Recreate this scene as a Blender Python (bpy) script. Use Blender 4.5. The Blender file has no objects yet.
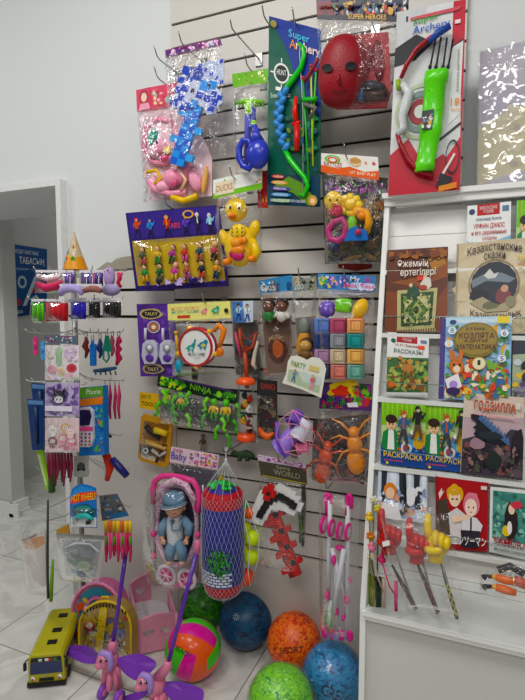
import bpy, math, random
from mathutils import Vector, Matrix, noise
# ---------------------------------------------------------------- camera model (525x700 photograph)
F=505.0; TH=math.atan(505/1202); PT=math.atan(.085); DC=2.0; HC=1.525
CAM=Vector((0,-DC,HC))
FW=Vector((-math.sin(TH)*math.cos(PT),math.cos(TH)*math.cos(PT),-math.sin(PT)))
RT=Vector((math.cos(TH),math.sin(TH),0))
UP=Vector((-math.sin(TH)*math.sin(PT),math.cos(TH)*math.sin(PT),math.cos(PT)))
def ray(u,v): return FW+RT*((u-262.5)/F)+UP*((350-v)/F)
class Pl:
    """a real plane of the shop: point + normal facing the viewer; at(u,v) is the place on it"""
    def __init__(s,p,n): s.p=Vector(p); s.n=Vector(n).normalized()
    def at(s,u,v,off=0.0):
        r=ray(u,v); q=s.p+s.n*off
        t=(q-CAM).dot(s.n)/r.dot(s.n)
        return CAM+r*t
def YP(y): return Pl((0,y,0),(0,-1,0))
def YawP(u,v,y,deg):
    a=math.radians(deg); p=YP(y).at(u,v); return Pl(p,(math.sin(a),-math.cos(a),0))
def P(u,v,y): return YP(y).at(u,v)
def G(u,v,z=0.0): return Pl((0,0,z),(0,0,1)).at(u,v)
def S(u,v,y): return (P(u,v,y)-CAM).dot(FW)/F
def Sp(p): return (p-CAM).dot(FW)/F
BP=Pl((0,-.48,.58),(0,-1,.235))          # leaning face of the book rack
# ---------------------------------------------------------------- materials
MC={}
def lin(c): return c/12.92 if c<=.04045 else ((c+.055)/1.055)**2.4
SAT=1.1
def rgb(h):
    h=h.lstrip('#'); c=[lin(int(h[i:i+2],16)/255) for i in (0,2,4)]; g=.25*c[0]+.6*c[1]+.15*c[2]
    return tuple(min(1,max(.002,g+(x-g)*SAT)) for x in c)+(1,)
def M(h,rough=.4,metal=0,emit=0,coat=0,var=.13,bump=0,bscale=80,sub=0,alpha=1):
    k=(h,rough,metal,emit,coat,var,bump,bscale,sub,alpha)
    if k in MC: return MC[k]
    m=bpy.data.materials.new('paint_'+h.strip('#')); m.use_nodes=True; nt=m.node_tree; b=nt.nodes['Principled BSDF']
    c=rgb(h)
    if var>0:
        tc=nt.nodes.new('ShaderNodeTexCoord'); nz=nt.nodes.new('ShaderNodeTexNoise'); nz.inputs['Scale'].default_value=45; nz.inputs['Detail'].default_value=5
        mx=nt.nodes.new('ShaderNodeMix'); mx.data_type='RGBA'
        nt.links.new(tc.outputs['Object'],nz.inputs['Vector']); nt.links.new(nz.outputs['Fac'],mx.inputs[0])
        mx.inputs[6].default_value=tuple(x*(1-var) for x in c[:3])+(1,); mx.inputs[7].default_value=tuple(min(1,x*(1+var)) for x in c[:3])+(1,)
        nt.links.new(mx.outputs[2],b.inputs['Base Color'])
    else: b.inputs['Base Color'].default_value=c
    b.inputs['Roughness'].default_value=rough; b.inputs['Metallic'].default_value=metal; b.inputs['Specular IOR Level'].default_value=.32
    b.inputs['Coat Weight'].default_value=coat; b.inputs['Coat Roughness'].default_value=.08
    if bump:
        tc=nt.nodes.new('ShaderNodeTexCoord'); nz=nt.nodes.new('ShaderNodeTexNoise'); nz.inputs['Scale'].default_value=bscale
        bp=nt.nodes.new('ShaderNodeBump'); bp.inputs['Strength'].default_value=bump; bp.inputs['Distance'].default_value=.004
        nt.links.new(tc.outputs['Object'],nz.inputs['Vector']); nt.links.new(nz.outputs['Fac'],bp.inputs['Height']); nt.links.new(bp.outputs['Normal'],b.inputs['Normal'])
    if emit:
        b.inputs['Emission Color'].default_value=c; b.inputs['Emission Strength'].default_value=emit
    MC[k]=m; return m
def film(name='clear_film',tint='#ffffff',gloss=.02,bump=.35,scale=30,rough=.06,haze=.0):
    k=(name,tint,gloss,bump,scale,rough,haze)
    if k in MC: return MC[k]
    m=bpy.data.materials.new(name); m.use_nodes=True; nt=m.node_tree; nt.nodes.clear()
    o=nt.nodes.new('ShaderNodeOutputMaterial'); t=nt.nodes.new('ShaderNodeBsdfTransparent'); t.inputs[0].default_value=rgb(tint)
    g=nt.nodes.new('ShaderNodeBsdfGlossy'); g.inputs['Roughness'].default_value=rough; g.inputs[0].default_value=(1,1,1,1)
    fr=nt.nodes.new('ShaderNodeFresnel'); fr.inputs[0].default_value=1.3
    ad=nt.nodes.new('ShaderNodeMath'); ad.operation='MULTIPLY_ADD'; ad.inputs[1].default_value=.45; ad.inputs[2].default_value=gloss
    tc=nt.nodes.new('ShaderNodeTexCoord'); nz=nt.nodes.new('ShaderNodeTexNoise'); nz.inputs['Scale'].default_value=scale; nz.inputs['Detail'].default_value=2; nz.inputs['Distortion'].default_value=1.2
    bp=nt.nodes.new('ShaderNodeBump'); bp.inputs['Strength'].default_value=bump; bp.inputs['Distance'].default_value=.01
    L=nt.links.new
    L(tc.outputs['Object'],nz.inputs['Vector']); L(nz.outputs['Fac'],bp.inputs['Height']); L(bp.outputs['Normal'],g.inputs['Normal']); L(bp.outputs['Normal'],fr.inputs['Normal'])
    L(fr.outputs[0],ad.inputs[0])
    mx=nt.nodes.new('ShaderNodeMixShader'); L(ad.outputs[0],mx.inputs[0]); L(t.outputs[0],mx.inputs[1]); L(g.outputs[0],mx.inputs[2])
    if haze>0:
        d=nt.nodes.new('ShaderNodeBsdfDiffuse'); d.inputs[0].default_value=(.9,.9,.92,1)
        m2=nt.nodes.new('ShaderNodeMixShader'); m2.inputs[0].default_value=haze; L(mx.outputs[0],m2.inputs[1]); L(d.outputs[0],m2.inputs[2]); L(m2.outputs[0],o.inputs[0])
    else: L(mx.outputs[0],o.inputs[0])
    MC[k]=m; return m
def mottle(name,cols,scale,rough=.4,stretch=(1,1,1),coat=0,dist=1.5):
    """procedural marbled surface from a colour list"""
    m=bpy.data.materials.new(name); m.use_nodes=True; nt=m.node_tree; b=nt.nodes['Principled BSDF']; L=nt.links.new
    tc=nt.nodes.new('ShaderNodeTexCoord'); mp=nt.nodes.new('ShaderNodeMapping'); mp.inputs['Scale'].default_value=stretch
    nz=nt.nodes.new('ShaderNodeTexNoise'); nz.inputs['Scale'].default_value=scale; nz.inputs['Detail'].default_value=5; nz.inputs['Distortion'].default_value=dist
    cr=nt.nodes.new('ShaderNodeValToRGB'); e=cr.color_ramp.elements
    n=len(cols)
    e[0].position=.3; e[0].color=rgb(cols[0]); e[1].position=.7; e[1].color=rgb(cols[-1])
    for i in range(1,n-1):
        x=e.new(.3+.4*i/(n-1)); x.color=rgb(cols[i])
    L(tc.outputs['Object'],mp.inputs[0]); L(mp.outputs[0],nz.inputs['Vector']); L(nz.outputs['Fac'],cr.inputs[0]); L(cr.outputs[0],b.inputs['Base Color'])
    b.inputs['Roughness'].default_value=rough; b.inputs['Coat Weight'].default_value=coat
    return m
CLEAR=film(); CRINK=film('crinkled_film',gloss=.03,bump=.9,scale=34,rough=.07,haze=.015); HAZY=film('hazy_film',gloss=.03,bump=.5,scale=35,haze=.12)
ACR=film('acrylic',tint='#fcfdfd',gloss=.0,bump=0,rough=.02)
STEEL=M('#9a9a98',.28,1,var=0); WIRE=M('#c9c9c6',.3,.9,var=0); BLACK=M('#16161a'); WHITE=M('#e8e8e6')
# ---------------------------------------------------------------- mesh builder
_tc={}
def text_mesh(s):
    if s in _tc: return _tc[s]
    c=bpy.data.curves.new('t','FONT'); c.body=s; c.resolution_u=2; c.offset=.005
    o=bpy.data.objects.new('t',c); bpy.context.scene.collection.objects.link(o)
    dg=bpy.context.evaluated_depsgraph_get(); dg.update(); me=o.evaluated_get(dg).to_mesh()
    vs=[(v.co.x,v.co.y) for v in me.vertices]; fs=[tuple(p.vertices) for p in me.polygons]
    o.evaluated_get(dg).to_mesh_clear(); bpy.data.objects.remove(o); bpy.data.curves.remove(c)
    if vs:
        x0=min(v[0] for v in vs);x1=max(v[0] for v in vs);y0=min(v[1] for v in vs);y1=max(v[1] for v in vs)
        vs=[((x-x0)/max(1e-6,x1-x0),1-(y-y0)/max(1e-6,y1-y0)) for x,y in vs]
    _tc[s]=(vs,fs); return _tc[s]
LOC={}
SC=bpy.context.scene.collection
class B:
    def __init__(s): s.v=[]; s.f=[]; s.m=[]; s.sm=[]; s.mats=[]
    def mi(s,m):
        if isinstance(m,str): m=M(m)
        if m not in s.mats: s.mats.append(m)
        return s.mats.index(m)
    def add(s,vs,fs,m,smooth=False):
        o=len(s.v); s.v+= [Vector(v) for v in vs]; k=s.mi(m)
        for f in fs: s.f.append(tuple(o+i for i in f)); s.m.append(k); s.sm.append(smooth)
        return s
    def poly(s,pts,m): return s.add(pts,[tuple(range(len(pts)))],m)
    def slab(s,front,back,m):
        n=len(front); fs=[tuple(range(n)),tuple(range(2*n-1,n-1,-1))]+[(i,n+i,n+(i+1)%n,(i+1)%n) for i in range(n)]
        return s.add(list(front)+list(back),fs,m)
    def pslab(s,pl,pts,o0,o1,m):
        """outline in the picture -> solid plate lying on plane pl between offsets o0 (back) and o1 (front), straight sides"""
        fr=[pl.at(u,v,o1) for u,v in pts]; bk=[p-pl.n*(o1-o0) for p in fr]
        return s.slab(fr,bk,m)
    def box(s,c,d,m,rot=None):
        c=Vector(c); x,y,z=[a/2 for a in d]
        vs=[Vector((i*x,j*y,k*z)) for i in(-1,1) for j in(-1,1) for k in(-1,1)]
        if rot is not None: vs=[rot@v for v in vs]
        return s.add([c+v for v in vs],[(0,1,3,2),(4,6,7,5),(0,4,5,1),(2,3,7,6),(0,2,6,4),(1,5,7,3)],m)
    def rbox(s,c,d,r,m,rot=None,n=3):
        """rounded box: superellipsoid-like"""
        c=Vector(c); h=[a/2 for a in d]; r=min(r,*h); vs=[];fs=[]
        K=4*n; 
        rows=[]
        for i in range(2*n+2):
            a=-math.pi/2+math.pi*(min(i,n) if i<=n else i-1)/(2*n); top=i>n
            row=[]
            for q in range(4):
                for j in range(n+1):
                    b=math.pi/2*q+math.pi/2*j/n
                    sx=1 if q in(0,3) else -1; sy=1 if q in(0,1) else -1
                    v=Vector((sx*(h[0]-r)+r*math.cos(a)*math.cos(b),sy*(h[1]-r)+r*math.cos(a)*math.sin(b),(1 if top else -1)*(h[2]-r)+r*math.sin(a)))
                    if rot is not None: v=rot@v
                    row.append(len(vs)); vs.append(c+v)
            rows.append(row)
        N=len(rows[0])
        for i in range(len(rows)-1):
            for j in range(N): fs.append((rows[i][j],rows[i][(j+1)%N],rows[i+1][(j+1)%N],rows[i+1][j]))
        fs.append(tuple(reversed(rows[0]))); fs.append(tuple(rows[-1]))
        return s.add(vs,fs,m,True)
    def ell(s,c,r,m,rot=None,seg=14,rings=9,fn=None):
        c=Vector(c); 
        if not hasattr(r,'__len__'): r=(r,r,r)
        vs=[];fs=[]
        for i in range(rings+1):
            a=-math.pi/2+math.pi*i/rings
            for j in range(seg):
                b=2*math.pi*j/seg; v=Vector((r[0]*math.cos(a)*math.cos(b),r[1]*math.cos(a)*math.sin(b),r[2]*math.sin(a)))
                if fn: v=v*fn(a,b)
                if rot is not None: v=rot@v
                vs.append(c+v)
        for i in range(rings):
            for j in range(seg): fs.append((i*seg+j,i*seg+(j+1)%seg,(i+1)*seg+(j+1)%seg,(i+1)*seg+j))
        return s.add(vs,fs,m,True)
    def tube(s,pts,r,m,seg=8,closed=False,caps=True,smooth=True,ovl=None):
        pts=[Vector(p) for p in pts]; n=len(pts)
        if not hasattr(r,'__len__'): r=[r]*n
        vs=[];fs=[]; up=None
        for i in range(n):
            a=pts[(i-1)%n] if (closed or i>0) else pts[i]; b=pts[(i+1)%n] if (closed or i<n-1) else pts[i]
            t=(b-a); t=t.normalized() if t.length>1e-9 else Vector((0,0,1))
            if up is None: up=Vector((0,0,1)) if abs(t.z)<.9 else Vector((1,0,0))
            x=t.cross(up); x=x.normalized() if x.length>1e-6 else t.orthogonal().normalized(); y=x.cross(t).normalized(); up=y
            for j in range(seg):
                q=2*math.pi*j/seg; k=ovl if ovl else 1
                vs.append(pts[i]+x*math.cos(q)*r[i]+y*math.sin(q)*r[i]*k)
        for i in range(n if closed else n-1):
            i2=(i+1)%n
            for j in range(seg): fs.append((i*seg+j,i*seg+(j+1)%seg,i2*seg+(j+1)%seg,i2*seg+j))
        if caps and not closed: fs.append(tuple(reversed(range(seg)))); fs.append(tuple(range((n-1)*seg,n*seg)))
        return s.add(vs,fs,m,smooth)
    def cyl(s,a,b,r,m,seg=16,r2=None): return s.tube([a,b],[r,r if r2 is None else r2],m,seg,smooth=seg>8)
    def lathe(s,prof,m,seg=24,c=(0,0,0),rot=None):
        c=Vector(c);vs=[];fs=[]
        for r,z in prof:
            for j in range(seg):
                v=Vector((r*math.cos(2*math.pi*j/seg),r*math.sin(2*math.pi*j/seg),z))
                if rot is not None: v=rot@v
                vs.append(c+v)
        for i in range(len(prof)-1):
            for j in range(seg): fs.append((i*seg+j,i*seg+(j+1)%seg,(i+1)*seg+(j+1)%seg,(i+1)*seg+j))
        return s.add(vs,fs,m,True)
    # picture-traced helpers at a real depth y
    def E(s,u,v,y,ru,rv,rd=None,m=None,tilt=0):
        c=P(u,v,y); k=Sp(c); rd=(min(ru,rv) if rd is None else rd)
        return s.ell(c,(ru*k,rd*k,rv*k),m,Matrix.Rotation(math.radians(tilt),3,'Y'))
    def T(s,pts,y,r,m,seg=8,closed=False,ovl=None):
        """tube through picture points; y a number or one per point; r in pixels"""
        n=len(pts); ys=y if hasattr(y,'__len__') else [y]*n; rs=r if hasattr(r,'__len__') else [r]*n
        p=[P(u,v,yy) for (u,v),yy in zip(pts,ys)]
        return s.tube(p,[a*Sp(q) for a,q in zip(rs,p)],m,seg,closed,ovl=ovl)
    def sheet(s,pl,quad,o,m,amp=.006,nu=14,nv=18,seed=0,thick=0.0,freq=18,edge=True):
        """crumpled film stretched over a quad"""
        vs=[];fs=[]
        for j in range(nv+1):
            for i in range(nu+1):
                a=i/nu;b=j/nv; q=bil(quad,a,b); w=(4*a*(1-a)*4*b*(1-b))**.4 if edge else 1
                p=pl.at(q[0],q[1],o); nn=noise.noise(p*freq+Vector((seed*3.1,0,seed)))+.5*noise.noise(p*freq*2.7+Vector((0,seed,0)))
                vs.append(p+pl.n*(nn*amp*w+thick*w)+Vector((nn*amp*.4,0,nn*amp*.3)))
        for j in range(nv):
            for i in range(nu): k=j*(nu+1)+i; fs.append((k,k+1,k+nu+2,k+nu+1))
        return s.add(vs,fs,m,True)
    def bag(s,pl,quad,m=None,o0=-.012,o1=.03,amp=.007,seed=0,nu=14,nv=18,freq=18):
        m=m or CRINK
        s.sheet(pl,quad,0,m,amp,nu,nv,seed,thick=o1,freq=freq); 
        return s
    def obj(s,name,parent=None,label=None,cat=None,group=None,kind=None,loc=None,bev=0,sub=0):
        me=bpy.data.meshes.new(name)
        if loc is None:
            if parent is not None: L=LOC[parent.name]
            else:
                xs=[v.x for v in s.v];ys=[v.y for v in s.v];zs=[v.z for v in s.v]; L=Vector(((min(xs)+max(xs))/2,(min(ys)+max(ys))/2,min(zs)))
        else: L=Vector(loc)
        me.from_pydata([tuple(v-L) for v in s.v],[],s.f)
        for m in s.mats: me.materials.append(m)
        me.polygons.foreach_set('material_index',s.m); me.polygons.foreach_set('use_smooth',s.sm); me.update()
        o=bpy.data.objects.new(name,me); SC.objects.link(o)
        if parent is not None:
            o.parent=parent; o.location=L-LOC[parent.name]
        else: o.location=L
        LOC[o.name]=L
        if bev:
            b=o.modifiers.new('b','BEVEL'); b.width=bev; b.segments=2; b.limit_method='ANGLE'
        if sub:
            b=o.modifiers.new('s','SUBSURF'); b.levels=sub; b.render_levels=sub
        tag(o,label,cat,group,kind); return o
def tag(o,label=None,cat=None,group=None,kind=None):
    if label: o['label']=label
    if cat: o['category']=cat
    if group: o['group']=group
    if kind: o['kind']=kind
    return o
def thing(name,loc,label,cat,group=None):
    o=bpy.data.objects.new(name,None); o.empty_display_size=.02; SC.objects.link(o); o.location=Vector(loc); LOC[o.name]=Vector(loc)
    return tag(o,label,cat,group)
def bil(q,a,b):
    (x0,y0),(x1,y1),(x2,y2),(x3,y3)=q
    return (x0*(1-a)*(1-b)+x1*a*(1-b)+x2*a*b+x3*(1-a)*b, y0*(1-a)*(1-b)+y1*a*(1-b)+y2*a*b+y3*(1-a)*b)
def R4(x0,y0,x1,y1): return [(x0,y0),(x1,y0),(x1,y1),(x0,y1)]
class Card:
    """printed flat thing: coordinates s,t in 0..1 from its top left; layer stacks prints 0.35 mm apart"""
    def __init__(s,b,pl,quad,mat='#ffffff',thick=.002,base=True,front=0.0):
        s.b=b; s.pl=pl; s.q=quad; s.l=0; s.front=front
        if base: b.pslab(pl,quad,front-thick,front,mat if not isinstance(mat,str) else M(mat,.35))
        w=math.dist(quad[0],quad[1]); h=math.dist(quad[0],quad[3]); s.asp=w/h
    def pt(s,a,b,l=None):
        u,v=bil(s.q,a,b); return s.pl.at(u,v,s.front+.00035*(s.l if l is None else l))
    def poly(s,pts,m,l=None):
        if l is None: s.l+=1
        s.b.poly([s.pt(a,b,l) for a,b in pts],m if not isinstance(m,str) else M(m,.35)); return s
    def rect(s,x0,y0,x1,y1,m,l=None): return s.poly([(x0,y0),(x1,y0),(x1,y1),(x0,y1)],m,l)
    def el(s,x,y,rx,ry,m,l=None,n=14,a0=0,a1=360,wob=0,seed=0):
        rg=random.Random(seed); pts=[]
        for i in range(n):
            a=math.radians(a0+(a1-a0)*i/(n if a1-a0>=360 else n-1)); w=1+wob*(rg.random()-.5); pts.append((x+rx*math.cos(a)*w,y+ry*math.sin(a)*w))
        return s.poly(pts,m,l)
    def text(s,tx,x0,y0,x1,y1,m,l=None,skew=0,arc=0):
        vs,fs=text_mesh(tx)
        if not vs: return s
        if l is None: s.l+=1
        s.b.add([s.pt(x0+(x1-x0)*a, y0+(y1-y0)*b+skew*(a-.5)+arc*(4*(a-.5)**2-1),l) for a,b in vs],fs,m if not isinstance(m,str) else M(m,.35)); return s
    def ring(s,x,y,rx,ry,w,m,n=24):
        s.l+=1
        for i in range(n):
            a=2*math.pi*i/n;b=2*math.pi*(i+1)/n
            s.b.poly([s.pt(x+rx*k*math.cos(c),y+ry*k*math.sin(c)) for c,k in((a,1),(b,1),(b,1-w),(a,1-w))],m if not isinstance(m,str) else M(m,.35))
        return s
    def blobs(s,x0,y0,x1,y1,n,pal,seed=0,r=(.03,.1),asp=None):
        rg=random.Random(seed); asp=asp or s.asp
        n2=int(n*2.2)
        for i in range(n2):
            f=1.15-.75*i/n2
            x=rg.uniform(x0,x1); y=rg.uniform(y0,y1); rr=rg.uniform(*r)*f; rx=rr*rg.uniform(.5,1.2); ry=rr*asp*rg.uniform(.5,1.3)
            rx=min(rx,(x1-x0)/2.05); ry=min(ry,(y1-y0)/2.05); x=min(max(x,x0+rx),x1-rx); y=min(max(y,y0+ry),y1-ry)
            if i%8==0: s.l+=1
            s.el(x,y,rx,ry,rg.choice(pal),n=9,wob=.8,seed=rg.random(),l=s.l+.12*(i%8))
        s.l+=1; return s
    def person(s,x,y,h,hair,skin,top,leg):
        """small printed generic person in mid-stride; x centre, y top of head"""
        w=h/s.asp*(.22 if s.asp>2 else .17)
        s.poly([(x-w*.45,y+h*.52),(x+w*.45,y+h*.52),(x+w*.8,y+h*.8),(x+w*.9,y+h),(x+w*.4,y+h),(x+w*.1,y+h*.7),(x-w*.3,y+h*.8),(x-w*.6,y+h),(x-w*1.05,y+h),(x-w*.7,y+h*.76)],leg)
        s.poly([(x-w*.5,y+h*.2),(x,y+h*.17),(x+w*.5,y+h*.2),(x+w*.9,y+h*.28),(x+w*1.35,y+h*.16),(x+w*1.5,y+h*.2),(x+w*.95,y+h*.4),(x+w*.5,y+h*.36),(x+w*.45,y+h*.56),(x-w*.45,y+h*.56),(x-w*.5,y+h*.36),(x-w*.9,y+h*.5),(x-w*1.15,y+h*.47),(x-w*.85,y+h*.28)],top)
        s.poly([(x-w*.12,y+h*.2),(x+w*.12,y+h*.2),(x+w*.16,y+h*.52),(x-w*.16,y+h*.52)],skin if int(top[1:],16)%2 else hair)
        s.el(x,y+h*.09,w*.58,h*.105,hair,n=12,wob=.35,seed=x); s.el(x+w*.05,y+h*.115,w*.36,h*.07,skin,n=10)
        s.poly([(x-w*.4,y+h*.06),(x-w*.1,y+h*.03),(x+w*.4,y+h*.05),(x+w*.15,y+h*.085),(x-w*.3,y+h*.11)],hair)
        s.el(x-w*.08,y+h*.118,w*.05,h*.011,'#202020',n=6); s.el(x+w*.18,y+h*.118,w*.05,h*.011,'#202020',l=s.l,n=6)
        return s
def copy_tree(o,loc,rotz=None,parent=None):
    c=o.copy(); SC.objects.link(c)
    if parent is not None: c.parent=parent
    else:
        c.location=loc
        if rotz is not None: c.rotation_euler=(0,0,rotz)
        LOC[c.name]=Vector(loc)
    for ch in list(o.children): copy_tree(ch,None,None,c)
    return c
# ================================================================ setting
def tile_mat():
    m=bpy.data.materials.new('floor_tiles'); m.use_nodes=True; nt=m.node_tree; b=nt.nodes['Principled BSDF']; L=nt.links.new; N=nt.nodes.new
    g=N('ShaderNodeNewGeometry'); sp=N('ShaderNodeSeparateXYZ'); L(g.outputs['Position'],sp.inputs[0])
    def mth(op,a,bv=None):
        n=N('ShaderNodeMath'); n.operation=op
        for i,x in enumerate((a,bv)):
            if x is None: continue
            if isinstance(x,(int,float)): n.inputs[i].default_value=x
            else: L(x,n.inputs[i])
        return n.outputs[0]
    ls=[]; cells=[]
    for ax,off in(('X',2.015),('Y',.46)):
        t=mth('DIVIDE',mth('ADD',sp.outputs[ax],off+6),.6); f=mth('FRACT',t); cells.append(mth('FLOOR',t))
        d=mth('MINIMUM',f,mth('SUBTRACT',1,f)); ls.append(mth('LESS_THAN',d,.0035))
    line=mth('MAXIMUM',ls[0],ls[1])
    cb=N('ShaderNodeCombineXYZ'); L(cells[0],cb.inputs[0]); L(cells[1],cb.inputs[1])
    vm=N('ShaderNodeVectorMath'); vm.operation='MULTIPLY_ADD'; L(cb.outputs[0],vm.inputs[0]); vm.inputs[1].default_value=(3.7,5.1,0); L(g.outputs['Position'],vm.inputs[2])
    nz=N('ShaderNodeTexNoise'); nz.inputs['Scale'].default_value=2.4; nz.inputs['Detail'].default_value=7; nz.inputs['Distortion'].default_value=1.6; L(vm.outputs[0],nz.inputs['Vector'])
    cr=N('ShaderNodeValToRGB'); e=cr.color_ramp.elements; e[0].position=.25; e[0].color=rgb('#e0e0da'); e[1].position=.72; e[1].color=rgb('#e6e6e0')
    for p,c in((.42,'#cac9c3'),(.48,'#e2e2dc'),(.55,'#d2d1cb')): x=e.new(p); x.color=rgb(c)
    L(nz.outputs['Fac'],cr.inputs[0])
    mx=N('ShaderNodeMix'); mx.data_type='RGBA'; L(line,mx.inputs[0]); L(cr.outputs[0],mx.inputs[6]); mx.inputs[7].default_value=rgb('#6d6a66'); L(mx.outputs[2],b.inputs['Base Color'])
    b.inputs['Roughness'].default_value=.28; return m
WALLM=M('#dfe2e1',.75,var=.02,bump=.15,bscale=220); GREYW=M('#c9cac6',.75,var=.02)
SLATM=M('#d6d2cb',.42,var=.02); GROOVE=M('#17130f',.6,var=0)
B().box((-1.4,-.5,-.025),(9,7,.05),tile_mat()).obj('floor',kind='structure',label='light grey marbled tile floor')
B().box((.05,.11,1.75),(4.0,.18,3.5),WALLM).obj('wall_back',kind='structure',label='white painted shop wall')
B().box((-3.95,.31,2.815),(4.0,.58,1.372),WALLM).obj('wall_lintel',kind='structure',label='white wall above the wide doorway')
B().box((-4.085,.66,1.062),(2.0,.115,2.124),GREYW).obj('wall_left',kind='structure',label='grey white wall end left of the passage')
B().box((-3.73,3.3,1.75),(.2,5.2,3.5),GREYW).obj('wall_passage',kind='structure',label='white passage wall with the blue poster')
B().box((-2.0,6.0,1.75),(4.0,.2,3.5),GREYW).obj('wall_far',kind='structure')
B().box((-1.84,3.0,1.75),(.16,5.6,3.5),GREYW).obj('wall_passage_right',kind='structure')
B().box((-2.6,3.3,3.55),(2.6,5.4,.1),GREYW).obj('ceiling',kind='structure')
b=B(); b.box((-3.073,.655,.05),(.024,.15,.10),WHITE); b.box((-3.067,.655,.012),(.04,.16,.024),WHITE); b.box((-3.5,.585,.05),(1.0,.02,.1),WHITE); b.obj('baseboard_left',kind='structure')
# jamb + head trim of the doorway
b=B(); b.box((-1.935,.0,1.0795),(.03,.05,2.159),WHITE); b.obj('trim_1',kind='structure',label='thin white jamb at the right of the doorway')
b=B(); b.box((-3.031,.0,2.144),(2.16,.05,.03),WHITE); b.obj('trim_2',kind='structure',label='thin white trim above the doorway')
# slatted wall panel: boards with dark grooves between
b=B(); x0,x1=-1.277,-.06; zk=[2.76-k*.1002 for k in range(24)]
b.box(((x0+x1)/2,.014,1.62),(x1-x0,.012,3.24),GROOVE)
edges=[3.25]+[z+.0055 for z in zk]+[None]; prev=3.25
for z in zk:
    b.box(((x0+x1)/2,.004,(prev+z+.0055)/2),(x1-x0,.016,prev-z-.0055),SLATM); prev=z-.0055
b.box(((x0+x1)/2,.004,prev/2),(x1-x0,.016,prev),SLATM)
b.obj('slat_wall_panel',label='white slatted display panel covering the shop wall',cat='wall panel',loc=(x0,0,0))
# lower smooth panel left of it with two grooves and a torn top
b=B(); xa,xb=-1.925,-1.28
rows=[(1.70,1.614),(1.600,1.486),(1.472,0.0)]
b.box(((xa+xb)/2,.016,.85),(xb-xa,.008,1.69),GROOVE)
for zt,zb in rows: b.box(((xa+xb)/2,.004,(zt+zb)/2),(xb-xa,.016,zt-zb),SLATM)
b.obj('wall_panel_low',label='plain white panel with two dark grooves behind the spinner',cat='wall panel',loc=(xa,0,0))
b=B(); rg=random.Random(3); top=[];bot=[]
tp=[(96,270),(107,262),(111,263),(116,259),(118,258.5),(122,257),(131,256),(134,256)]; bt=[(134,268),(128,268),(124,270),(119,269),(113,268),(107,267),(96,273)]
b.pslab(YP(-.006),tp+bt,0,.004,M('#a59d8c',.9)); b.obj('torn_backing_strip',label='torn grey-brown backing paper left along the top of the low panel',cat='torn paper')
# blue poster on the passage wall
PW=Pl((-3.628,0,0),(1,0,0))
b=B(); q=[(13.4,244.2),(47,249.2),(47,312),(17,317)]; c=Card(b,PW,q,'#17508c',.004,front=.004)
c.text('КРЕДИТ АЛЫП ТАБЫС',-.0+.05,.06,.75,.13,'#dfe6ee'); c.text('ТАБАСЫҢ',.16,.16,.92,.28,'#f4f6f8'); c.text('рассрочка — сізге арн',.02,.31,.85,.36,'#c9d8e8')
c.l+=1; c.ring(.22,.52,.14,.09,.4,'#b9cdda'); c.ring(.62,.82,.15,.09,.4,'#b9cdda'); c.poly([(.2,.86),(.32,.86),(.72,.44),(.6,.44)],'#c4d4df')
c.el(.08,.8,.09,.05,'#a83050'); c.el(.72,.68,.2,.1,'#a83050',a0=180,a1=360); c.rect(0,.86,1,1,'#123f74'); c.text('ЮСЫ',.02,.91,.2,.96,'#dfe6ee')
b.pslab(PW,[(17,315.5),(47,311.5),(47,313),(17,318)],-.002,.006,M('#bfc3c4'))
b.obj('wall_poster',label='blue credit poster with white percent sign on the passage wall',cat='poster')
# ================================================================ book rack
XL=-.305; b=B()
RWH=M('#f2f2ef',.45,var=.02); RGR=M('#d4d4cd',.5,var=.02)
rack=thing('book_rack',(.3,-.3,0),'white leaning book rack with narrow shelves and closed grey base','book rack')
def ly(z): return -.48+(z-.58)*.235
b.slab([(XL,-.03,0),(XL,-.48,0),(XL,-.48,.58),(XL,ly(1.90),1.90),(XL,-.03,1.90)],[(XL+.018,-.03,0),(XL+.018,-.48,0),(XL+.018,-.48,.58),(XL+.018,ly(1.90),1.90),(XL+.018,-.03,1.90)],RWH); b.obj('side_panel',rack,bev=.001)
b=B(); XR=.85; b.box(((XL+XR)/2+.009,-.11,1.908),(XR-XL+.03,.17,.018),RWH); b.box(((XL+XR)/2,ly(1.9)-.004,1.895),(XR-XL,.02,.042),RWH); b.obj('top_board',rack,bev=.001)
b=B(); RP=Pl(BP.p,BP.n)
# leaning back board made of boards
dirz=Vector((0,.235,1)).normalized(); o=Vector((XL+.018,-.48,.58))-BP.n*.045; W=Vector((XR-XL-.018,0,0)); Hh=1.34
n=13
for i in range(n):
    a=o+dirz*(Hh*i/n); c_=o+dirz*(Hh*(i+1)/n-.0025)
    fr=[a,a+W,c_+W,c_]; b.slab(fr,[p-BP.n*.01 for p in fr],RWH)
a=o-BP.n*.004; fr=[a,a+W,a+W+dirz*Hh,a+dirz*Hh]; b.slab(fr,[p-BP.n*.01 for p in fr],RGR); b.obj('back_board',rack)
b=B(); b.box(((XL+XR)/2+.009,-.455,.275),(XR-XL-.018,.016,.55),RGR); b.obj('front_panel',rack,bev=.001)
b=B(); b.box(((XL+XR)/2+.009,-.46,.566),(XR-XL-.018,.06,.032),RWH); b.box(((XL+XR)/2+.009,-.492,.574),(XR-XL-.0,.01,.016),RWH); b.obj('base_rail',rack,bev=.001)
def zs(u,v): return BP.at(u,v).z
SHZ=[zs(452,269),zs(381,333),zs(379,397),zs(374,464),zs(449,549)]
for z in SHZ:
    b=B(); y=ly(z); b.box(((XL+XR)/2+.009,y+.018,z-.007),(XR-XL-.018,.062,.014),RWH); b.obj('shelf',rack,bev=.001)
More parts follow.
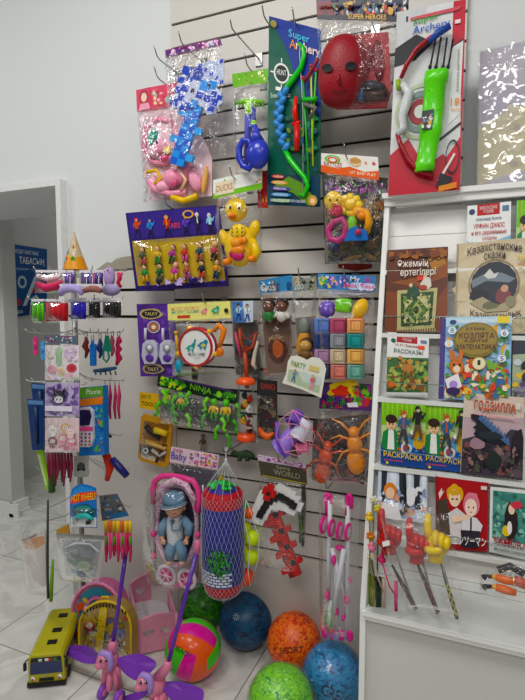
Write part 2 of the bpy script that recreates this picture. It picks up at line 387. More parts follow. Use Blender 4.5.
for z,h in [(SHZ[1],.062),(SHZ[2],.055),(SHZ[3],.055),(SHZ[4],.05),(.582,.15)]:
    b=B(); y=ly(z)-.018; o=Vector((XL+.02,y,z-.004)); W2=Vector((XR-XL-.02,0,0)); fr=[o,o+W2,o+W2+dirz*h,o+dirz*h]; b.slab(fr,[p-BP.n*.003 for p in fr],ACR)
    e=o+dirz*h; b.slab([e,e+W2,e+W2+dirz*.0012,e+dirz*.0012],[p-BP.n*.003 for p in (e,e+W2,e+W2+dirz*.0012,e+dirz*.0012)],M('#9fb5ac',.1,var=0)); b.obj('clear_lip',rack,label='clear plastic lip along the shelf')
# ================================================================ light and camera
def area(name,loc,size,power,rot=(0,0,0),col=(1,1,1)):
    l=bpy.data.lights.new(name,'AREA'); l.shape='RECTANGLE'; l.size=size[0]; l.size_y=size[1]; l.energy=power; l.color=col
    o=bpy.data.objects.new(name,l); SC.objects.link(o); o.location=loc; o.rotation_euler=rot; return o
area('front_fill_lamp',(-1.0,-1.7,3.6),(1.2,.6),36,(math.radians(12),0,0),(1,.98,.95))
area('front_fill_lamp',(1.2,-2.2,3.6),(1.2,.6),20,(math.radians(12),0,0),(1,.98,.95))
area('front_fill_lamp',(-3.4,-1.7,3.6),(1.2,.6),30,(math.radians(10),0,0),(.97,.99,1))
area('front_fill_lamp',(.2,-3.6,3.3),(1.6,.6),30,(math.radians(22),0,0),(1,.98,.95))  # unseen fill lamp, added in front to brighten the shaded book rack
area('passage_lamp',(-2.7,2.6,3.4),(.6,.6),11)
w=bpy.data.worlds.new('shop_ambient'); bpy.context.scene.world=w; w.use_nodes=True; bg=w.node_tree.nodes['Background']; bg.inputs[0].default_value=(1,.99,.96,1); bg.inputs[1].default_value=.11
cam=bpy.data.cameras.new('camera'); co=bpy.data.objects.new('camera',cam); SC.objects.link(co); bpy.context.scene.camera=co
cam.sensor_fit='VERTICAL'; cam.sensor_height=24; cam.lens=24*F/700; cam.clip_start=.05
co.location=CAM; co.matrix_world=Matrix(((RT.x,UP.x,-FW.x,CAM.x),(RT.y,UP.y,-FW.y,CAM.y),(RT.z,UP.z,-FW.z,CAM.z),(0,0,0,1)))
vs_=bpy.context.scene.view_settings; vs_.view_transform='Standard'; vs_.look='None'; vs_.gamma=1; vs_.exposure=0; vs_.use_curve_mapping=False
# ================================================================ hooks and wall goods, upper half
def hook(u,v,d,where,ext=.035,rise=.028,base=True):
    """steel wire hook: leaves the slat wall, passes (u,v) at distance d and turns up at its tip"""
    p=P(u,v,-d); b=B(); z=p.z
    pts=[(p.x,-.004,z+.012),(p.x,-.012,z+.002),(p.x,-d*.5,z),(p.x,-d,z),(p.x,-d-ext*.6,z+rise*.25),(p.x,-d-ext,z+rise),(p.x-.002,-d-ext-.004,z+rise*1.35)]
    b.tube(pts,.0026,STEEL,6); b.box((p.x,-.008,z),(.03,.006,.05),STEEL)
    b.obj('display_hook',label='steel wire hook '+where,cat='hook',group=None,loc=(p.x,0,z))
def prod(name,label,cat,u,v,y,group=None): return thing(name,P(u,v,y),label,cat,group)
PAL_PINK=['#f06aa0','#f9c4d8','#e2417f','#fff2f6','#f7dd70','#9a5bc4','#62b7e0']
PAL_MIX=['#e03030','#f2c22c','#2f7fd6','#37a84a','#f3f3f0','#7b3fa8','#f08020','#222230']
PAL_DARK=['#3a2f50','#6a4a2a','#2c3c2c','#7a2a30','#a08050','#202028','#52606a']
# ---- slim helper: header card with art
def header(t,pl,q,base,title=None,tcol='#ffffff',pal=PAL_MIX,n=14,seed=1,band=None,front=0.002,tb=(.2,.2,.8,.75),label=None):
    b=B(); c=Card(b,pl,q,base,.0015,front=front)
    if band: c.rect(0,.72,1,1,band)
    c.blobs(.02,.08,.98,.92,n,pal,seed,(.02,.06))
    if title: c.text(title,*tb,tcol)
    b.obj('header_card',t,label=label); return c
# ---- 1 blue block axe
def blocktool(pl,org,ang,cell,cells,thick,off=0):
    b=B(); a=math.radians(ang); e1=(math.sin(a),-math.cos(a)); e2=(math.cos(a),math.sin(a))
    for (i,j),col in cells.items():
        qs=[]
        for di,dj in((0,1),(1,1),(1,0),(0,0)):
            x,y=(i+di)*cell,(j+dj)*cell; qs.append((org[0]+e2[0]*x+e1[0]*y,org[1]+e2[1]*x+e1[1]*y))
        b.pslab(pl,qs,off,off+thick,M(col,.4,bump=0))
    return b
y=-.16; pl=YP(y); t=prod('toy_block_axe','blue and white chequered toy block axe in a crinkled clear bag','toy axe',194,42,y)
header(t,pl,[(165,50),(220,38),(222,45),(166,58)],'#7d2f6e',None,pal=['#d84b8c','#f0c0e0','#5a2a80','#e0e0f0'],n=26,seed=2)
DB,LB,PB,CY='#1c3fb4','#4a90dd','#c9cfe6','#2a8fe2'
def K(x,y): return (120+x/3.743,y/3.743)
b=B(); ol=[(232,262),(262,248),(275,262),(300,262),(312,300),(345,300),(362,330),(378,345),(383,385),(358,400),(352,425),(325,430),(318,405),(290,390),(268,390),(262,408),(225,415),(218,400),(195,405),(188,362),(205,350),(205,325),(215,315),(213,290),(232,283)]
b.pslab(pl,[K(*p) for p in ol],.002,.02,M(PB,.4))
for x,y_,s_,co in [(250,265,17,DB),(291,284,18,DB),(291,268,15,DB),(228,299,12,DB),(260,292,12,DB),(215,336,12,DB),(243,330,13,DB),(203,380,15,DB),(228,365,12,DB),(236,402,13,DB),(252,396,12,DB),(318,322,19,CY),(345,318,15,CY),(298,356,13,DB),(326,369,13,DB),(350,352,11,DB),(352,382,13,DB),(340,408,12,DB),(372,365,9,DB),(276,388,14,CY)]:
    c_,s2=math.cos(.3),math.sin(.3); b.pslab(pl,[K(x+(a_*c_-b2*s2)*s_,y_+(a_*s2+b2*c_)*s_) for a_,b2 in((-1,-1),(1,-1),(1,1),(-1,1))],.0195,.0215,M(co,.4))
b.pslab(pl,[K(268,330),K(278,332),K(276,350),K(262,346)],.0195,.022,M('#20202c',.4)); b.obj('axe_head',t)
cells={}
for j in range(-1,8):
    for i in(-1,0): cells[(i,j)]=CY if (i+j)%2 else '#1f5fc9'
    if j%2==0: cells[(-2 if j%4 else 1,j)]='#3fa4ec'
blocktool(pl,(178,158),18,7.0,cells,.014,.002).obj('axe_handle',t)
B().bag(pl,[(165,54),(221,42),(227,160),(171,168)],seed=3,o1=.03,amp=.012).obj('bag',t)
b=B(); c=Card(b,YP(y+.02),[(197,64),(224,58),(224,84),(200,90)],'#bcc6de',.002); 
for i in range(5):
    for j in range(5):
        if (i*3+j*5)%4==0: c.rect(i*.2+.03,j*.2+.03,i*.2+.17,j*.2+.17,'#2443b8',l=1)
b.obj('card_insert',t)
hook(184,46,.17,'through the header of the bagged blue block axe'); hook(160,60,.15,'left of the bagged blue block axe'); hook(160,80,.12,'holding the pink doll dress-up set')
# ---- 2 pink dress-up set
y=-.10; pl=YP(y); t=prod('toy_beauty_set','pink princess play set with unicorn mirror and plastic shoes under a red-pink header','toy set',165,90,y)
c=header(t,pl,[(136,90),(188,80),(188,104),(137,112)],'#d94a66',None,tcol='#ffe9ef',pal=['#f7b3c4','#e8668a','#f6d6a8','#b8324f','#8cc8b0'],n=16,seed=5,tb=(.42,.3,.7,.75))
b=B(); c=Card(b,pl,[(137,90),(150,87),(151,108),(138,111)],'#cf3f5c',.001,front=.004); c.el(.5,.4,.38,.34,'#b03045'); c.el(.5,.42,.22,.22,'#f3cfb5'); c.poly([(.2,.7),(.8,.7),(.95,1),(.05,1)],'#f2a0b8'); b.obj('princess_print',t)
b=B(); b.T([(146,128),(157,119),(170,121),(177,135),(176,152),(165,164),(152,162),(144,148)],y-.014,2.6,M('#f190ae',.3),8,True)
b.pslab(pl,[(148,128),(158,122),(169,124),(174,136),(173,151),(164,160),(153,158),(147,147)],.006,.012,M('#f6cfd8',.25)); b.obj('hand_mirror',t)
b=B(); b.E(160,146,y-.03,8,7,4,M('#f5a8c2',.3),20); b.E(153,137,y-.03,5,8,4,M('#2fa08c',.3),25); b.E(152,152,y-.034,5,4,3,M('#f7c6d8',.3)); b.E(168,150,y-.03,5,4,3,M('#f3d24c',.3)); b.E(164,158,y-.03,5,3,3,M('#e0507f',.3))
b.E(157,142,y-.045,1.6,2.2,1,M('#28204a',.2)); b.T([(155,132),(151,122),(149,119)],y-.035,[2,1.2,.3],M('#f4e6f0',.3)); b.obj('unicorn',t)
b=B(); 
for k,(u,v) in enumerate([(143,118),(147,117),(151,116)]): b.T([(u,v),(u+3,v+12)],y-.01,.7,M('#ece4e8',.3))
b.obj('comb_teeth',t)
b=B(); b.E(172,178,y-.03,9,9,7,M('#f29ab6',.28)); b.E(183,172,y-.025,8,12,6,M('#e98aa8',.28),15); b.E(163,187,y-.03,8,6,6,M('#f4abc3',.28)); b.E(154,183,y-.02,4,8,4,M('#f7b5cb',.28)); b.T([(149,181),(156,190),(170,194),(186,192)],y-.03,3.2,M('#ef9cb8',.28)); b.E(195,180,y-.02,7,12,5,M('#f2a4bc',.3),-20); b.obj('plastic_shoe',t)
b=B(); b.T([(147,172),(156,170),(161,178),(155,184)],y-.035,2,M('#f0c23a',.3)); b.T([(172,197),(184,201),(197,196)],y-.03,3.4,M('#eec43c',.3)); b.T([(178,168),(186,180),(181,190)],y-.045,1.6,M('#f6c9a0',.3)); b.E(205,180,y-.02,3,14,3,M('#e9b266',.4),10); b.E(174,183,y-.05,3.4,4,2,M('#d85682',.3)); b.obj('accessories',t)
b=B(); b.pslab(pl,[(138,112),(188,104),(212,158),(212,196),(150,201),(143,170)],-.004,-.002,M('#e9c9d0',.5)); b.blob=None; b.obj('backing',t)
B().bag(pl,[(137,110),(188,100),(215,190),(144,202)],seed=7,o1=.055,amp=.01).obj('bag',t)
# ---- 3 garden set
y=-.14; pl=YP(y); t=prod('toy_garden_set','blue toy watering can with green rake under a green header','toy set',250,76,y)
header(t,pl,[(232,74),(268,68.5),(268,82),(233,88)],'#6fb52c','',pal=['#e7d05a','#c6a83c','#a8d850','#f4f0c0','#54902a'],n=10,seed=8)
b=B(); b.T([(249,103),(248,118),(247,165)],y-.02,[3.6,3.6,3.4],M('#6468c8',.35)); b.T([(254,108),(254,128)],y-.012,2.2,M('#4b4fa8',.35)); b.T([(246,160),(247,168)],y-.02,3.4,M('#3c40a0',.35)); b.obj('rake_handle',t)
b=B(); b.T([(234,103.5),(248,101),(264,102)],y-.02,[1.6,2.6,1.6],M('#86cc22',.35)); b.T([(248.5,101),(248.5,115)],y-.022,3.8,M('#8fd324',.35)); b.T([(254,121),(254,127)],y-.02,2.6,M('#8fd324',.35))
for k in range(8):
    u=235+k*4; b.T([(u,104),(u-.6,107)],y-.02,1,M('#7cc01c',.35),5)
b.obj('rake_head',t)
b=B(); 
b.E(258,154,y-.05,12,15,9,M('#3340b8',.3,coat=.3)); b.T([(257,128),(256,134),(257,142)],y-.045,[3,4.5,8],M('#3946be',.3,coat=.3)); b.E(253,127,y-.045,5,2.6,3,M('#3340b8',.3))
b.T([(243,140),(239,148),(239,158),(243,166),(249,169),(253,162),(253,150),(249,141)],y-.055,3.2,M('#2f3cb4',.28,coat=.3),10,True); b.obj('watering_can',t)
B().bag(pl,[(233,86),(268,82),(270,172),(236,176)],m=CLEAR,seed=9,o1=.07,amp=.006).obj('bag',t)
hook(249,68,.15,'holding the green header of the toy garden set'); hook(233,30,.25,'empty, left of the green archery card',rise=.02,ext=.02)
# ---- 4 green archery card
pl=YawP(294,110,-.17,-14); t=prod('archery_set','tall dark green card with green and blue toy bow, red knife and arrows','toy bow',294,110,-.17)
b=B(); q=[(269,16),(321,29.5),(320,207),(267,205)]; c=Card(b,pl,q,'#0d5a48',.003)
c.poly([(.0,0),(1,0),(1,.5),(.6,.36),(.35,.16)],'#243a8e'); c.poly([(.35,.3),(1,.55),(1,.86),(.5,.8)],'#114c3c'); c.poly([(0,.84),(1,.82),(1,1),(0,1)],'#123a52')
c.ring(.25,.29,.15,.055,.2,'#e6eae4'); c.el(.25,.29,.11,.042,'#1c2620'); c.text('HUNT',.16,.27,.34,.30,'#e6eae4')
for a,b_ in((.25,.22),(.25,.36)): c.rect(a-.01,b_-.012,a+.01,b_+.012,'#e6eae4')
for a in(.07,.43): c.rect(a-.03,.286,a+.03,.294,'#e6eae4')
c.text('Super',.38,.045,.78,.10,'#5fc4e8',skew=.01); c.text('Archery',.4,.1,.98,.165,'#f0923a',skew=.015); c.l+=1; c.text('rchery',.52,.098,.98,.163,'#f3e6ee',skew=.015)
c.text('Entertainment',.05,.395,.42,.42,'#cfe0d8',skew=-.02); c.rect(.14,.365,.24,.385,'#e8ece8')
c.el(.09,.035,.06,.02,'#9a8a4a')
c.poly([(.12,.9),(.4,.84),(.65,.87),(.9,.95),(.8,1),(.5,.93)],'#5f8f2a')
for k,(co,tt) in enumerate([('#c03028','NEW'),('#d8a03c','SHOOTING'),('#4a3a9c','ARROWS'),('#3a90c8','DISTANCE'),('#58a048','OUTDOOR')]):
    y0=.845+k*.032; c.el(.2+.03*min(k,2),y0,.13+.03*min(k,2),.011,co,n=12); c.text(tt,.12,y0-.006,.3+.03*k,y0+.006,'#f0ece0')
c.text('SUPER ARCHERY SET FOR CHILDREN',.06,.965,.72,.98,'#dfe4ea'); c.el(.86,.965,.09,.03,'#c79a4a'); c.el(.86,.968,.045,.016,'#f0cfa0')
c.blobs(.3,.42,.95,.8,14,['#1a7a50','#0a4a3c','#2f6a2a','#6a7a2a','#184a60'],11,(.05,.12))
b.obj('backing_card',t)
def PT(u,v,o): return pl.at(u,v,o)
def TP(b,pts,o,r,m,seg=8,closed=False,pl_=None,ovl=None):
    pl2=pl_ or pl; p=[pl2.at(u,v,o) for u,v in pts]; rs=r if hasattr(r,'__len__') else [r]*len(p)
    return b.tube(p,[a*Sp(q) for a,q in zip(rs,p)],m,seg,closed,ovl=ovl)
GRN=M('#2fc22a',.3,coat=.3)
b=B(); TP(b,[(299,43),(303,48),(304,56),(301,68),(294,78),(288,86),(284,92)],.012,[1.4,2.2,2.6,2.8,3,3,2.4],GRN); b.obj('bow_limb',t); b=B(); TP(b,[(284,148),(290,160),(298,170),(305,178),(308,186),(304,196),(299,194)],.012,[2.6,3,2.8,2.6,2.4,2,1.6],GRN); b.obj('bow_limb',t)
b=B(); 
for i in range(13):
    k=i/12; u=284-6*math.sin(k*math.pi)+1*k+1.5*(-1)**i; v=91+k*56; p=pl.at(u,v,.016); b.ell(p,(.013,.011,.019),M('#3d86c8',.35),Matrix.Rotation(.7*(-1)**i,3,'Y'),10,7)
b.obj('bow_grip',t,label='blue twisted grip')
b=B(); TP(b,[(296,97),(295,110),(296,122)],.014,[1.6,2.8,2.6],M('#e02a1c',.3)); TP(b,[(292,124),(300,122)],.014,1.5,M('#e02a1c',.3)); TP(b,[(297,124),(297,151)],.014,[3,2.8],M('#d4281c',.3)); b.obj('toy_knife',t)
for (a,b_,col) in(((311,66),(313,166),'#d8e22c'),((303,78),(309,182),'#39b83a'),((316,70),(312,150),'#5cc83c')):
    b=B(); TP(b,[a,b_],.012,.9,M(col,.3),6); p=pl.at(a[0],a[1],.014); b.ell(p,.006,M('#d03426',.4),None,8,6); b.obj('arrow',t)
b=B(); TP(b,[(304,82),(309,75),(316,63),(318,58)],.02,1.8,M('#8e2430',.4)); b.obj('arrow_clip',t); b=B(); TP(b,[(303,100),(317,99)],.02,2.4,M('#35bb34',.3)); b.obj('arrow_rest',t); b=B(); TP(b,[(304,104),(316,108),(310,118)],.02,2,M('#6a6a60',.4)); b.obj('arrow_clip',t)
b=B(); TP(b,[(299,43),(303,110),(303,194)],.008,.35,M('#d8e0d8',.5),5); b.obj('bow_string',t)
hook(296,24,.19,'through the top of the green archery card'); hook(266,20,.19,'just left of the green archery card')
# ---- 5 red mask bag
y=-.20; pl=YP(y); t=prod('toy_mask_pack','bagged plain red party mask with dark eye holes under a dark superheroes header','toy mask',360,10,y)
b=B(); c=Card(b,pl,[(316,-2),(409,-6),(408,22),(317,19)],'#1a2244',.002,front=.004); c.rect(0,0,.18,1,'#7a2030')
for i,(x,co,h) in enumerate([(.1,'#b03a2a','#5a3a2a'),(.22,'#c8b090','#e0d0b0'),(.36,'#a02828','#2a2030'),(.5,'#30407a','#8a6a4a'),(.62,'#4a78c0','#d8e4f0'),(.73,'#c09a3a','#e8e0d0'),(.85,'#b8862a','#3a6ac0'),(.94,'#38528a','#1c1c2c')]):
    c.person(x,.3,.5,h,'#dcb48c',co,'#2c2c44')
c.blobs(.16,.08,.98,.78,34,['#b8302a','#2f4a90','#c8a03a','#e0d8c8','#3a6a3a','#20202c','#8a5a3a','#5a8ac0'],31,(.015,.035)); c.rect(.0,.8,1,1,'#0e1228'); c.text('SUPER HEROES',.34,.74,.76,.94,'#e8b83a'); c.poly([(0,0),(1,0),(1,.12),(0,.16)],'#22305c'); b.obj('header_card',t)
b=B(); RED=M('#8f1a24',.42,bump=.35,bscale=160)
cc=P(342,73,y-.03); k=Sp(cc)
b.ell(cc,(24*k,20*k,35*k),RED,Matrix.Rotation(math.radians(6),3,'Y'),28,18,fn=lambda a,bb: 1+.07*math.sin(2*a)**2-.05*max(0,-math.sin(a)))
b.obj('mask_shell',t)
def onface(u,v,push=0):
    d=ray(u,v).normalized(); rr=Matrix.Rotation(math.radians(-6),3,'Y'); o=rr@(CAM-cc); dd=rr@d; A=(24*k,20*k,35*k)
    o2=Vector([o[i]/A[i] for i in range(3)]); d2=Vector([dd[i]/A[i] for i in range(3)])
    a=d2.dot(d2); h=o2.dot(d2); c0=o2.dot(o2)-1.12; D_=h*h-a*c0
    if D_<0: D_=0
    return CAM+d*((-h-D_**.5)/a-push)
for (u0,v0,ru,rv) in((327,68,5.5,4.2),(351,66,6,4.4)):
    b=B(); b.poly([onface(u0+ru*math.cos(q),v0+rv*math.sin(q),.002) for q in [i*math.pi/8 for i in range(16)]],M('#121014',.5)); b.obj('eye_hole',t)
b=B(); b.tube([onface(332+i*3,90+2.5*math.sin(i*.6),.002) for i in range(6)],.0016,M('#3a0c12',.5),6); b.obj('mouth_slit',t)
b=B(); b.tube([onface(339,74,.003),onface(338,80,.006),onface(341,84,.003)],.004,RED,8)
b.obj('nose_ridge',t)


b=B(); b.pslab(pl,[(335,36),(388,32),(391,90),(386,107),(336,109)],-.002,.010,M('#9e2630',.5,bump=.5,bscale=60)); b.T([(362,88),(372,86),(384,88)],y-.02,[5,6,4],M('#2c2c34',.4)); b.T([(360,82),(362,100)],y-.024,[3,4],M('#3a5a90',.4)); b.T([(364,97),(388,94)],y-.02,[5,5],M('#3a2622',.4)); b.E(378,60,y-.015,6,20,4,M('#6e1a26',.4),-6); b.E(366,62,y-.018,5,16,4,M('#7a2230',.4),8); b.obj('costume',t,label='folded dark red costume with blue and black gloves')
B().bag(pl,[(317,19),(407,22),(394,108),(320,112)],seed=11,o1=.075,amp=.012).obj('bag',t)
hook(364,1,.22,'at the top of the superheroes header')
# ---- 6 red and white archery box
pl=YawP(428,100,-.22,6); t=prod('archery_box','tall white and red archery box with lime green quiver and red bow','toy bow',428,100,-.22)
b=B(); q=[(397,12),(466,-1),(460,190),(388,196)]; c=Card(b,pl,q,'#d9dadb',.02,front=.0)
c.poly([(0,0),(.45,0),(.2,.2),(0,.28)],'#c9cbcd'); c.poly([(.82,0),(1,0),(1,1),(.6,1),(.72,.86),(.98,.72),(.96,.3),(.82,.24)],'#c22c3c'); c.poly([(0,.78),(.25,.7),(.5,.86),(.75,.8),(1,.95),(1,1),(0,1)],'#bc2838'); c.poly([(.0,.2),(.3,.14),(.55,.2),(.3,.28),(0,.3)],'#23262c')
c.poly([(.84,.24),(.98,.215),(.96,.6),(.8,.65)],'#e6e8e6'); c.poly([(.82,.235),(.98,.205),(.98,.213),(.82,.243)],'#17171c'); c.poly([(.68,.72),(.98,.64),(.98,.655),(.68,.735)],'#17171c')
c.ring(.4,.56,.36,.15,.13,'#b9c7a0'); c.ring(.4,.56,.27,.112,.3,'#7d8f90'); c.el(.4,.56,.17,.07,'#a52a36'); c.el(.4,.56,.09,.036,'#e9e9e4')
c.poly([(.2,.045),(.95,.03),(.9,.05),(.2,.06)],'#d05060'); c.text('Super',.24,.045,.62,.09,'#3f9e38',skew=-.012); c.text('Archery',.24,.09,.78,.145,'#2b64b8',skew=-.015)
c.rect(.85,.1,.93,.12,'#f1dede'); c.text('18',.83,.51,.95,.55,'#e89a2c'); c.text('PIECES',.84,.565,.95,.58,'#e89a2c'); 
c.l+=1; b2=c.pt
vs,fs=text_mesh('SHOOTING DISTANCE'); c.b.add([c.pt(.935-.03*(1-b_)*1.0,.26+.22*a_) for a_,b_ in vs],fs,M('#30343a',.4))
c.ring(.88,.82,.1,.09,.12,'#1e2026'); c.poly([(.68,.94),(.9,.8),(.92,.81),(.7,.955)],'#e8e2e0'); c.poly([(.72,.9),(.9,.93),(.8,.98),(.66,.97)],'#23242a'); c.poly([(.7,.97),(.95,.955),(.95,.985),(.7,1)],'#e28a2c')
b.obj('box',t)
def TQ(b,pts,o,r,m,seg=8,closed=False,ovl=None): return TP(b,pts,o,r,m,seg,closed,pl,ovl)
RB=M('#9c1d2a',.35,coat=.2)
b=B(); TQ(b,[(443,32),(430,38),(416,50),(407,64),(401,78)],.02,[3,3.2,3.6,3.6,2.8],RB,ovl=.7); b.obj('bow_limb',t); b=B(); TQ(b,[(397,134),(401,146),(408,160),(420,172),(434,176)],.02,[2.8,3.6,3.6,3.2,2.4],RB,ovl=.7); b.obj('bow_limb',t); b=B(); TQ(b,[(398,80),(399,90)],.02,2.4,M('#8fae2c',.3)); b.obj('limb_joint',t)
b=B(); TQ(b,[(402,84),(409,92),(406,104),(402,116),(404,128),(397,135)],.022,[3,5,5.5,4.6,4,3],M('#cfd2d4',.35,coat=.2)); b.obj('bow_grip',t,label='pale grey grip')
LG=M('#66d61e',.32,coat=.3)
b=B(); qn=Pl(pl.p,pl.n)
def quiver(u0,v0,u1,v1,hw0,hw1,o):
    a=[(u0-hw0,v0),(u0+hw0,v0),(u1+hw1,v1),(u1-hw1,v1)]; b.pslab(pl,a,.004,o,LG)
TQ(b,[(437,71),(437,72),(435.5,82),(435.3,83),(431.5,122),(431,124),(430.4,134),(430,136),(425.5,162),(425,163.5),(424,171),(424,171.5)],.022,[6,7,6.9,6.2,5.9,6.5,6.5,5.8,5.3,5.9,5.6,5],LG,20,ovl=1.68)
for i in(-1,0,1): TQ(b,[(434.5+i*5.2,86),(431.5+i*4.8,120)],.036-.006*abs(i),1.5,LG,8)
for vv in(92,102,112): TQ(b,[(429,vv-3),(435-(vv-92)*.08,vv+1),(440,vv-4)],.038,1.1,LG,7)
b.pslab(pl,[(422,141),(432,139),(429.5,157),(420.5,159)],.030,.037,LG); c2=Card(b,pl,[(422,111),(434,109),(432,129),(421,130)],'#27343c',.002,front=.045); c2.blobs(.05,.05,.95,.95,9,['#3a9ab0','#e0b040','#c84a38','#e8e8e0'],3,(.1,.2)); b.obj('quiver',t,label='lime green quiver')
for i,(u0,u1) in enumerate([(433,431),(438,437),(444,444),(450,449)]):
    b=B(); TQ(b,[(u0+3,36+i),(u1-1,69)],.02,1.0,M('#1c1d22',.4),6); p=pl.at(u1-1,67,.02); b.ell(p,(.006,.006,.008),M('#26272c'),None,8,6); b.obj('arrow',t)
b=B(); TQ(b,[(429,42),(438,33),(450,26)],.026,[2.5,4,3.2],M('#274a9c',.35)); b.obj('arrow_clip',t)
# ---- 7 wrapped pack right of it, on top of the rack
y=-.10; pl=YP(y); t=prod('wrapped_paper_roll','large flat beige and lilac sheet pack in shiny crinkled film above the book rack','wrapped pack',500,190,y)
b=B(); c=Card(b,pl,[(480,52),(560,33),(560,185),(477,192)],'#c3bdc9',.014); c.poly([(0,.55),(.5,.42),(1,.45),(1,1),(0,1)],'#cfc6a4'); c.poly([(0,.95),(.5,.88),(1,.93),(1,1),(0,1)],'#b8b3c0'); c.poly([(0,.35),(.3,.28),(.6,.3),(1,.2),(1,.36),(.4,.45),(0,.5)],'#b4afc2')
c.blobs(.25,.4,.95,.85,7,['#d8cda6','#c8bd9a','#b3ab9c','#dcd4b8'],4,(.05,.12)); b.obj('sheet',t)
B().sheet(pl,[(478,50),(562,31),(562,186),(476,193)],.004,film('shiny_film',gloss=.13,bump=.8,scale=11,rough=.09,haze=.12),.010,20,30,5,thick=.008,freq=22).obj('film_wrap',t)
# ---- 8 purple figures card
pl=YawP(178,248,-.13,8); t=prod('figure_set_card','purple card with two rows of tiny toy figures behind a yellow blister','toy figures',178,210,-.13)
b=B(); q=[(125.5,213),(219,205),(229,286),(136,291.5)]; c=Card(b,pl,q,'#2e2168',.003)
c.poly([(.02,.01),(.98,.01),(.98,.33),(.02,.33)],'#3a2a86'); c.poly([(.03,.36),(.97,.36),(.97,.93),(.03,.93)],'#b79a2e'); c.poly([(.1,.5),(.5,.4),(.9,.52),(.85,.85),(.15,.88)],'#c9ac3c')
for i,(x,co,h) in enumerate([(.1,'#c85a28','#d83a2a'),(.24,'#3a8ad0','#204a90'),(.42,'#c83a28','#e8a020'),(.62,'#6a4ac0','#181830'),(.75,'#2a2a4a','#e8e8ec'),(.88,'#8ac8e0','#d0d8e8')]): c.person(x,.07+.02*(i%2),.25,h,'#e8c090',co,'#282040')
c.text('STARS',.4,.17,.56,.24,'#e8482c'); c.ring(.66,.08,.06,.05,.3,'#e8b030'); c.blobs(.05,.86,.95,.96,12,['#4a3aa0','#7a5ad0','#d0b8f0','#201850'],7,(.02,.04)); b.obj('backing_card',t)
def figurine(b,p,h,body,hair,skin='#e0b48c',leg='#2a2a3a',lean=0):
    R=Matrix.Rotation(lean,3,'Y'); g=lambda x,y,z: p+R@Vector((x*h,y*h,z*h))
    for sx in(-1,1):
        b.tube([g(.08*sx,0,.42),g(.11*sx,-.01,.22),g(.11*sx,0,.03)],[.08*h,.065*h,.05*h],leg if not isinstance(leg,str) else M(leg),7); b.ell(g(.12*sx,-.04,.03),(.06*h,.09*h,.035*h),M('#1c1c20'),None,8,5)
        b.tube([g(.13*sx,0,.66),g(.21*sx,-.02,.53),g(.2*sx,-.09,.42)],[.055*h,.045*h,.035*h],M(body),7); b.ell(g(.2*sx,-.1,.4),.04*h,M(skin),None,7,5)
    b.tube([g(0,0,.4),g(0,0,.52),g(0,0,.66),g(0,0,.72)],[.12*h,.12*h,.15*h,.06*h],M(body),10)
    b.ell(g(0,0,.85),(.14*h,.13*h,.15*h),M(skin),None,12,8); b.ell(g(0,.03,.89),(.155*h,.14*h,.135*h),M(hair),None,12,8)
    b.ell(g(-.05,-.125,.85),.018*h,M('#101014'),None,6,4); b.ell(g(.05,-.125,.85),.018*h,M('#101014'),None,6,4)
    return b
cols=[('#4a5a3a','#1c2418'),('#d8b848','#a87a2a'),('#a83a8a','#7a2a6a'),('#c83a2a','#8a1c18'),('#204a5a','#10202a'),('#c04a5a','#e8b8a0'),('#2f8a3a','#145020'),('#1f5a2c','#0c2a14'),('#d0489a','#f0a8c8'),('#b05a4a','#d0904a'),('#1c1c24','#0a0a0e'),('#d89a38','#7a4a1c')]
for i in range(12):
    s_=.12+.15*(i%6); t_=.58 if i<6 else .80
    u,v=bil(q,s_,t_+.09); p=pl.at(u,v+1,.018); b=B(); figurine(b,p,.080,cols[i][0],cols[i][1],leg=cols[(i+5)%12][0],lean=.1*((i%3)-1)); b.obj('tiny_figure',t)
B().sheet(pl,[bil(q,.04,.36),bil(q,.96,.36),bil(q,.96,.94),bil(q,.04,.94)],.0,CLEAR,.002,10,8,12,thick=.035).obj('blister',t)
hook(171,208,.14,'through the top of the purple figures card',ext=.05,rise=.03)
# ---- 9 yellow duck
y=-.15; pl=YP(y); t=prod('toy_duck_set','smiling yellow toy duck with ducklings bagged under a white and green header','toy duck',240,180,y)
header(t,pl,[(213,180),(262,169),(262,188),(213,199)],'#eef0ea','',pal=['#d09a3c','#e8c060','#c84a4a','#8ac04a'],n=6,seed=4,band='#79bd3a')
b=B(); c=Card(b,pl,[(215,183),(234,179),(234,192),(215,196)],'#e8dcc0',.001,front=.004); c.text('DUCKS',.08,.25,.92,.75,'#b3702c'); b.obj('title_print',t)
YEL=M('#f2c81e',.32,coat=.3)
b=B(); b.E(240,246,y-.03,17,21,11,YEL); b.E(254,230,y-.03,6,10,5,YEL,20); b.E(224,238,y-.03,5,9,5,YEL,-20); b.T([(252,240),(257,252),(253,262)],y-.04,[4,5,4],YEL); b.obj('duck_body',t)
b=B(); b.E(236,210,y-.04,12,12,9,YEL); b.E(235,200,y-.04,3,5,3,YEL,-30); dh=b.obj('duck_head',t)
b=B(); b.E(232,216,y-.075,3.8,2.4,4,M('#f07a1c',.35)); b.E(233,218.4,y-.072,3,1.2,3,M('#d8641a',.35)); b.obj('beak',dh)
for u,v in((230,207),(239,208)):
    b=B(); b.E(u,v,y-.070,2.2,2.6,1.2,M('#f6f6f4',.2)); b.E(u,v+.3,y-.078,1.3,1.8,1,M('#15151a',.1)); b.obj('eye',dh)
b=B(); b.E(238,232,y-.06,9,8,4,M('#f5cf3a',.35)); 
for k in range(9): b.E(232+(k%3)*5,228+(k//3)*4,y-.082+abs(k%3-1)*.004,.9,.9,.6,M('#7a5a1a',.5))
b.obj('bib',t)
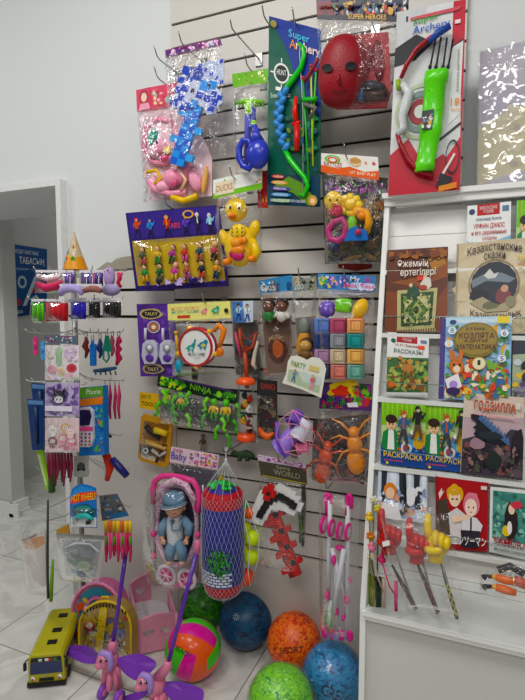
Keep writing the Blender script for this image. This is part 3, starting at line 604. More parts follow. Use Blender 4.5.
b=B(); b.E(236,243,y-.075,6,5,4,M('#f29a22',.35)); b.E(244,240,y-.07,4,4,3,M('#f0921e',.35)); b.E(238,250,y-.072,8,5,4,M('#ea8a20',.35)); b.obj('duckling',t)
b=B(); b.E(238,256,y-.07,7,5,3.5,M('#c02a6a',.4)); b.E(232,254,y-.068,3,4,2.5,M('#a8245c',.4)); b.obj('flower',t)
for u,v in((227,262),(252,259)): b=B(); b.E(u,v,y-.06,4.5,3.6,5,M('#ef8a20',.35)); b.obj('foot',t)
B().bag(pl,[(218,197),(262,188),(262,266),(221,269)],m=CLEAR,seed=14,o1=.10,amp=.008).obj('bag',t)
hook(234,178,.16,'through the white and green duck header')
b=B(); c=Card(b,YP(-.12),[(257,172),(268,170),(268,208),(258,208)],'#a82c28',.003); c.blobs(.05,.5,.95,.95,6,['#c84a30','#7a1c1c','#d8a040'],3,(.1,.2)); b.obj('red_card',label='red card mostly hidden between duck header and green archery card',cat='card')
# ---- 10 rattles
y=-.19; pl=YP(y); t=prod('baby_rattle_set','bag of rattles with yellow duck, magenta ring and blue block under a white rattles header','toy rattles',350,160,y)
b=B(); c=Card(b,pl,[(321,153),(378,157),(379,180),(321,172)],'#ece9e2',.002,front=.004); c.poly([(0,.62),(.3,.7),(.5,.55),(.75,.72),(1,.6),(1,1),(0,1)],'#e0622c'); c.ring(.2,.28,.14,.22,.3,'#7ac058'); c.ring(.2,.3,.09,.14,.35,'#e05a3a'); c.text('RATTLES',.05,.42,.36,.66,'#c03a34'); c.el(.6,.3,.1,.22,'#e8c9a0'); c.el(.6,.24,.1,.14,'#c89858'); c.el(.78,.3,.02,.05,'#e88a3a'); c.el(.92,.3,.03,.06,'#c84a5a'); c.text('LET BABY PLAY',.5,.74,.95,.88,'#f8e8c8'); b.obj('header_card',t)
b=B(); c=Card(b,YP(y+.03),[(322,172),(388,178),(386,262),(325,264)],'#3f3a36',.002); c.blobs(.03,.03,.97,.2,26,['#7a3a8a','#c0a0d0','#5a2a60','#e8e0e8','#3aa04a','#a848a0'],8,(.03,.07)); c.blobs(.03,.2,.97,.97,60,['#2a2a24','#5a4a2a','#3a4a3a','#8a6a34','#1c1c20','#4a3a5a','#6a7a4a'],9,(.05,.12)); b.obj('backing_card',t)
b=B(); b.E(333,201,y-.05,9,10,7,YEL); b.E(330,200,y-.078,1,1.2,.6,M('#1a1a1a',.2)); b.E(337,200,y-.078,1,1.2,.6,M('#1a1a1a',.2)); b.E(333.5,204,y-.08,3.4,1.1,2,M('#e88a20',.4)); b.obj('duck_rattle',t)
b=B(); 
for k in range(8):
    a=k*math.pi/4; b.E(350+9*math.cos(a),205+8*math.sin(a),y-.035,4,4,3,M('#f1d02c',.35))
b.E(350,205,y-.04,6,6,4,M('#efc428',.35)); b.obj('sun_rattle',t)
b=B(); b.T([(333,222),(328,230),(330,239),(338,241),(345,236),(346,225),(342,219)],y-.055,3.2,M('#b83c78',.3),10,True); b.E(337,211,y-.06,6,6,5,M('#c62c52',.3)); b.E(330,212,y-.05,3,3,3,M('#b22a4c',.3)); b.obj('ring_rattle',t,label='magenta ring rattle')
b=B(); b.T([(351,219),(358,210),(366,212),(369,222),(366,232)],y-.045,[3,4,4,4,3],M('#f0a51e',.35)); b.E(362,216,y-.05,5,4,4,M('#ee8a1e',.35)); b.E(352,224,y-.05,5,9,4,M('#7fc23a',.35)); b.E(368,226,y-.04,3,8,3,M('#e8cc30',.35)); b.obj('arch_rattle',t)
b=B(); b.pslab(YP(y-.05),[(344,236),(352,226),(366,230),(368,240),(344,241)],-.006,.012,M('#2a6ab8',.35)); b.E(358,232,y-.07,3,3,2,M('#c02a50',.3)); b.obj('car_rattle',t,label='blue rattle with red knob',bev=.001)
B().bag(pl,[(322,172),(380,180),(366,241),(326,239)],seed=16,o1=.09,amp=.008).obj('bag',t)
hook(347,158,.2,'through the white rattles header')
t=prod('toy_animal_pack','bag of dark brown and green plastic animals behind the rattle bag','toy animals',355,250,-.16)
yy=-.17
for i,(u,v,ru,rv,co) in enumerate([(333,246,8,6,'#2a3c70'),(345,252,9,5,'#4a3c28'),(358,250,9,6,'#3c4a2c'),(372,244,7,8,'#5a4224'),(378,228,5,9,'#2c2c28'),(380,206,4,8,'#8a5a20'),(370,257,9,4,'#7a5a34'),(350,259,10,3,'#8a6030'),(335,258,8,4,'#34342c'),(366,236,6,5,'#202a30')]):
    b=B(); b.E(u,v,yy,ru*.9,rv*.7,4,M(co,.5),(-1)**i*25); b.T([(u-ru*.5,v),(u-ru*.7,v+rv)],yy-.01,[1.4,.8],M(co,.5),5); b.T([(u+ru*.5,v),(u+ru*.7,v+rv)],yy-.01,[1.4,.8],M(co,.5),5); b.T([(u+ru*.6,v-1),(u+ru,v-rv),(u+ru*1.2,v-rv)],yy-.005,[2,1.6,1.2],M(co,.5),6); b.obj('plastic_animal',t)
B().bag(YP(yy),[(323,240),(388,180),(386,264),(326,264)],seed=17,o1=.05,amp=.01).obj('bag',t)
b=B(); b.pslab(YP(-.09),[(338,262),(372,262),(372,268),(356,271),(338,268)],0,.004,M('#a83a34',.5)); b.obj('red_card',label='red card edge peeping out under the bag of plastic animals',cat='card')
# ================================================================ wall goods, lower half
def creature(c,x,y,r,body,belly,seed=0):
    """plain printed animal: body, head, legs"""
    a=c.asp; c.el(x,y,r,r*a*.8,body,n=12); c.el(x+r*.7,y-r*a*.8,r*.55,r*a*.5,body,n=10); c.el(x+r*.1,y+r*a*.15,r*.6,r*a*.5,belly,n=10); c.el(x+r*.85,y-r*a*.9,r*.1,r*a*.1,'#14141a',n=6)
    c.poly([(x-r*.8,y+r*a*.4),(x-r*.4,y+r*a*.4),(x-r*.4,y+r*a*1.2),(x-r*.8,y+r*a*1.2)],body); c.poly([(x+r*.3,y+r*a*.4),(x+r*.7,y+r*a*.4),(x+r*.7,y+r*a*1.2),(x+r*.3,y+r*a*1.2)],body); c.poly([(x-r*.7,y-r*a*.3),(x-r*1.6,y+r*a*.2),(x-r*.8,y+r*a*.5)],body)
# ---- 12 walkie talkies
y=-.10; pl=YP(y); t=prod('toy_walkie_talkies','purple card with two white and purple toy walkie-talkies','toy radio',157,303,y)
b=B(); c=Card(b,pl,[(136.5,304),(175,303.5),(176,376),(140.5,376.5)],'#5b3594',.003); c.blobs(.02,.02,.98,.98,16,['#6a42a8','#4c2c80','#7448b0'],6,(.08,.16))
c.el(.36,.14,.3,.075,'#b9a86c',wob=.25,n=16); c.el(.36,.14,.24,.055,'#2a2138'); c.text('TALKY',.2,.115,.54,.16,'#d8c878'); c.ring(.42,.32,.17,.085,.18,'#c7c6d6'); c.el(.42,.32,.13,.065,'#b06a48'); c.el(.42,.32,.06,.03,'#f0e0d0'); c.el(.36,.9,.3,.07,'#a8985c',wob=.25,n=16); c.el(.36,.9,.24,.05,'#3a2c58'); c.text('TALKY',.2,.875,.52,.925,'#cfc070'); b.obj('backing_card',t)
b=B(); c=Card(b,pl,[(143,308),(145,308),(146,325),(144,325)],'#cfd0da',.001,front=.004)
for u0,v0 in((149.5,350),(167,350)):
    b=B(); o=[(u0-8,v0+6),(u0-7,v0-6),(u0-3,v0-10),(u0+3,v0-10),(u0+7,v0-6),(u0+8,v0+6),(u0+5,v0+14),(u0-5,v0+14)]
    b.pslab(pl,o,.002,.016,M('#c9c8d8',.35)); b.T([(u0-4,v0-10),(u0-4,v0-22)],y-.01,1.5,M('#d4d4e0',.35)); b.E(u0,v0-2,y-.018,5,5,2,M('#9c9cae',.35)); b.E(u0,v0-2,y-.024,2.6,2.6,1.4,M('#e9ece6',.3)); b.E(u0,v0+8,y-.018,5,4,1.5,M('#5f3a9e',.35)); b.obj('walkie_talkie',t)
# ---- 13 drum
y=-.17; pl=YP(y); t=prod('toy_drum_set','red rimmed toy drum with two printed dinosaurs under a yellow header','toy drum',200,303,y)
b=B(); c=Card(b,pl,[(167.5,304),(230,301),(231,318),(168,320.5)],'#e9e58a',.0015,front=.002); c.text('MUSIC WORLD',.06,.22,.5,.48,'#d08a6a'); c.text('MUSIC GAME',.06,.45,.5,.62,'#58b49a'); c.rect(.15,.72,.35,.9,'#c84a3a'); creature(c,.58,.55,.04,'#e07a8a','#f0b0b0'); creature(c,.76,.5,.05,'#3aa48a','#8ad0b8'); c.el(.93,.55,.035,.14,'#2a2a2a'); b.obj('header_card',t)
b=B(); cc=P(197,347,y-.02); k=Sp(cc); Rx=Matrix.Rotation(math.radians(90),3,'X')
b.lathe([(18.6*k,-.03),(19.5*k,-.03),(20*k,-.02),(20*k,.012),(19*k,.016),(17.2*k,.016),(17.2*k,.012)],M('#b3242c',.35,coat=.3),36,cc,Rx); ds=b.obj('drum_shell',t)
b=B(); q=[(179,329),(215,329),(215,365),(179,365)]; pd=YP(cc.y-.0125); c=Card(b,pd,q,base=False); c.el(.5,.5,.5,.5,'#eceeea',n=36); creature(c,.33,.52,.10,'#2f9a8c','#9ad0c4'); c.poly([(.36,.5),(.43,.28),(.47,.28),(.42,.52)],'#2f9a8c'); creature(c,.66,.44,.11,'#2c8fa4','#d8c070'); c.text('MUSIC GAME',.26,.66,.72,.74,'#23303c'); c.text('DINO',.42,.79,.58,.83,'#54606a'); b.obj('drum_skin',ds)
for a in(20,90,160,250,310):
    b=B(); ra=math.radians(a); b.E(197+20*math.cos(ra),347+20*math.sin(ra),y-.02,3,3,4,M('#e9b62a',.35)); b.obj('drum_lug',ds,label='yellow lug')
b=B(); b.T([(176,334),(178,352)],y-.015,1.6,M('#e2b42c',.35)); b.E(179,366,y-.02,4,7,4,M('#2a9ab8',.35)); b.T([(176,334),(176,331)],y-.015,[2.4,2],M('#e2b42c',.35)); b.obj('maraca',t)
b=B(); b.T([(214,331),(219,325),(224,330),(222,338),(219,348)],y-.02,[2.2,2.8,3.4,3,2],M('#ea862c',.35)); b.E(220,352,y-.02,4,5,3,M('#e27a24',.35)); b.obj('trumpet',t)
B().bag(pl,[(168,320),(231,318),(234,374),(172,376)],m=CLEAR,seed=21,o1=.05,amp=.009).obj('bag',t)
hook(205,303,.18,'holding the toy drum set',ext=.02)
# ---- 14 blue card + slingshots
y=-.12; pl=YP(y); t=prod('toy_slingshot','orange plastic slingshot hanging under a blue white card','slingshot',243,300,y)
b=B(); c=Card(b,pl,[(232,302),(253,300.5),(253,322),(233,323)],'#cfd9e6',.002); c.poly([(0,0),(.5,0),(.6,1),(0,1)],'#4a7cc0'); c.person(.3,.1,.8,'#2a1c18','#e0b090','#b8d8f0','#203a70'); c.person(.72,.15,.8,'#705030','#e8c0a0','#e8eef4','#3a5aa0'); b.obj('header_card',t)
b=B(); OR=M('#a84628',.4); b.T([(247,388),(246,368),(245,352)],y-.03,[2.4,2.2,2.2],OR); b.T([(245,352),(240,340),(240,328)],y-.03,[2,1.8,1.6],OR); b.T([(245,352),(253,346),(256,332)],y-.03,[2,1.8,1.6],OR); b.obj('fork',t)
b=B(); b.T([(240,328),(244,338),(249,340),(256,332)],y-.035,.8,M('#8a2c24',.5),6); b.obj('elastic_band',t)
b=B(); b.T([(235,332),(238,345),(241,358)],y-.01,[1.2,1.8,1],M('#c84a68',.4)); b.obj('pink_bird',t); 
t=prod('toy_recorder','cream plastic recorder pipe beside the orange slingshot','toy pipe',252,362,-.14); b=B(); b.T([(258,340),(255,352),(253,364),(256,369)],-.14,[1.4,2,2.4,1.6],M('#cdc4b2',.4)); b.obj('pipe_body',t); b=B(); b.T([(259,335),(258,341)],-.14,[1,1.5],M('#8a8f92',.3)); b.obj('mouthpiece',t)
t=prod('small_toy_pouch','dark clear pouch of small toys between the drum and the dolls','toy pouch',240,330,-.08); b=B(); b.pslab(YP(-.08),[(232,322),(258,320),(260,372),(236,375)],-.003,.003,M('#5a5450',.5)); b.obj('backing',t)
rg=random.Random(5)
for i in range(6): b=B(); b.E(rg.uniform(236,256),rg.uniform(328,366),-.095,3.4,5,3,M(rg.choice(['#7a3030','#34506a','#6a5a40','#8a8478','#2c2c30'],),.4)); b.obj('trinket',t)
B().bag(YP(-.08),[(232,302),(258,302),(262,376),(235,378)],m=CLEAR,seed=31,o1=.05,amp=.01).obj('bag',t)
# ---- 15/16 doll bags
for (q,hq,nm,lab,cols,sd) in [
 ([(260,292),(292,290),(294,378),(264,380)],[(258.5,281),(277,277),(292,275),(293,291),(260,293)],'doll_bag','brown toned bag with two little dark haired figures under a blue header',[('#2f7a34','#2a1814'),('#d8d4cc','#241210')],1),
 ([(293,292),(316,290),(317,378),(297,380)],[(293,277),(302,279),(316,276),(317,290),(293,292)],'animal_bag','clear bag with a yellow brown toy animal under a grey green header',[('#7a5a30','#4a3018')],2)]:
    y=-.15-.01*sd; pl=YP(y); t=prod(nm,lab,'toy bag',hq[0][0]+8,hq[0][1],y)
    b=B(); b.pslab(pl,hq,-.0,.002,M('#3f86b8' if sd==1 else '#8c948a',.35)); c=Card(b,pl,[hq[0],hq[2],hq[3],hq[4]],base=False,front=.003); c.blobs(.05,.15,.95,.9,12,['#1d2a3c','#6a4a38','#bcd6e6','#c8a488','#2c5a8a'] if sd==1 else ['#3c5a38','#707a68','#c8b090','#2a2a28'],sd,(.04,.1)); c.text('DOLLS' if sd==1 else 'ZOO',.06,.5,.45,.85,'#e8eef2'); b.obj('header_card',t)
    b=B(); b.pslab(pl,[(q[0][0]+2,318),(q[1][0]-1,316),(q[2][0]-2,372),(q[3][0]+3,374)],-.004,.006,M('#6a5246' if sd==1 else '#7a7068',.5)); c=Card(b,pl,[(q[0][0]+5,335),(q[1][0]-4,334),(q[2][0]-6,366),(q[3][0]+6,368)],base=False,front=.007); c.el(.5,.5,.48,.4,'#4a2a26'); c.el(.5,.45,.25,.28,'#a8552c',wob=.3); c.text('MUSIC',.15,.1,.8,.24,'#c8a878',arc=.1) if sd==1 else c.blobs(.1,.1,.9,.9,10,['#c88a2c','#8a4a20','#d8b060'],4,(.1,.2)); b.obj('insert_card',t)
    for i,(bc,hc) in enumerate(cols):
        u=269+i*13 if sd==1 else 306; b=B(); cc=P(u,321 if sd==1 else 360,y-.03); b.ell(cc+Vector((0,0,.02)),(.022,.02,.026),M(bc,.4)); b.ell(cc+Vector((0,-.004,.055)),(.024,.022,.024),M('#6a4434' if sd==1 else '#c89a50',.4)); b.ell(cc+Vector((0,.004,.064)),(.026,.024,.022),M(hc,.5))
        for s_ in(-1,1): b.tube([cc+Vector((.018*s_,0,.03)),cc+Vector((.03*s_,-.006,.012))],[.008,.006],M(bc,.4),7); b.ell(cc+Vector((.009*s_,-.024,.058)),.003,M('#f0f0ee'),None,6,4); b.tube([cc+Vector((.01*s_,0,.004)),cc+Vector((.012*s_,-.004,-.012))],[.009,.007],M('#4a2c22'),7)
        b.obj('little_figure',t)
    if sd==2:
        b=B(); b.E(303,344,y-.02,7,14,5,M('#c88a30',.45),8); b.E(304,326,y-.02,6,9,5,M('#7a8078',.45)); b.obj('plush',t)
    B().bag(pl,q,m=CLEAR,seed=22+sd,o1=.07,amp=.012).obj('bag',t)
# ---- 17 soft cubes
y=-.17; pl=YP(y); t=prod('soft_cube_set','bag of pastel soft number cubes with purple, green and yellow shapes on top','soft blocks',345,276,y)
b=B(); c=Card(b,pl,[(318,273.5),(376,276),(375.5,292),(318,289)],'#4a86c0',.002,front=.003); c.blobs(.02,.1,.55,.9,20,['#7a4ac0','#58b058','#e8a0c8','#f0e0f8','#3a60b0','#d8d060'],12,(.03,.07)); c.blobs(.5,.5,.98,.95,8,['#d0c0e8','#b8d0f0','#e8e0f8'],3,(.05,.1)); c.text('My',.56,.08,.72,.5,'#f6f6fa'); c.text('little Toys',.45,.55,.98,.88,'#e85a8a'); c.ring(.86,.28,.05,.16,.4,'#c84a9a'); b.obj('header_card',t)
rows=[(323.5,'#5f7fc4',''),(339,'#b2496a',''),(356,'#eca266','10')],[(323.5,'#2c3d70','7'),(339,'#8f8f98','8'),(356,'#1f8f8c','9')],[(323.5,'#a982a6','4'),(339,'#cdb99a','5'),(356,'#e6ac5a','6')],[(323.5,'#38405c',''),(339.5,'#d07a6a','2'),(356,'#6ca394','3')]
for j,row in enumerate(rows):
    v=325.5+j*15.3
    for u,co,tx in row:
        p=P(u,v,y-.03); k=Sp(p); b=B(); w=14.6*k; b.rbox(p,(w*1.04,w,w*.98),.004,M(co,.5),n=2); cf=Card(b,YP(p.y-w/2),[(u-6.5,v-6.5),(u+6.3,v-6.2),(u+6.3,v+6.5),(u-6.5,v+6.2)],base=False,front=.0006)
        hexc=[int(co[i:i+2],16) for i in(1,3,5)]; dk='#%02x%02x%02x'%tuple(int(h*.72) for h in hexc); lt='#%02x%02x%02x'%tuple(min(255,int(h*1.18)) for h in hexc)
        for a_ in((0.08,.08,.92,.14),(.08,.86,.92,.92),(.08,.08,.14,.92),(.86,.08,.92,.92)): cf.rect(*a_,dk,l=1)
        if tx: cf.text(tx,.3 if len(tx)==1 else .18,.22,.7 if len(tx)==1 else .82,.8,lt,l=2)
        b.obj('soft_cube',t,label='%s soft cube'%('numbered' if tx else 'plain'))
b=B(); p=P(327,309,y-.03); k=Sp(p); b.ell(p,(9.5*k,8*k,9*k),M('#6a48b8',.45),None,6,4); b.obj('soft_shape',t,label='purple faceted soft shape')
b=B(); p=P(344,305.5,y-.03); b.rbox(p,(15*k,14*k,14*k),.012,M('#76c82c',.45),Matrix.Rotation(.12,3,'Y')); b.obj('soft_shape',t,label='green soft shape')
b=B(); p=P(360,309,y-.03); b.ell(p,(7*k,8*k,10.5*k),M('#edbe28',.45),Matrix.Rotation(.5,3,'Y'),20,10,fn=lambda a,bb:1+.03*math.cos(8*bb)); b.obj('soft_shape',t,label='yellow ribbed soft shape')
B().bag(pl,[(318,290),(375,292),(371,378),(319,376)],m=CLEAR,seed=26,o1=.09,amp=.008).obj('bag',t)
for i,(u,v) in enumerate([(300,278),(345,277)]): hook(u,v,.19,['through the grey green header of the toy animal bag','through the blue header of the soft cubes'][i],ext=.02)
# ---- 18 white shaped card
t=prod('scalloped_card','white double-humped card printed with two small girls, in front of the doll bags','card',304,357,-.26)
b=B(); pl=YawP(304,375,-.26,-6); o=[(286,374),(288,361),(291,356),(297,355.5),(303,358),(307,360),(312,357),(319,358),(324,363),(326,369),(325,375),(321,398),(301,389),(282,383)]
b.pslab(pl,o,0,.002,M('#e5e4d6',.5)); c=Card(b,pl,[(288,357),(325,364),(320,396),(283,382)],base=False,front=.0025); c.poly([(.08,.45),(.97,.42),(.96,.93),(.1,.9)],'#b4c4a2'); c.poly([(.35,.45),(.97,.42),(.96,.7),(.5,.75)],'#c9d8d0'); c.text('PARTY',.12,.12,.5,.32,'#4a9a4a',skew=.02); c.l+=1; c.text('A',.2,.13,.27,.3,'#e08a30'); c.rect(.6,.14,.86,.3,'#d8c47a'); c.person(.25,.4,.46,'#a06a3a','#f0cfb0','#6a9ac8','#4a6a98'); c.person(.74,.42,.5,'#d8a04a','#f0cfb0','#d05a7a','#e89ab0'); b.obj('card',t)
# ---- 19 colourful header + insects
y=-.19; pl=YP(y); t=prod('toy_insect_bag','bag of big rubber insects, orange beetle on top, under a purple and yellow header','toy insects',345,384,y)
b=B(); c=Card(b,pl,[(321,382),(371,384),(372,411),(319,408.5)],'#54306e',.002,front=.002); c.el(.45,.25,.3,.4,'#e6c61e',wob=.5,n=18,seed=4); c.el(.4,.35,.18,.25,'#d83a20',wob=.6,n=16,seed=9); c.blobs(.55,.05,.98,.9,16,['#3c8a34','#2a5a28','#7ab83a','#a02c7a','#d0342c'],5,(.05,.1)); c.blobs(.02,.5,.5,.98,12,['#6a2a8a','#3a1c60','#c02c50','#3c8a34'],6,(.05,.1)); c.text('INSECTS',.06,.48,.6,.68,'#2c1a5e',skew=-.03); c.text('WORLD',.12,.7,.6,.92,'#241450',skew=-.03); c.poly([(.52,.75),(.72,.7),(.74,.88),(.55,.9)],'#e8e4ea'); b.obj('header_card',t)
def bug(t,u,v,w,h,tilt,col,y,dark,nm,lab):
    b=B(); r=math.radians(tilt); ax=(math.sin(r),-math.cos(r)); nx=(math.cos(r),math.sin(r)); m=M(col,.35,coat=.3); md=M(dark,.4)
    for k,(d,wr,hr) in enumerate([(-.32,.5,.32),(.1,.42,.22),(.38,.3,.14)]):
        b.E(u+ax[0]*d*h,v+ax[1]*d*h,y,w*wr,h*hr,w*.35,m,tilt)
    for j in range(4): d=-.5+.13*j; b.T([(u+ax[0]*d*h+nx[0]*w*s_,v+ax[1]*d*h+nx[1]*w*s_) for s_ in(-.42,0,.42)],[y-.012,y-.019,y-.012],.5,md,5)
    b.obj(nm,t,label=lab)
    for s_ in(-1,1):
        for k,(d0,dx,dy) in enumerate([(.28,1.1,.45),(.15,1.3,.1),(0,1.1,-.4)]):
            b=B(); a=(u+ax[0]*d0*h,v+ax[1]*d0*h); e1=(a[0]+nx[0]*w*dx*.6*s_+ax[0]*h*(dy*.5+.12),a[1]+nx[1]*w*dx*.6*s_+ax[1]*h*(dy*.5+.12)); e2=(a[0]+nx[0]*w*dx*s_+ax[0]*h*dy,a[1]+nx[1]*w*dx*s_+ax[1]*h*dy)
            b.T([a,e1,e2],[y,y-.012,y],[1.4,1.2,.7],m,6); b.obj('insect_leg',t)
bug(t,355,448,19,42,-4,'#d9861e',y-.045,'#a8600e','rubber_insect','orange beetle')
bug(t,325,460,17,38,12,'#c24a18',y-.03,'#7a240c','rubber_insect','red-orange insect')
bug(t,338,446,10,26,-35,'#2c1c18',y-.02,'#140c0a','rubber_insect','dark insect')
b=B(); b.T([(345,470),(354,478),(364,484)],y-.03,[1.5,3,1],M('#6c1c24',.35)); b.obj('rubber_worm',t); b=B(); b.T([(312,430),(320,424),(330,440)],y-.02,[1,1.6,1],M('#7a2018',.35)); b.obj('rubber_worm',t)
b=B(); b.pslab(pl,[(313,420),(368,414),(369,482),(312,480)],-.006,-.003,M('#3c3430',.6)); b.obj('backing',t)
B().bag(pl,[(318,409),(371,411),(371,486),(309,481)],seed=28,o1=.08,amp=.014).obj('bag',t)
# ---- 20 ninja header + green frog-like figures
y=-.14; pl=YP(y); t=prod('ninja_figure_pack','bag of small green toy fighters under a dark ninja header','toy figures',200,378,y)
b=B(); c=Card(b,pl,[(158,374),(182,376),(240,393),(238,408),(196,397),(157,386)][0:1]+[(240,392),(238,405),(157,386)],'#1c2a1c',.002,front=.002)
c.text('NINJA',.4,.2,.66,.8,'#7ac840',skew=.05); c.blobs(.68,.15,.96,.8,8,['#4a9a34','#8ad04a','#2a6a24'],3,(.02,.04)); c.blobs(.03,.05,.35,.95,12,['#5ab83a','#2a6a24','#c8d040','#8ad04a'],9,(.03,.05)); c.poly([(.05,.0),(.9,.05),(.9,.12),(.05,.1)],'#5a3a8a'); b.obj('header_card',t)
GR='#58b62e'
for (u,v,sc,dk) in[(167,398,.062,0),(181,402,.062,0),(193,407,.055,1),(214,412,.072,0),(226,414,.075,0),(203,407,.055,1)]:
    p=P(u,v+10,y-.02); b=B(); figurine(b,p,sc*1.35,'#4a4f50' if dk else '#d8b02c','#6a6a68' if dk else GR,skin='#6a6a68' if dk else GR,leg='#55585a' if dk else '#3f9a24'); b.obj('toy_fighter',t,label='grey toy fighter' if dk else 'green toy fighter')
for k,(u,v,d) in enumerate([(160,408,-1),(172,416,1),(186,420,1),(176,402,-1),(206,420,-1),(221,424,1),(219,432,-1),(233,426,1),(208,404,-1),(236,410,1),(226,440,1),(162,396,1),(190,398,-1)]):
    b=B(); b.T([(u,v-6),(u+4*d,v-1),(u+2*d,v+5),(u+5*d,v+7)],y-.03,[2.2,1.8,1.5,2.2],M(['#5cc22e','#3f9a24','#7ad03a'][k%3],.35)); b.obj('limb',t)
b=B(); b.pslab(pl,[(158,390),(238,408),(236,432),(160,418)],-.006,-.003,M('#5b5a54',.6)); b.obj('backing',t)
B().bag(pl,[(157,386),(238,405),(237,436),(160,423)],seed=29,o1=.05,amp=.012).obj('bag',t)
hook(178,377,.15,'holding the ninja fighter pack',ext=.02); hook(243,378,.14,'above the toy jar',ext=.02)
# ---- 21 yellow tool card
y=-.10; pl=YP(y); t=prod('toy_tool_card','yellow and black blister card of toy builder tools hanging low on the left','toy tools',155,393,y)
b=B(); c=Card(b,pl,[(139.5,392),(159,394),(158.5,411),(139.5,408)],'#dfb31c',.002); c.text('DO IT',.1,.15,.6,.38,'#2a2210'); c.text('TOOLS',.1,.55,.9,.8,'#2a2210'); b.obj('header_card',t)
b=B(); o=[(144,414),(168,420),(172,424),(169,464),(165,468),(141,461),(138,457),(141,417)]; b.pslab(pl,o,0,.012,M('#c9921c',.4)); c=Card(b,pl,[(143,416),(171,422),(167,466),(139,460)],base=False,front=.0125); c.poly([(.05,.1),(.95,.08),(.9,.5),(.06,.5)],'#8a5c14'); c.poly([(.05,.55),(.95,.52),(.9,.92),(.05,.9)],'#7a5010'); c.poly([(0,.64),(.4,.66),(.4,.88),(0,.85)],'#141210'); c.ring(.2,.76,.1,.06,.4,'#e8e4d8'); b.obj('backing_card',t)
for nm,pts,r,co,lab in [('hammer',[(146,426),(151,432),(160,438)],2.6,'#1c1a16','black plastic hammer'),('saw',[(155,430),(167,434)],3.4,'#e0c02c','yellow plastic saw'),('ruler',[(146,442),(166,449)],2.2,'#cfa860','tan ruler'),('wrench',[(152,450),(160,456),(166,452)],1.8,'#b8b4a8','pale wrench'),('screwdriver',[(156,462),(164,444)],1.5,'#5a2c14',None)]:
    b=B(); b.T(pts,y-.018,r,M(co,.4),7); b.obj(nm,t,label=lab)
B().bag(pl,[(143,416),(171,422),(167,466),(139,460)],m=CLEAR,seed=30,o1=.03,amp=.004,nu=8,nv=8).obj('blister',t)
# ---- 22 jar with orange lids
y=-.20; t=prod('toy_jar','clear tube of small toys with orange lid and orange base','toy jar',247,442,y)
p0=P(246,439,y); k=Sp(p0); p1=Vector((p0.x,p0.y,P(248,381,y).z)); r=8.6*k; Hj=p1.z-p0.z
b=B(); b.lathe([(0,-.006),(r*1.02,-.006),(r*1.05,.004),(r*1.0,.022),(0,.022)],M('#e5551a',.35,coat=.3),24,p0); b.obj('base_cap',t)
b=B(); b.lathe([(r*.9,-.014),(r*1.12,-.012),(r*1.12,0),(r*.8,.012),(0,.016)],M('#ee5c1c',.35,coat=.3),24,p1); b.obj('lid',t)
b=B(); b.lathe([(r*.94,.022),(r*.98,Hj*.5),(r*.94,Hj-.012)],CLEAR,24,p0); b.obj('tube',t)
rg=random.Random(8)
for i in range(14):
    a=rg.uniform(0,6.28); rr=rg.uniform(.2,.62)*r; b=B(); p=p0+Vector((rr*math.cos(a),rr*math.sin(a),.03+.011*i)); co=['#b02a20','#141414','#e8e6e0','#7a1c18','#d8a02c','#2c5a34'][i%6]; b.ell(p,(.012,.01,.014),M(co,.4),None,9,6); b.ell(p+Vector((.006,-.006,.012)),(.007,.007,.008),M(co,.4),None,7,5); b.tube([p,p+Vector((.016,-.004,-.008))],[.005,.003],M(co,.4),5); b.obj('small_toy',t)
# small dark bag to its right
t=prod('dark_toy_bag','dark clear bag with red lettering behind the toy jar','toy bag',266,380,-.11); b=B(); pl=YP(-.11); c=Card(b,pl,[(257,379),(277,381),(277,440),(257,438)],'#30302f',.004); c.text('DINO',.2,.06,.9,.16,'#c83a30'); c.blobs(.05,.2,.95,.95,18,['#5a2420','#24303c','#44403c','#7a6a50'],3,(.1,.2)); b.obj('backing_card',t)
b=B(); b.T([(259,428),(262,434),(268,437),(274,433)],-.14,[2,3.6,4,1],M('#e0641c',.35)); b.T([(262,434),(258,428)],-.14,[2,1],M('#e0641c',.35)); b.obj('orange_creature',t)
B().bag(pl,[(257,395),(277,396),(279,444),(256,442)],m=CLEAR,seed=41,o1=.05,amp=.01,nu=8,nv=10).obj('bag',t)
# ---- 23 bucket net
y=-.24; t=prod('beach_bucket_net','pink net with small purple and white plastic buckets','toy buckets',293,412,y)
def bucket(u,v,r,h,ti,tz,m,nm='toy_bucket',lab=None):
    b=B(); p=P(u,v,y-.02); k=Sp(p); R=Matrix.Rotation(math.radians(ti),3,'Y')@Matrix.Rotation(math.radians(tz),3,'X')
    b.lathe([(0,-h/2*k),(r*.72*k,-h/2*k),(r*.9*k,h/2*k),(r*1.08*k,h/2*k),(r*1.08*k,(h/2-1.5)*k),(r*.85*k,(h/2-1)*k),(r*.66*k,-(h/2-1)*k),(0,-(h/2-1.2)*k)],m,22,p,R); b.obj(nm,t,label=lab)
bucket(302,429,9.5,20,-150,15,M('#d9dbe6',.3),lab='white bucket'); bucket(288,440,10.5,24,-140,-10,M('#9b78d8',.3),lab='lilac bucket'); bucket(296,418,8,14,-160,40,M('#7d55c0',.35),lab='purple bucket'); bucket(303,447,7,10,-100,0,M('#e879a0',.35),lab='pink bucket')
b=B(); b.T([(277,422),(277,438),(281,450),(286,458)],y-.05,[2,2.4,2,1],M('#6a4ab8',.35)); b.obj('shovel',t)
b=B(); PK=M('#e898b4',.5)
for pts in ([(293,410),(280,420),(276,436),(285,452),(300,457)],[(293,410),(288,425),(293,445),(306,456)],[(293,410),(301,422),(310,438),(308,455)],[(293,410),(308,418),(315,436),(308,455)],[(279,424),(294,424),(312,430)],[(277,440),(292,437),(313,442)],[(284,452),(298,450),(310,450)]): b.T(pts,y-.075,.38,PK,5)
b.obj('net',t)
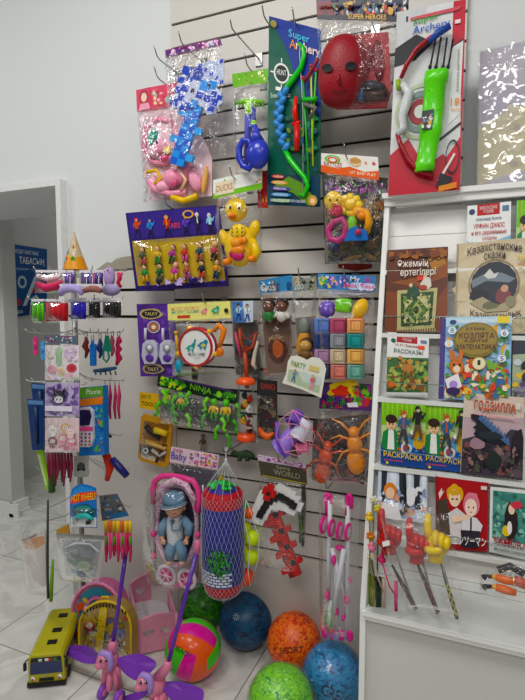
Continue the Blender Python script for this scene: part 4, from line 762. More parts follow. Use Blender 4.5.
# ---- 24 dinosaur, small brown figure
def croc(u,v,y,L,col,name,label,cat):
    t=prod(name,label,cat,u,v+4,y); b=B(); m=M(col,.45,bump=.4,bscale=120)
    b.T([(u-L*.5,v-2),(u-L*.3,v-1),(u-.1*L,v),(u+.15*L,v-1),(u+.35*L,v),(u+.5*L,v+2)],y,[.6,2,4,4.6,3,.8],m); b.obj('body',t)
    b=B(); b.T([(u-L*.42,v-2),(u-L*.5,v-1)],y-.01,[2.2,1.4],m); b.E(u-L*.36,v-3,y,3,2.4,2,m); b.obj('head',t)
    for d in(-.12,.2):
        for s_ in(0,1): b=B(); b.T([(u+d*L,v+2),(u+d*L-2+3*s_,v+6)],y-.012+.024*s_,[1.6,1.2],m,6); b.obj('leg',t)
croc(243,455,-.15,24,'#2f4a2c','toy_dinosaur','dark green plastic dinosaur hooked beside the net bag knot','toy dinosaur')
t=prod('brown_trinket','tiny brown and cream hanging figure in the gap under the ninja pack','toy figure',203,452,-.05); b=B(); figurine(b,P(203,450,-.05),.07,'#6a5a3c','#4a3a24',skin='#9a8a68',leg='#a8a090'); b.obj('figure_body',t)
# ---- 25 baby header, doll bag
y=-.12; pl=YP(y); t=prod('baby_header_bag','long pink flowered baby header with a dark clear bag behind the stroller','toy bag',195,452,y)
b=B(); c=Card(b,pl,[(171,446.5),(219,455),(217.5,470),(169.5,462)],'#f0d9e2',.002,front=.002); c.blobs(.4,.05,.98,.95,30,['#d0487a','#e878a8','#8a4ab8','#e8c050','#f0a0c0','#5a70c0'],13,(.02,.05)); c.text('Baby',.02,.3,.34,.92,'#5a4ab0'); c.text('cute',.05,.04,.25,.28,'#c84a8a'); b.obj('header_card',t)
b=B(); b.pslab(pl,[(171,464),(217,472),(216,500),(172,500)],-.004,0,M('#595560',.5)); b.obj('insert_card',t); b=B(); b.T([(176,482),(186,478),(190,488)],y-.02,3,M('#3a4a6a',.4)); b.obj('accessory',t)
B().bag(pl,[(170,463),(217,471),(217,520),(171,516)],m=CLEAR,seed=42,o1=.03,amp=.008).obj('bag',t)
t=prod('small_yellow_tag','small yellow tag with dark lettering beside the net bag','tag',216,485,-.1); b=B(); c=Card(b,YP(-.1),[(211,474),(223,476),(222,492),(211,490)],'#d3b92c',.002); c.poly([(.2,.3),(.5,.25),(.8,.6),(.4,.7)],'#3a3220'); b.obj('tag_card',t)
# ---- 27 net punching bag
y=-.26; t=prod('toy_punching_bag','blue and red toy punching bag in a white net, hanging by its knot','toy punching bag',224,597,y)
pc=P(223,540,y); k=Sp(pc); zt=P(224,487,y).z; zb=P(222,592,y).z; r=21*k
def ring_prof(z0,z1,r0,r1,n=6): return [(r0+(r1-r0)*i/n,z0+(z1-z0)*i/n) for i in range(n+1)]
Hb=zt-zb; base=Vector((pc.x,pc.y,zb)); BL=M('#2a2f86',.6,bump=.3,bscale=300); RD=M('#b8202c',.55,bump=.3,bscale=300)
b=B(); b.lathe([(r*.93,Hb*.13),(r,Hb*.16),(r*1.01,Hb*.5),(r*.97,Hb*.83),(r*.93,Hb*.86)],BL,36,base); 
# printed goalkeeper-free graphic: brick band, leafy print
pf=lambda a,z,o=.0015:(base+Vector(((r*1.0+o)*math.sin(a),-(r*1.0+o)*math.cos(a),z*Hb)))
for j in range(5):
    for i in range(7):
        a0=-.95+.27*i+(.13 if j%2 else 0)+.0; z0=.155+j*.026
        if a0>.75: continue
        b.poly([pf(a0,z0),pf(a0+.22,z0),pf(a0+.22,z0+.017),pf(a0,z0+.017)],M('#d6dae8',.5))
for j in range(4): b.poly([pf(-.9,.33+j*.05),pf(-.1,.33+j*.05),pf(-.1,.335+j*.05),pf(-.9,.335+j*.05)],M('#aab4dc',.5))
rg=random.Random(6)
for i in range(150):
    a=rg.gauss(.3,.27); z=rg.gauss(.38,.07); s_=rg.uniform(.008,.02)
    if not(-.4<a<1. and .2<z<.55): continue
    o_=.002+i*.00004; b.poly([pf(a+s_*3.5*math.cos(q*1.05+i),z+s_*math.sin(q*1.05+i),o_) for q in range(6)],M(rg.choice(['#2f8a34','#1c5a24','#3fa040','#153f1c']),.5))
b.obj('bag_body',t)
b=B(); b.lathe([(0,-.002),(r*.55,0),(r*.8,Hb*.03),(r*.91,Hb*.08),(r*.935,Hb*.135)],RD,36,base); b.obj('bottom_band',t,label='red bottom band')
b=B(); b.lathe([(r*.955,Hb*.84),(r*.98,Hb*.86),(r*.96,Hb*.945),(r*.9,Hb*.965),(r*.7,Hb*.975)],RD,36,base); b.obj('top_band',t,label='red top band')
b=B(); b.lathe([(r*.72,Hb*.96),(r*.6,Hb*1.0),(r*.3,Hb*1.03),(0,Hb*1.035)],M('#3a3490',.6),24,base)
for i in range(46):
    a=rg.uniform(0,6.28); rr=rg.uniform(0,.65)*r; p=base+Vector((rr*math.cos(a),rr*math.sin(a),Hb*1.0+ (1-rr/r)*.02)); b.ell(p,(.010,.010,.007),M(rg.choice(['#2fb84a','#239a3c','#47c860']),.5),None,7,4)
b.obj('stuffing',t,label='green ruffled filling')
# net: crossing diagonals around the bag and gathered up to the knot
NET=M('#dfe2e6',.5,var=0); kn=P(226,460,y); N_=30
prof=[(0,-.008),(r*.6,-.006),(r*.86,Hb*.03),(r*1.0,Hb*.13),(r*1.045,Hb*.3),(r*1.05,Hb*.5),(r*1.03,Hb*.7),(r*1.0,Hb*.86),(r*.98,Hb*.94)]
def netp(f,a):
    x=f*(len(prof)-1); i=min(int(x),len(prof)-2); q=x-i; rr=prof[i][0]*(1-q)+prof[i+1][0]*q; z=prof[i][1]*(1-q)+prof[i+1][1]*q
    return base+Vector((rr*math.sin(a),-rr*math.cos(a),z))
b=B()
for i in range(N_):
    for s_ in(-1,1): b.tube([netp(f/24,2*math.pi*i/N_+s_*f/24*2.6) for f in range(25)],.00038,NET,4,caps=False,smooth=True)
for i in range(14):
    a=2*math.pi*i/14; p=netp(1,a); b.tube([p,p.lerp(kn,.35)+Vector((0,0,.004)),p.lerp(kn,.8),kn],.0008,NET,4)
b.ell(kn,(.006,.006,.010),NET); b.tube([kn,kn+Vector((0,0,.03)),kn+Vector((.01,-.004,.055)),kn+Vector((-.003,0,.05)),kn],.0022,NET,6); b.obj('net',t)
hook(226,452,.27,'carrying the netted punching bag',ext=.03)
# ---- 28 WORLD header + block pickaxe
y=-.17; pl=YP(y); t=prod('toy_block_pickaxe','red, black and white toy block pickaxe in a clear bag with world header','toy pickaxe',283,460,y)
b=B(); c=Card(b,pl,[(257,454),(306,463.5),(307,485),(261,476)],'#4a4436',.002,front=.002); c.poly([(0,0),(1,0),(1,.25),(0,.3)],'#d8c8d8'); c.blobs(.02,.02,.98,.26,20,['#c04a9a','#8a3ab0','#e8e0f0','#d88ab8'],3,(.02,.04)); c.text('GAME',.36,.36,.66,.5,'#bcb49a'); c.text('WORLD',.3,.55,.86,.8,'#a8a48c'); c.rect(.03,.93,.97,.98,'#b8b03a'); b.obj('header_card',t)
org=(293,574); RR,BK,WW,DR='#b8201c','#141414','#dededc','#7c1512'
cells={}
for j in range(0,12):
    x=0
    cells[(-1,j)]=RR if j%3 else DR; cells[(0,j)]=RR if (j+1)%3 else BK
    if j%3==1: cells[(-2,j)]=RR
    if j%3==2: cells[(1,j)]=RR
blocktool(pl,(295,577),-20,5.6,cells,.02,.004).obj('pick_handle',t)
b=B()
def sq(u,v,r_,o0,o1,co):
    c_,s2=math.cos(.38),math.sin(.38); b.pslab(pl,[(u+(x*c_-y2*s2)*r_,v+(x*s2+y2*c_)*r_) for x,y2 in((-1,-1),(1,-1),(1,1),(-1,1))],o0,o1,M(co,.4))
for j,(u,v) in enumerate([(275,491),(280,489),(286,492),(291,495),(295,500),(298,507),(292,511),(286,508),(280,506),(275,507),(262,496),(259,503),(256,510),(254,518),(260,521),(264,515),(267,509),(271,505)]): sq(u,v,4.0,.02,.034+.0002*j,'#dddddb')
for j,(u,v) in enumerate([(275,498),(280,497),(285,500),(290,503),(293,506),(270,501),(266,505),(263,510),(260,515)]): sq(u,v,3.4,.036,.0395+.0002*j,'#141414')
for j,(u,v) in enumerate([(266,491),(270,488),(272,494),(267,497)]): sq(u,v,3.6,.036,.042+.0002*j,'#b8201c')
sq(268,494,1.8,.042,.0445,'#30100e')
b.obj('pick_head',t)
B().bag(pl,[(257,478),(306,486),(308,565),(301,579),(252,562)],m=None,seed=44,o1=.05,amp=.01).obj('bag',t) if False else B().bag(pl,[(259,477),(307,486),(303,578),(252,564)],seed=44,o1=.05,amp=.012).obj('bag',t)
hook(280,462,.18,'through the world header',ext=.02)
# ---- 30 net of small balls
t=prod('small_ball_net','string of small yellow-green and orange balls right of the punching bag','small balls',250,585,-.22)
for u,v,r_,co in[(243,506,5,'#3aa84a'),(249,513,6,'#e0622c'),(245,528,7,'#b8cc2c'),(252,538,8,'#c8e030'),(243,549,6,'#d8d82c'),(251,557,8,'#c4dc2c'),(246,577,8.5,'#e8501c')]:
    b=B(); b.E(u,v,-.2,r_,r_,r_,M(co,.4)); b.obj('small_ball',t)
b=B(); b.T([(246,500),(252,515),(259,540),(258,560),(250,586)],-.235,.4,NET,4); b.T([(241,500),(240,520),(242,545),(241,570),(246,586)],-.235,.4,NET,4); b.T([(246,500),(244,520),(250,545),(248,570),(250,586)],-.25,.4,NET,4); b.obj('net',t)
# ---- 31 dark green slim toy
t=prod('green_toy_sword','slim dark green and black toy hanging between pickaxe and folded stroller','toy sword',305,545,-.1); b=B(); b.T([(303,480),(304,500),(303,520),(303,546)],-.1,[4,5,5,3],M('#1f241c',.4),8,ovl=.4); b.obj('scabbard',t); b=B(); b.T([(299,512),(301,530),(300,543)],-.12,[1,2,1],M('#47752a',.4)); b.obj('blade_edge',t,label='green edge')
# ================================================================ spinner rack with small goods
YS=-.24; t=thing('spinner_rack',G(79,640),'white wire spinner rack with curved prongs, by the doorway','display rack'); ax=P(79,450,YS); ax0=Vector((ax.x,YS,0)); t.location=ax0; LOC[t.name]=ax0
b=B(); ztop=P(79,270,YS).z; b.cyl(ax0+Vector((0,0,.02)),ax0+Vector((0,0,ztop)),.012,M('#8f9192',.35,.5)); b.obj('pole',t)
b=B(); b.lathe([(0,0),(.12,0),(.12,.012),(.03,.03),(.014,.06),(0,.06)],WIRE,28,ax0); b.obj('base',t)
def prong(u,v,y,w=None):
    b=B(); p=P(u,v,y); c=Vector((ax0.x,ax0.y,p.z)); d=(p-c); m=c.lerp(p,.5)+Vector((0,0,-.012))
    b.tube([c+Vector((0,0,.004)),c.lerp(p,.2)+Vector((0,0,-.006)),m,p,p+d.normalized()*.012+Vector((0,0,.014))],.0019,WIRE,6); b.obj('prong',t)
for v,us in [(270,[(36,-.42),(50,-.5),(66,-.55),(92,-.55),(108,-.48),(122,-.4)]),(299,[(30,-.42),(38,-.48),(56,-.55),(78,-.56),(94,-.55),(112,-.48),(122,-.38)]),(332,[(28,-.4),(36,-.44),(44,-.5),(60,-.56),(90,-.54),(98,-.5),(107,-.46),(122,-.36)]),(381,[(28,-.36),(34,-.44),(60,-.57),(92,-.52),(110,-.4),(123,-.34)]),(418,[(61,-.57)]),(436,[(108,-.42),(121,-.36)]),(470,[(40,-.4),(60,-.52),(104,-.46),(112,-.4),(128,-.36)]),(482,[(46,-.42),(83,-.55)]),(507,[(50,-.46),(116,-.42),(130,-.36)]),(521,[(46,-.42),(112,-.44)])]:
    for u,y in us: prong(u,v,y)
for v in(272,334,384,472,509):
    z=P(79,v,YS).z; b=B(); b.tube([Vector((ax0.x+.045*math.cos(a*math.pi/8),YS+.045*math.sin(a*math.pi/8),z)) for a in range(16)],.002,WIRE,5,True); b.obj('ring',t)
# party hat standing on top
y=-.42; p=P(75.5,270,y); k=Sp(p); t=prod('party_hat','shiny paper party hat with orange bottom and blue red yellow print, topmost on the spinner','party hat',75.5,270,y)
b=B(); r=12.5*k; h=P(75,233,y).z-p.z; b.lathe([(r,0),(r*.66,h*.34)],M('#e0982a',.3,coat=.3),28,p); b.lathe([(r*.66,h*.34),(r*.36,h*.64),(r*.03,h)],M('#c9b38c',.3,coat=.3),28,p)
rg=random.Random(2)
for i in range(26):
    a=rg.uniform(-1.5,1.2)-.4; f=rg.uniform(.1,.75); rr=r*(1-f)*1.02; s_=rg.uniform(.25,.45)*(1-f)+.12
    b.poly([p+Vector((rr*math.sin(a+s_*.5*math.cos(q)),-rr*math.cos(a+s_*.5*math.cos(q)),h*(f+s_*.17*math.sin(q))))+Vector((0,-.0006*(1+i*.1),0)) for q in [j*math.pi/4 for j in range(8)]],M(['#3a7ad0','#d8402c','#f0d040','#5ab0e0','#4a9a44','#f4f0e8'][i%6],.35))
b.obj('cone',t); b=B(); b.ell(p+Vector((0,0,h)),.004,M('#d8b078')); b.obj('tip',t)
# row 1: hair goods
def packet(u0,v0,u1,v1,y,name,label,cat,fill,group=None,sd=0,film_=True,back=None):
    t=prod(name,label,cat,(u0+u1)/2,v0,y,group); pl=YP(y)
    b=B(); b.pslab(pl,R4(u0+.5,v0,u1-.5,v0+2.4),0,.0012,M('#e4e2e6',.4)); b.obj('hang_strip',t)
    if back: b=B(); b.pslab(pl,R4(u0+1,v0+2,u1-1,v1-1),-.0015,0,M(back,.4)); b.obj('backing',t)
    fill(t,pl)
    if film_: B().bag(pl,R4(u0,v0+2,u1,v1),m=CLEAR,seed=sd,o1=.022,amp=.004,nu=6,nv=6,freq=40).obj('bag',t)
    return t
def f_pink(t,pl):
    b=B(); b.T([(38,284),(46,288),(56,286),(62,281)],pl.p.y-.01,[3,4.4,4.4,2.4],M('#c92f5c',.5)); b.obj('hair_band',t)
    b=B(); b.T([(38,276),(48,279),(60,276)],pl.p.y-.006,[2.6,3,2.6],M('#efd6dc',.5)); b.obj('ribbon',t)
packet(35,270,64,293,-.5,'hair_band_pack','clear pack of crimson and white hair bands, left end of the top spinner row','hair bands',f_pink,sd=50)
def f_fur(col,pts,rs):
    def f(t,pl):
        b=B(); b.T(pts,pl.p.y-.012,rs,M(col,.9,bump=1,bscale=260),9); b.obj('fur_piece',t)
    return f
def f_rib(cols,us,v0,v1):
    def f(t,pl):
        for i,u in enumerate(us): b=B(); b.T([(u,v0),(u+.8*(-1)**i,(v0+v1)/2),(u,v1)],pl.p.y-.008,[1.2,1.7,1.2],M(cols[i%len(cols)],.45),6); b.obj('ribbon',t)
    return f
packet(63,270,74,286,-.54,'purple_clip_pack','narrow pack of violet hair ribbons under the party hat','hair ribbons',f_rib(['#6a46a0','#8a68b8'],[65.5,68.5,71.5],273,284),sd=51)
packet(79,270,104,288,-.53,'purple_ribbon_pack','wide pack of dark violet hair ribbons beside the tall lilac fur piece','hair ribbons',f_rib(['#4a2f86','#7a5ab0','#382070','#8a6ab8','#a85a90'],[82,85,88,91,94,97,100,102],273,286),sd=52)
t=packet(59,284,83,298,-.57,'lilac_fur_scrunchie','fluffy lilac hair scrunchie below the party hat','hair scrunchie',f_fur('#b5a6dc',[(60,295),(63,290),(70,288),(78,289),(82,294)],[2.6,4.2,4.6,4,2.4]),sd=53,film_=False)
packet(82,284,102,295,-.56,'brown_scrunchie','brownish pink hair scrunchie between the two lilac fur pieces','hair scrunchie',f_fur('#9a6660',[(84,291),(90,289),(96,289),(101,291)],[2.4,3.4,3.4,2.4]),sd=54,film_=False)
t=prod('lilac_fur_pompom','tall fluffy lilac hair piece with a round lilac base, right on the top row','hair piece',110,268,-.46)
b=B(); b.E(109.5,277,-.46,6,10.5,5,M('#bfa2d2',.9,bump=1,bscale=260)); b.obj('upright_fur',t); b=B(); b.E(111,290,-.48,10.5,6,7,M('#a99cc6',.9,bump=1,bscale=260)); b.obj('round_fur',t)
t=prod('pink_charm','small crimson plastic charm at the right end of the top spinner row','charm',119.5,270,-.4); b=B(); b.T([(118,273),(120,278),(118,283),(121,287)],-.4,[1.6,2.4,2,1.6],M('#cc2a52',.35)); b.obj('charm_body',t); b=B(); b.E(121.5,274,-.4,1.6,2,None,M('#e05a80',.35)); b.obj('charm_drop',t)
# row 2: packs of hair elastics
def f_el(cols,u0,u1,v0,v1,n):
    def f(t,pl):
        for i in range(n):
            u=u0+(u1-u0)*(i+.5)/n; b=B(); b.T([(u,v0),(u+.3,(v0+v1)/2),(u,v1)],pl.p.y-.008,(u1-u0)/n*.55,M(cols[i%len(cols)],.7,bump=.5,bscale=400),7); b.obj('elastic',t)
    return f
for (u0,u1,v0,v1,cols,n,lab,y) in [(31,45,299,323,['#6cc61e','#4f9e12'],5,'light green',-.5),(45,69,299,323,['#d82432','#b81a28'],8,'bright red',-.54),(70,87,298,321,['#2a1fb8','#1f169a'],6,'royal blue',-.56),(88,101,298,320,['#121214','#1c1c20'],4,'black, squeezed next to the blue pack',-.54),(102,122,298,319,['#1b1c1c','#101112','#2a2c2c'],6,'black, at the right end of the row',-.49)]:
    packet(u0,v0,u1,v1,y,'hair_elastic_pack','pack of %s'%(lab+' hair elastics' if ',' not in lab else lab.split(',')[0]+' hair elastics,'+lab.split(',')[1]),'hair elastics',f_el(cols,u0+1,u1-1,v0+4,v1-2,n),group='packs of hair elastics',sd=u0)
# row 3
for (u,v0,v1,co,lab,y) in [(35,336,356,'#e04488','hot pink',-.44),(42.5,340,361,'#4f9ad8','sky blue',-.5)]:
    t=prod('hanging_comb',lab+' little comb on the left of the sticker sheets','comb',u,v0,y); b=B(); b.pslab(YP(y),[(u-2,v0+2),(u+1.6,v0),(u+2.2,v1-3),(u,v1),(u-1.8,v1-3)],0,.004,M(co,.4)); b.E(u,v0+9,y-.006,2.4,3,1.2,M(co,.4)); b.obj('comb_body',t)
def sheet(q,hq,name,label,base,pals,sd,sub=None):
    y=-.60; pl=YP(y); t=prod(name,label,'sticker sheet',q[0][0]+15,q[0][1],y,'sticker sheets on the spinner front')
    if hq: b=B(); c=Card(b,pl,hq,'#5c6a78',.001,front=.003); c.blobs(.03,.1,.97,.9,16,['#e8e0e8','#c84a60','#3a4a60','#b0c8d8'],sd,(.02,.05)); b.obj('header_strip',t)
    b=B(); c=Card(b,pl,q,base,.002); sub(c); b.obj('sheet_card',t); B().sheet(pl,q,.002,CLEAR,.002,8,8,sd,thick=.004).obj('cover_film',t)
def s1(c):
    c.poly([(.3,.1),(.42,.05),(.5,.2),(.5,.6),(.34,.62)],'#a8c8a4'); c.el(.42,.15,.1,.09,'#b8d4b0'); c.el(.78,.66,.15,.13,'#cf4a58'); c.el(.78,.66,.08,.07,'#b83a48'); c.el(.2,.7,.14,.12,'#e8a8bc'); c.el(.46,.77,.12,.11,'#e8d48a'); c.el(.46,.77,.07,.06,'#d8b8c8'); c.el(.72,.25,.18,.12,'#e0c8e4'); c.el(.15,.3,.08,.08,'#e6dcc8'); c.blobs(.55,.05,.95,.45,8,['#e8b8d0','#d0c0e0','#f0e0ec'],2,(.04,.07)); c.blobs(.05,.8,.95,.97,10,['#e0a0b8','#d8c8e0','#c8d8b8'],3,(.03,.06))
def s2(c):
    c.blobs(.02,.02,.98,.98,34,['#7a5ca8','#a88cc8','#5a4488','#d8c8e4','#b8a0d0'],4,(.06,.13)); c.el(.4,.42,.2,.2,'#2a2040'); c.poly([(.24,.12),(.36,.3),(.26,.4)],'#1c1a26'); c.poly([(.6,.12),(.46,.3),(.56,.4)],'#1c1a26'); c.el(.4,.5,.13,.11,'#eee8ee'); c.el(.35,.5,.02,.03,'#1c1a26',n=6); c.el(.45,.5,.02,.03,'#1c1a26',n=6); c.poly([(.0,.68),(.8,.7),(.8,.86),(0,.84)],'#e8e0ee')
def s3(c):
    for x,y_,co in((.22,.35,'#f2ecec'),(.6,.28,'#d8b88a'),(.22,.68,'#8a5a58'),(.5,.6,'#e0a0ac'),(.78,.66,'#d890a0'),(.75,.4,'#e8c8cc')): c.el(x,y_,.14,.13,co,n=12); c.el(x,y_+.01,.08,.07,'#f4e4e0',n=10); c.el(x-.03,y_,.012,.018,'#2a2024',n=6); c.el(x+.03,y_,.012,.018,'#2a2024',n=6,l=c.l); c.el(x,y_+.13,.1,.08,co,n=9)
    c.blobs(.03,.82,.97,.97,10,['#d8a0b0','#e8c8d0','#b88090'],5,(.03,.06))
sheet([(45,345),(79,345),(79,380),(45,380)],[(44,335),(77,336),(77,344),(44,343.5)],'sticker_sheet','pale sticker sheet with green figure and red flower, uppermost of the three','#ece4e6',None,60,s1)
sheet([(45,383),(79,383),(79,416.5),(45,416)],None,'sticker_sheet','violet sticker sheet with a dark violet cat-eared face, middle of the three','#c9b8dc',None,61,s2)
sheet([(45,418),(79,418),(79,452),(45,452)],None,'sticker_sheet','pale pink sticker sheet with round animal faces, lowest of the three','#e6cfd2',None,62,s3)
# keychains
for (u,v0,v1,co,kind,lab,y) in [(86,334,358,'#6e1f24',0,'dark red',-.52),(92.5,337,366,'#1b62a8',1,'bright blue long',-.54),(100,336,358,'#242a6c',0,'navy',-.5),(106.5,334,362,'#14735f',2,'teal loop',-.5),(112,333,356,'#b8506a',0,'dusty rose',-.44),(118.5,333,365,'#cf2856',3,'hot pink knotted',-.42)]:
    t=prod('keychain',lab+' strap keychain on the third spinner row','keychain',u,v0,y,'keychains on the spinner'); m=M(co,.5)
    b=B(); b.T([(u-1,v0-1),(u+1,v0-2),(u+1.6,v0+2),(u,v0+4),(u-1,v0+2)],y,.5,STEEL,5,True); b.obj('split_ring',t)
    b=B()
    if kind==1: b.pslab(YP(y),[(u-3,v0+8),(u+3,v0+7),(u+3,v1),(u-2.6,v1)],-.002,.004,m); b.T([(u,v0+3),(u,v0+9)],y,1.6,m)
    elif kind==2: b.T([(u,v0+2),(u-3,v0+14),(u-3,v1-3),(u,v1),(u+2.6,v1-4),(u+1,v0+14)],y,1,m,6,True); b.pslab(YP(y),[(u-1.5,v0+2),(u+1.5,v0+2),(u+5,v0+18),(u-4,v0+17)],-.002,.004,m)
    elif kind==3: 
        b.T([(u,v0+4),(u+1,v0+8),(u-1,v0+12),(u+1,v0+16),(u-1,v0+20),(u+1,v0+25),(u-2,v1)],y,[2,3,2.2,3.2,2.4,3.4,1.4],m,7)
    else: b.T([(u,v0+3),(u+.6,v0+8),(u-1,v0+12),(u+1.4,v0+17),(u-.4,v1)],y,[1.2,2.6,3.2,2.4,1],m,7)
    b.obj('strap',t)
t=prod('blue_hair_claw','row of dark blue hair claws in a flat pack under the keychains','hair claw',105,368,-.44); b=B(); b.T([(94,371),(104,370),(116,368)],-.44,[1.6,2.4,1.6],M('#2b5c80',.4)); b.obj('claw_bar',t)
for i in range(5): b=B(); b.T([(95+i*5,371),(96+i*5,375)],-.45,.8,M('#24506f',.4),5); b.obj('claw_tooth',t)
# left blue packs
for (u0,v0,u1,v1,y,lab) in [(31,383,45,436,-.42,'deep blue brush pack behind'),(27,399,44,450,-.5,'blue tube pack in front')]:
    t=prod('blue_brush_pack',lab+' at the left of the sticker sheets','brush pack',u0+6,v0,y); b=B(); c=Card(b,YP(y),[(u0,v0),(u1,v0+1),(u1,v1),(u0+5,v1)],'#1d3a6c',.006); c.rect(.05,.02,.95,.1,'#5f86b4'); c.rect(.3,.2,.8,.9,'#27488a'); b.obj('pack_card',t); b=B(); b.T([(u0+9,v0+8),(u0+10,v1-6)],y-.008,2,M('#14264c',.35)); b.obj('tube',t)
# toy phone box
y=-.5; pl=YawP(92,420,y,0); t=prod('toy_phone_box','blue box with a pink and white toy phone under a green orange top','toy phone',92,386,y)
b=B(); c=Card(b,pl,[(79,388),(103,386),(104,455),(79,456)],'#2c78c0',.03); c.poly([(0,0),(1,0),(1,.14),(0,.16)],'#5f9c34'); c.text('Phone',.3,.03,.9,.11,'#d8e8c8'); c.poly([(0,.17),(1,.15),(.96,.26),(0,.27)],'#e0822c'); c.blobs(.6,.3,.98,.95,18,['#3f92d8','#58b0e0','#e07a3a','#5ab84a','#2058a0'],6,(.05,.1)); b.obj('box',t)
b=B(); b.pslab(pl,[(80,408),(88,407),(92,411),(92.5,440),(90,447),(80,447)],.001,.014,M('#e6e0e8',.35)); b.pslab(pl,[(80,410),(89,410),(91,416),(89,425),(80,426)],.012,.018,M('#1d1448',.25)); b.pslab(pl,[(80,427),(92,427),(92,431),(80,431)],.012,.0165,M('#e2508e',.35)); tph=b.obj('toy_phone',t)
for i in range(3):
    for j in range(4): b=B(); b.E(81.5+i*4,434+j*3.6,y-.016,1.3,1.2,.8,M(['#2f8a3a','#c83a6a','#2a3a90','#d84a2c'][(i+j)%4],.4)); b.obj('phone_key',tph)
# pink tassels
for i,u in enumerate((105,110,115,119)):
    t=prod('pink_tassel','thin pink plastic tassel hanging right of the toy phone box','tassel',u,384,-.42,'pink tassels on the spinner'); b=B(); b.T([(u,385),(u+.5,396),(u-.6,408),(u+.6,419)],-.42-.005*i,[.8,1.8,1.6,1],M('#b8305e',.5),6); b.obj('tassel_strip',t); b=B(); b.T([(u,380),(u,386)],-.42-.005*i,.5,STEEL,4); b.obj('loop',t)
t=prod('tiny_beetle_charm','tiny dark charm alone on a bare prong right of the phone box','charm',110,436,-.43); b=B(); b.E(110,436,-.43,2.6,1.6,1.4,M('#3a3028',.4),20); b.obj('charm_body',t)
# row 5
t=prod('burgundy_strap_pack','pack of burgundy straps under the sticker sheets','straps',60,452,-.55); pl=YP(-.55)
for i in range(8): b=B(); u=48+i*3.3; b.T([(u,453),(u+.5,468),(u+(-1)**i,478+(i%3)*4)],-.55-.003*(i%2),[1.4,1.7,.9],M(['#7a2038','#8e2c48'][i%2],.5),6); b.obj('strap',t)
t=prod('lime_slim_pack','slim lime green pack slanting at the left lower spinner','slim pack',44,452,-.46); b=B(); c=Card(b,YP(-.46),[(36,451),(43,450),(50,488),(46,490)],'#8fc02c',.004); c.rect(.1,.1,.5,.9,'#c8dca0'); b.obj('pack_card',t)
b=B(); b.T([(50,460),(51,476),(52,492)],-.48,[1.6,3,3.4],M('#36631e',.4)); b.obj('bottle',t)
t=prod('grey_toy_card','small grey toy car card hung behind the hot car card','toy card',80,457,-.5); b=B(); c=Card(b,YP(-.5),R4(74,456,88,477),'#a7a9a2',.003); c.el(.5,.5,.3,.2,'#4a4c4a'); c.el(.3,.65,.1,.07,'#1c1c1c'); c.el(.7,.65,.1,.07,'#1c1c1c'); b.obj('card',t)
t=prod('toy_dart_gun','red and navy toy gun slanting at the right of the spinner','toy gun',110,446,-.42); b=B(); b.T([(102,447),(107,457),(110,468),(107,480)],-.44,[2.6,4.2,4,2.6],M('#d43a26',.35)); b.obj('gun_body',t); b=B(); b.T([(112,459),(119,467),(127,476)],-.45,[3.6,4,3.4],M('#1f2166',.35)); b.obj('gun_barrel',t,label='navy barrel')
# car card
y=-.62; pl=YP(y); t=prod('toy_car_card','blue flame card with a yellow red banner and a teal toy car','toy car',83,484,y)
b=B(); o=[(70,497),(72,489),(77,485),(82,484),(88,485),(96,488),(97,528),(70,527)]; b.pslab(pl,o,-.002,0,M('#1f6fbe',.3)); c=Card(b,pl,R4(70,484,97,528),base=False,front=.0006); c.poly([(.05,.3),(.15,.12),(.45,.04),(.9,.12),(.95,.25),(.1,.5)],'#2d8ad4'); c.poly([(.02,.32),(.3,.2),(.98,.16),(.98,.28),(.7,.36),(.3,.42),(.02,.46)],'#e23a1c'); c.text('HOT WHEELS',.05,.22,.95,.38,'#f4cc1e',skew=-.06); c.poly([(.04,.62),(.2,.5),(.6,.45),(.95,.6),(.9,.72),(.2,.72)],'#14525c'); c.el(.5,.56,.3,.07,'#2a8c8a'); c.rect(.02,.76,.98,.98,'#d8e0e4'); b.obj('backing_card',t)
b=B(); b.T([(73,519),(79,516),(87,516),(93,519)],y-.012,[1.6,3,3,1.6],M('#2aa7a4',.25,coat=.5)); b.obj('car_body',t)
for u in(76.5,89.5): b=B(); p=P(u,521.5,y-.014); b.cyl(p,p+Vector((0,-.012,0)),.008,M('#18181a')); b.obj('wheel',t)
B().sheet(pl,R4(71,508,96,527),0,CLEAR,.001,6,6,70,thick=.03).obj('blister',t)
# right: grey pack + neon sticks
t=prod('grey_blister_pack','grey blister pack of small parts behind the neon sticks','blister pack',112,495,-.44); b=B(); c=Card(b,YP(-.44),[(99,496),(116,494),(128,516),(102,521)],'#5a5c5e',.006); c.blobs(.05,.05,.95,.95,14,['#8a8c90','#3a3c40','#b8bcc0','#2f6a9a'],4,(.08,.15)); c.poly([(.3,.8),(1,.8),(1,1),(.3,1)],'#2f6fa0'); b.obj('backing_card',t)
for i in range(7):
    u=106+i*4; t=prod('neon_stick','neon pink, yellow and green bubble stick, one of the bunch beside the purple toy handle','toy stick',u,520,-.44,'neon sticks on the spinner'); yy=-.46-.01*(i%2)
    b=B(); b.T([(u,521),(u,532)],yy,1.9,M(['#e8c022','#e06a2c','#e8b822'][i%3],.35),7); b.obj('cap',t)
    b=B(); b.T([(u,532),(u+.5,550),(u+.2,562-(i%3)*3)],yy,[1.6,2,1],M(['#c82a5a','#d8447a','#b82050'][i%3],.35),7); tb=b.obj('tube',t)
    if i%2==0: b=B(); b.T([(u,537),(u+.3,545)],yy-.006,1.2,M('#58a02c',.35),6); b.obj('green_band',tb)
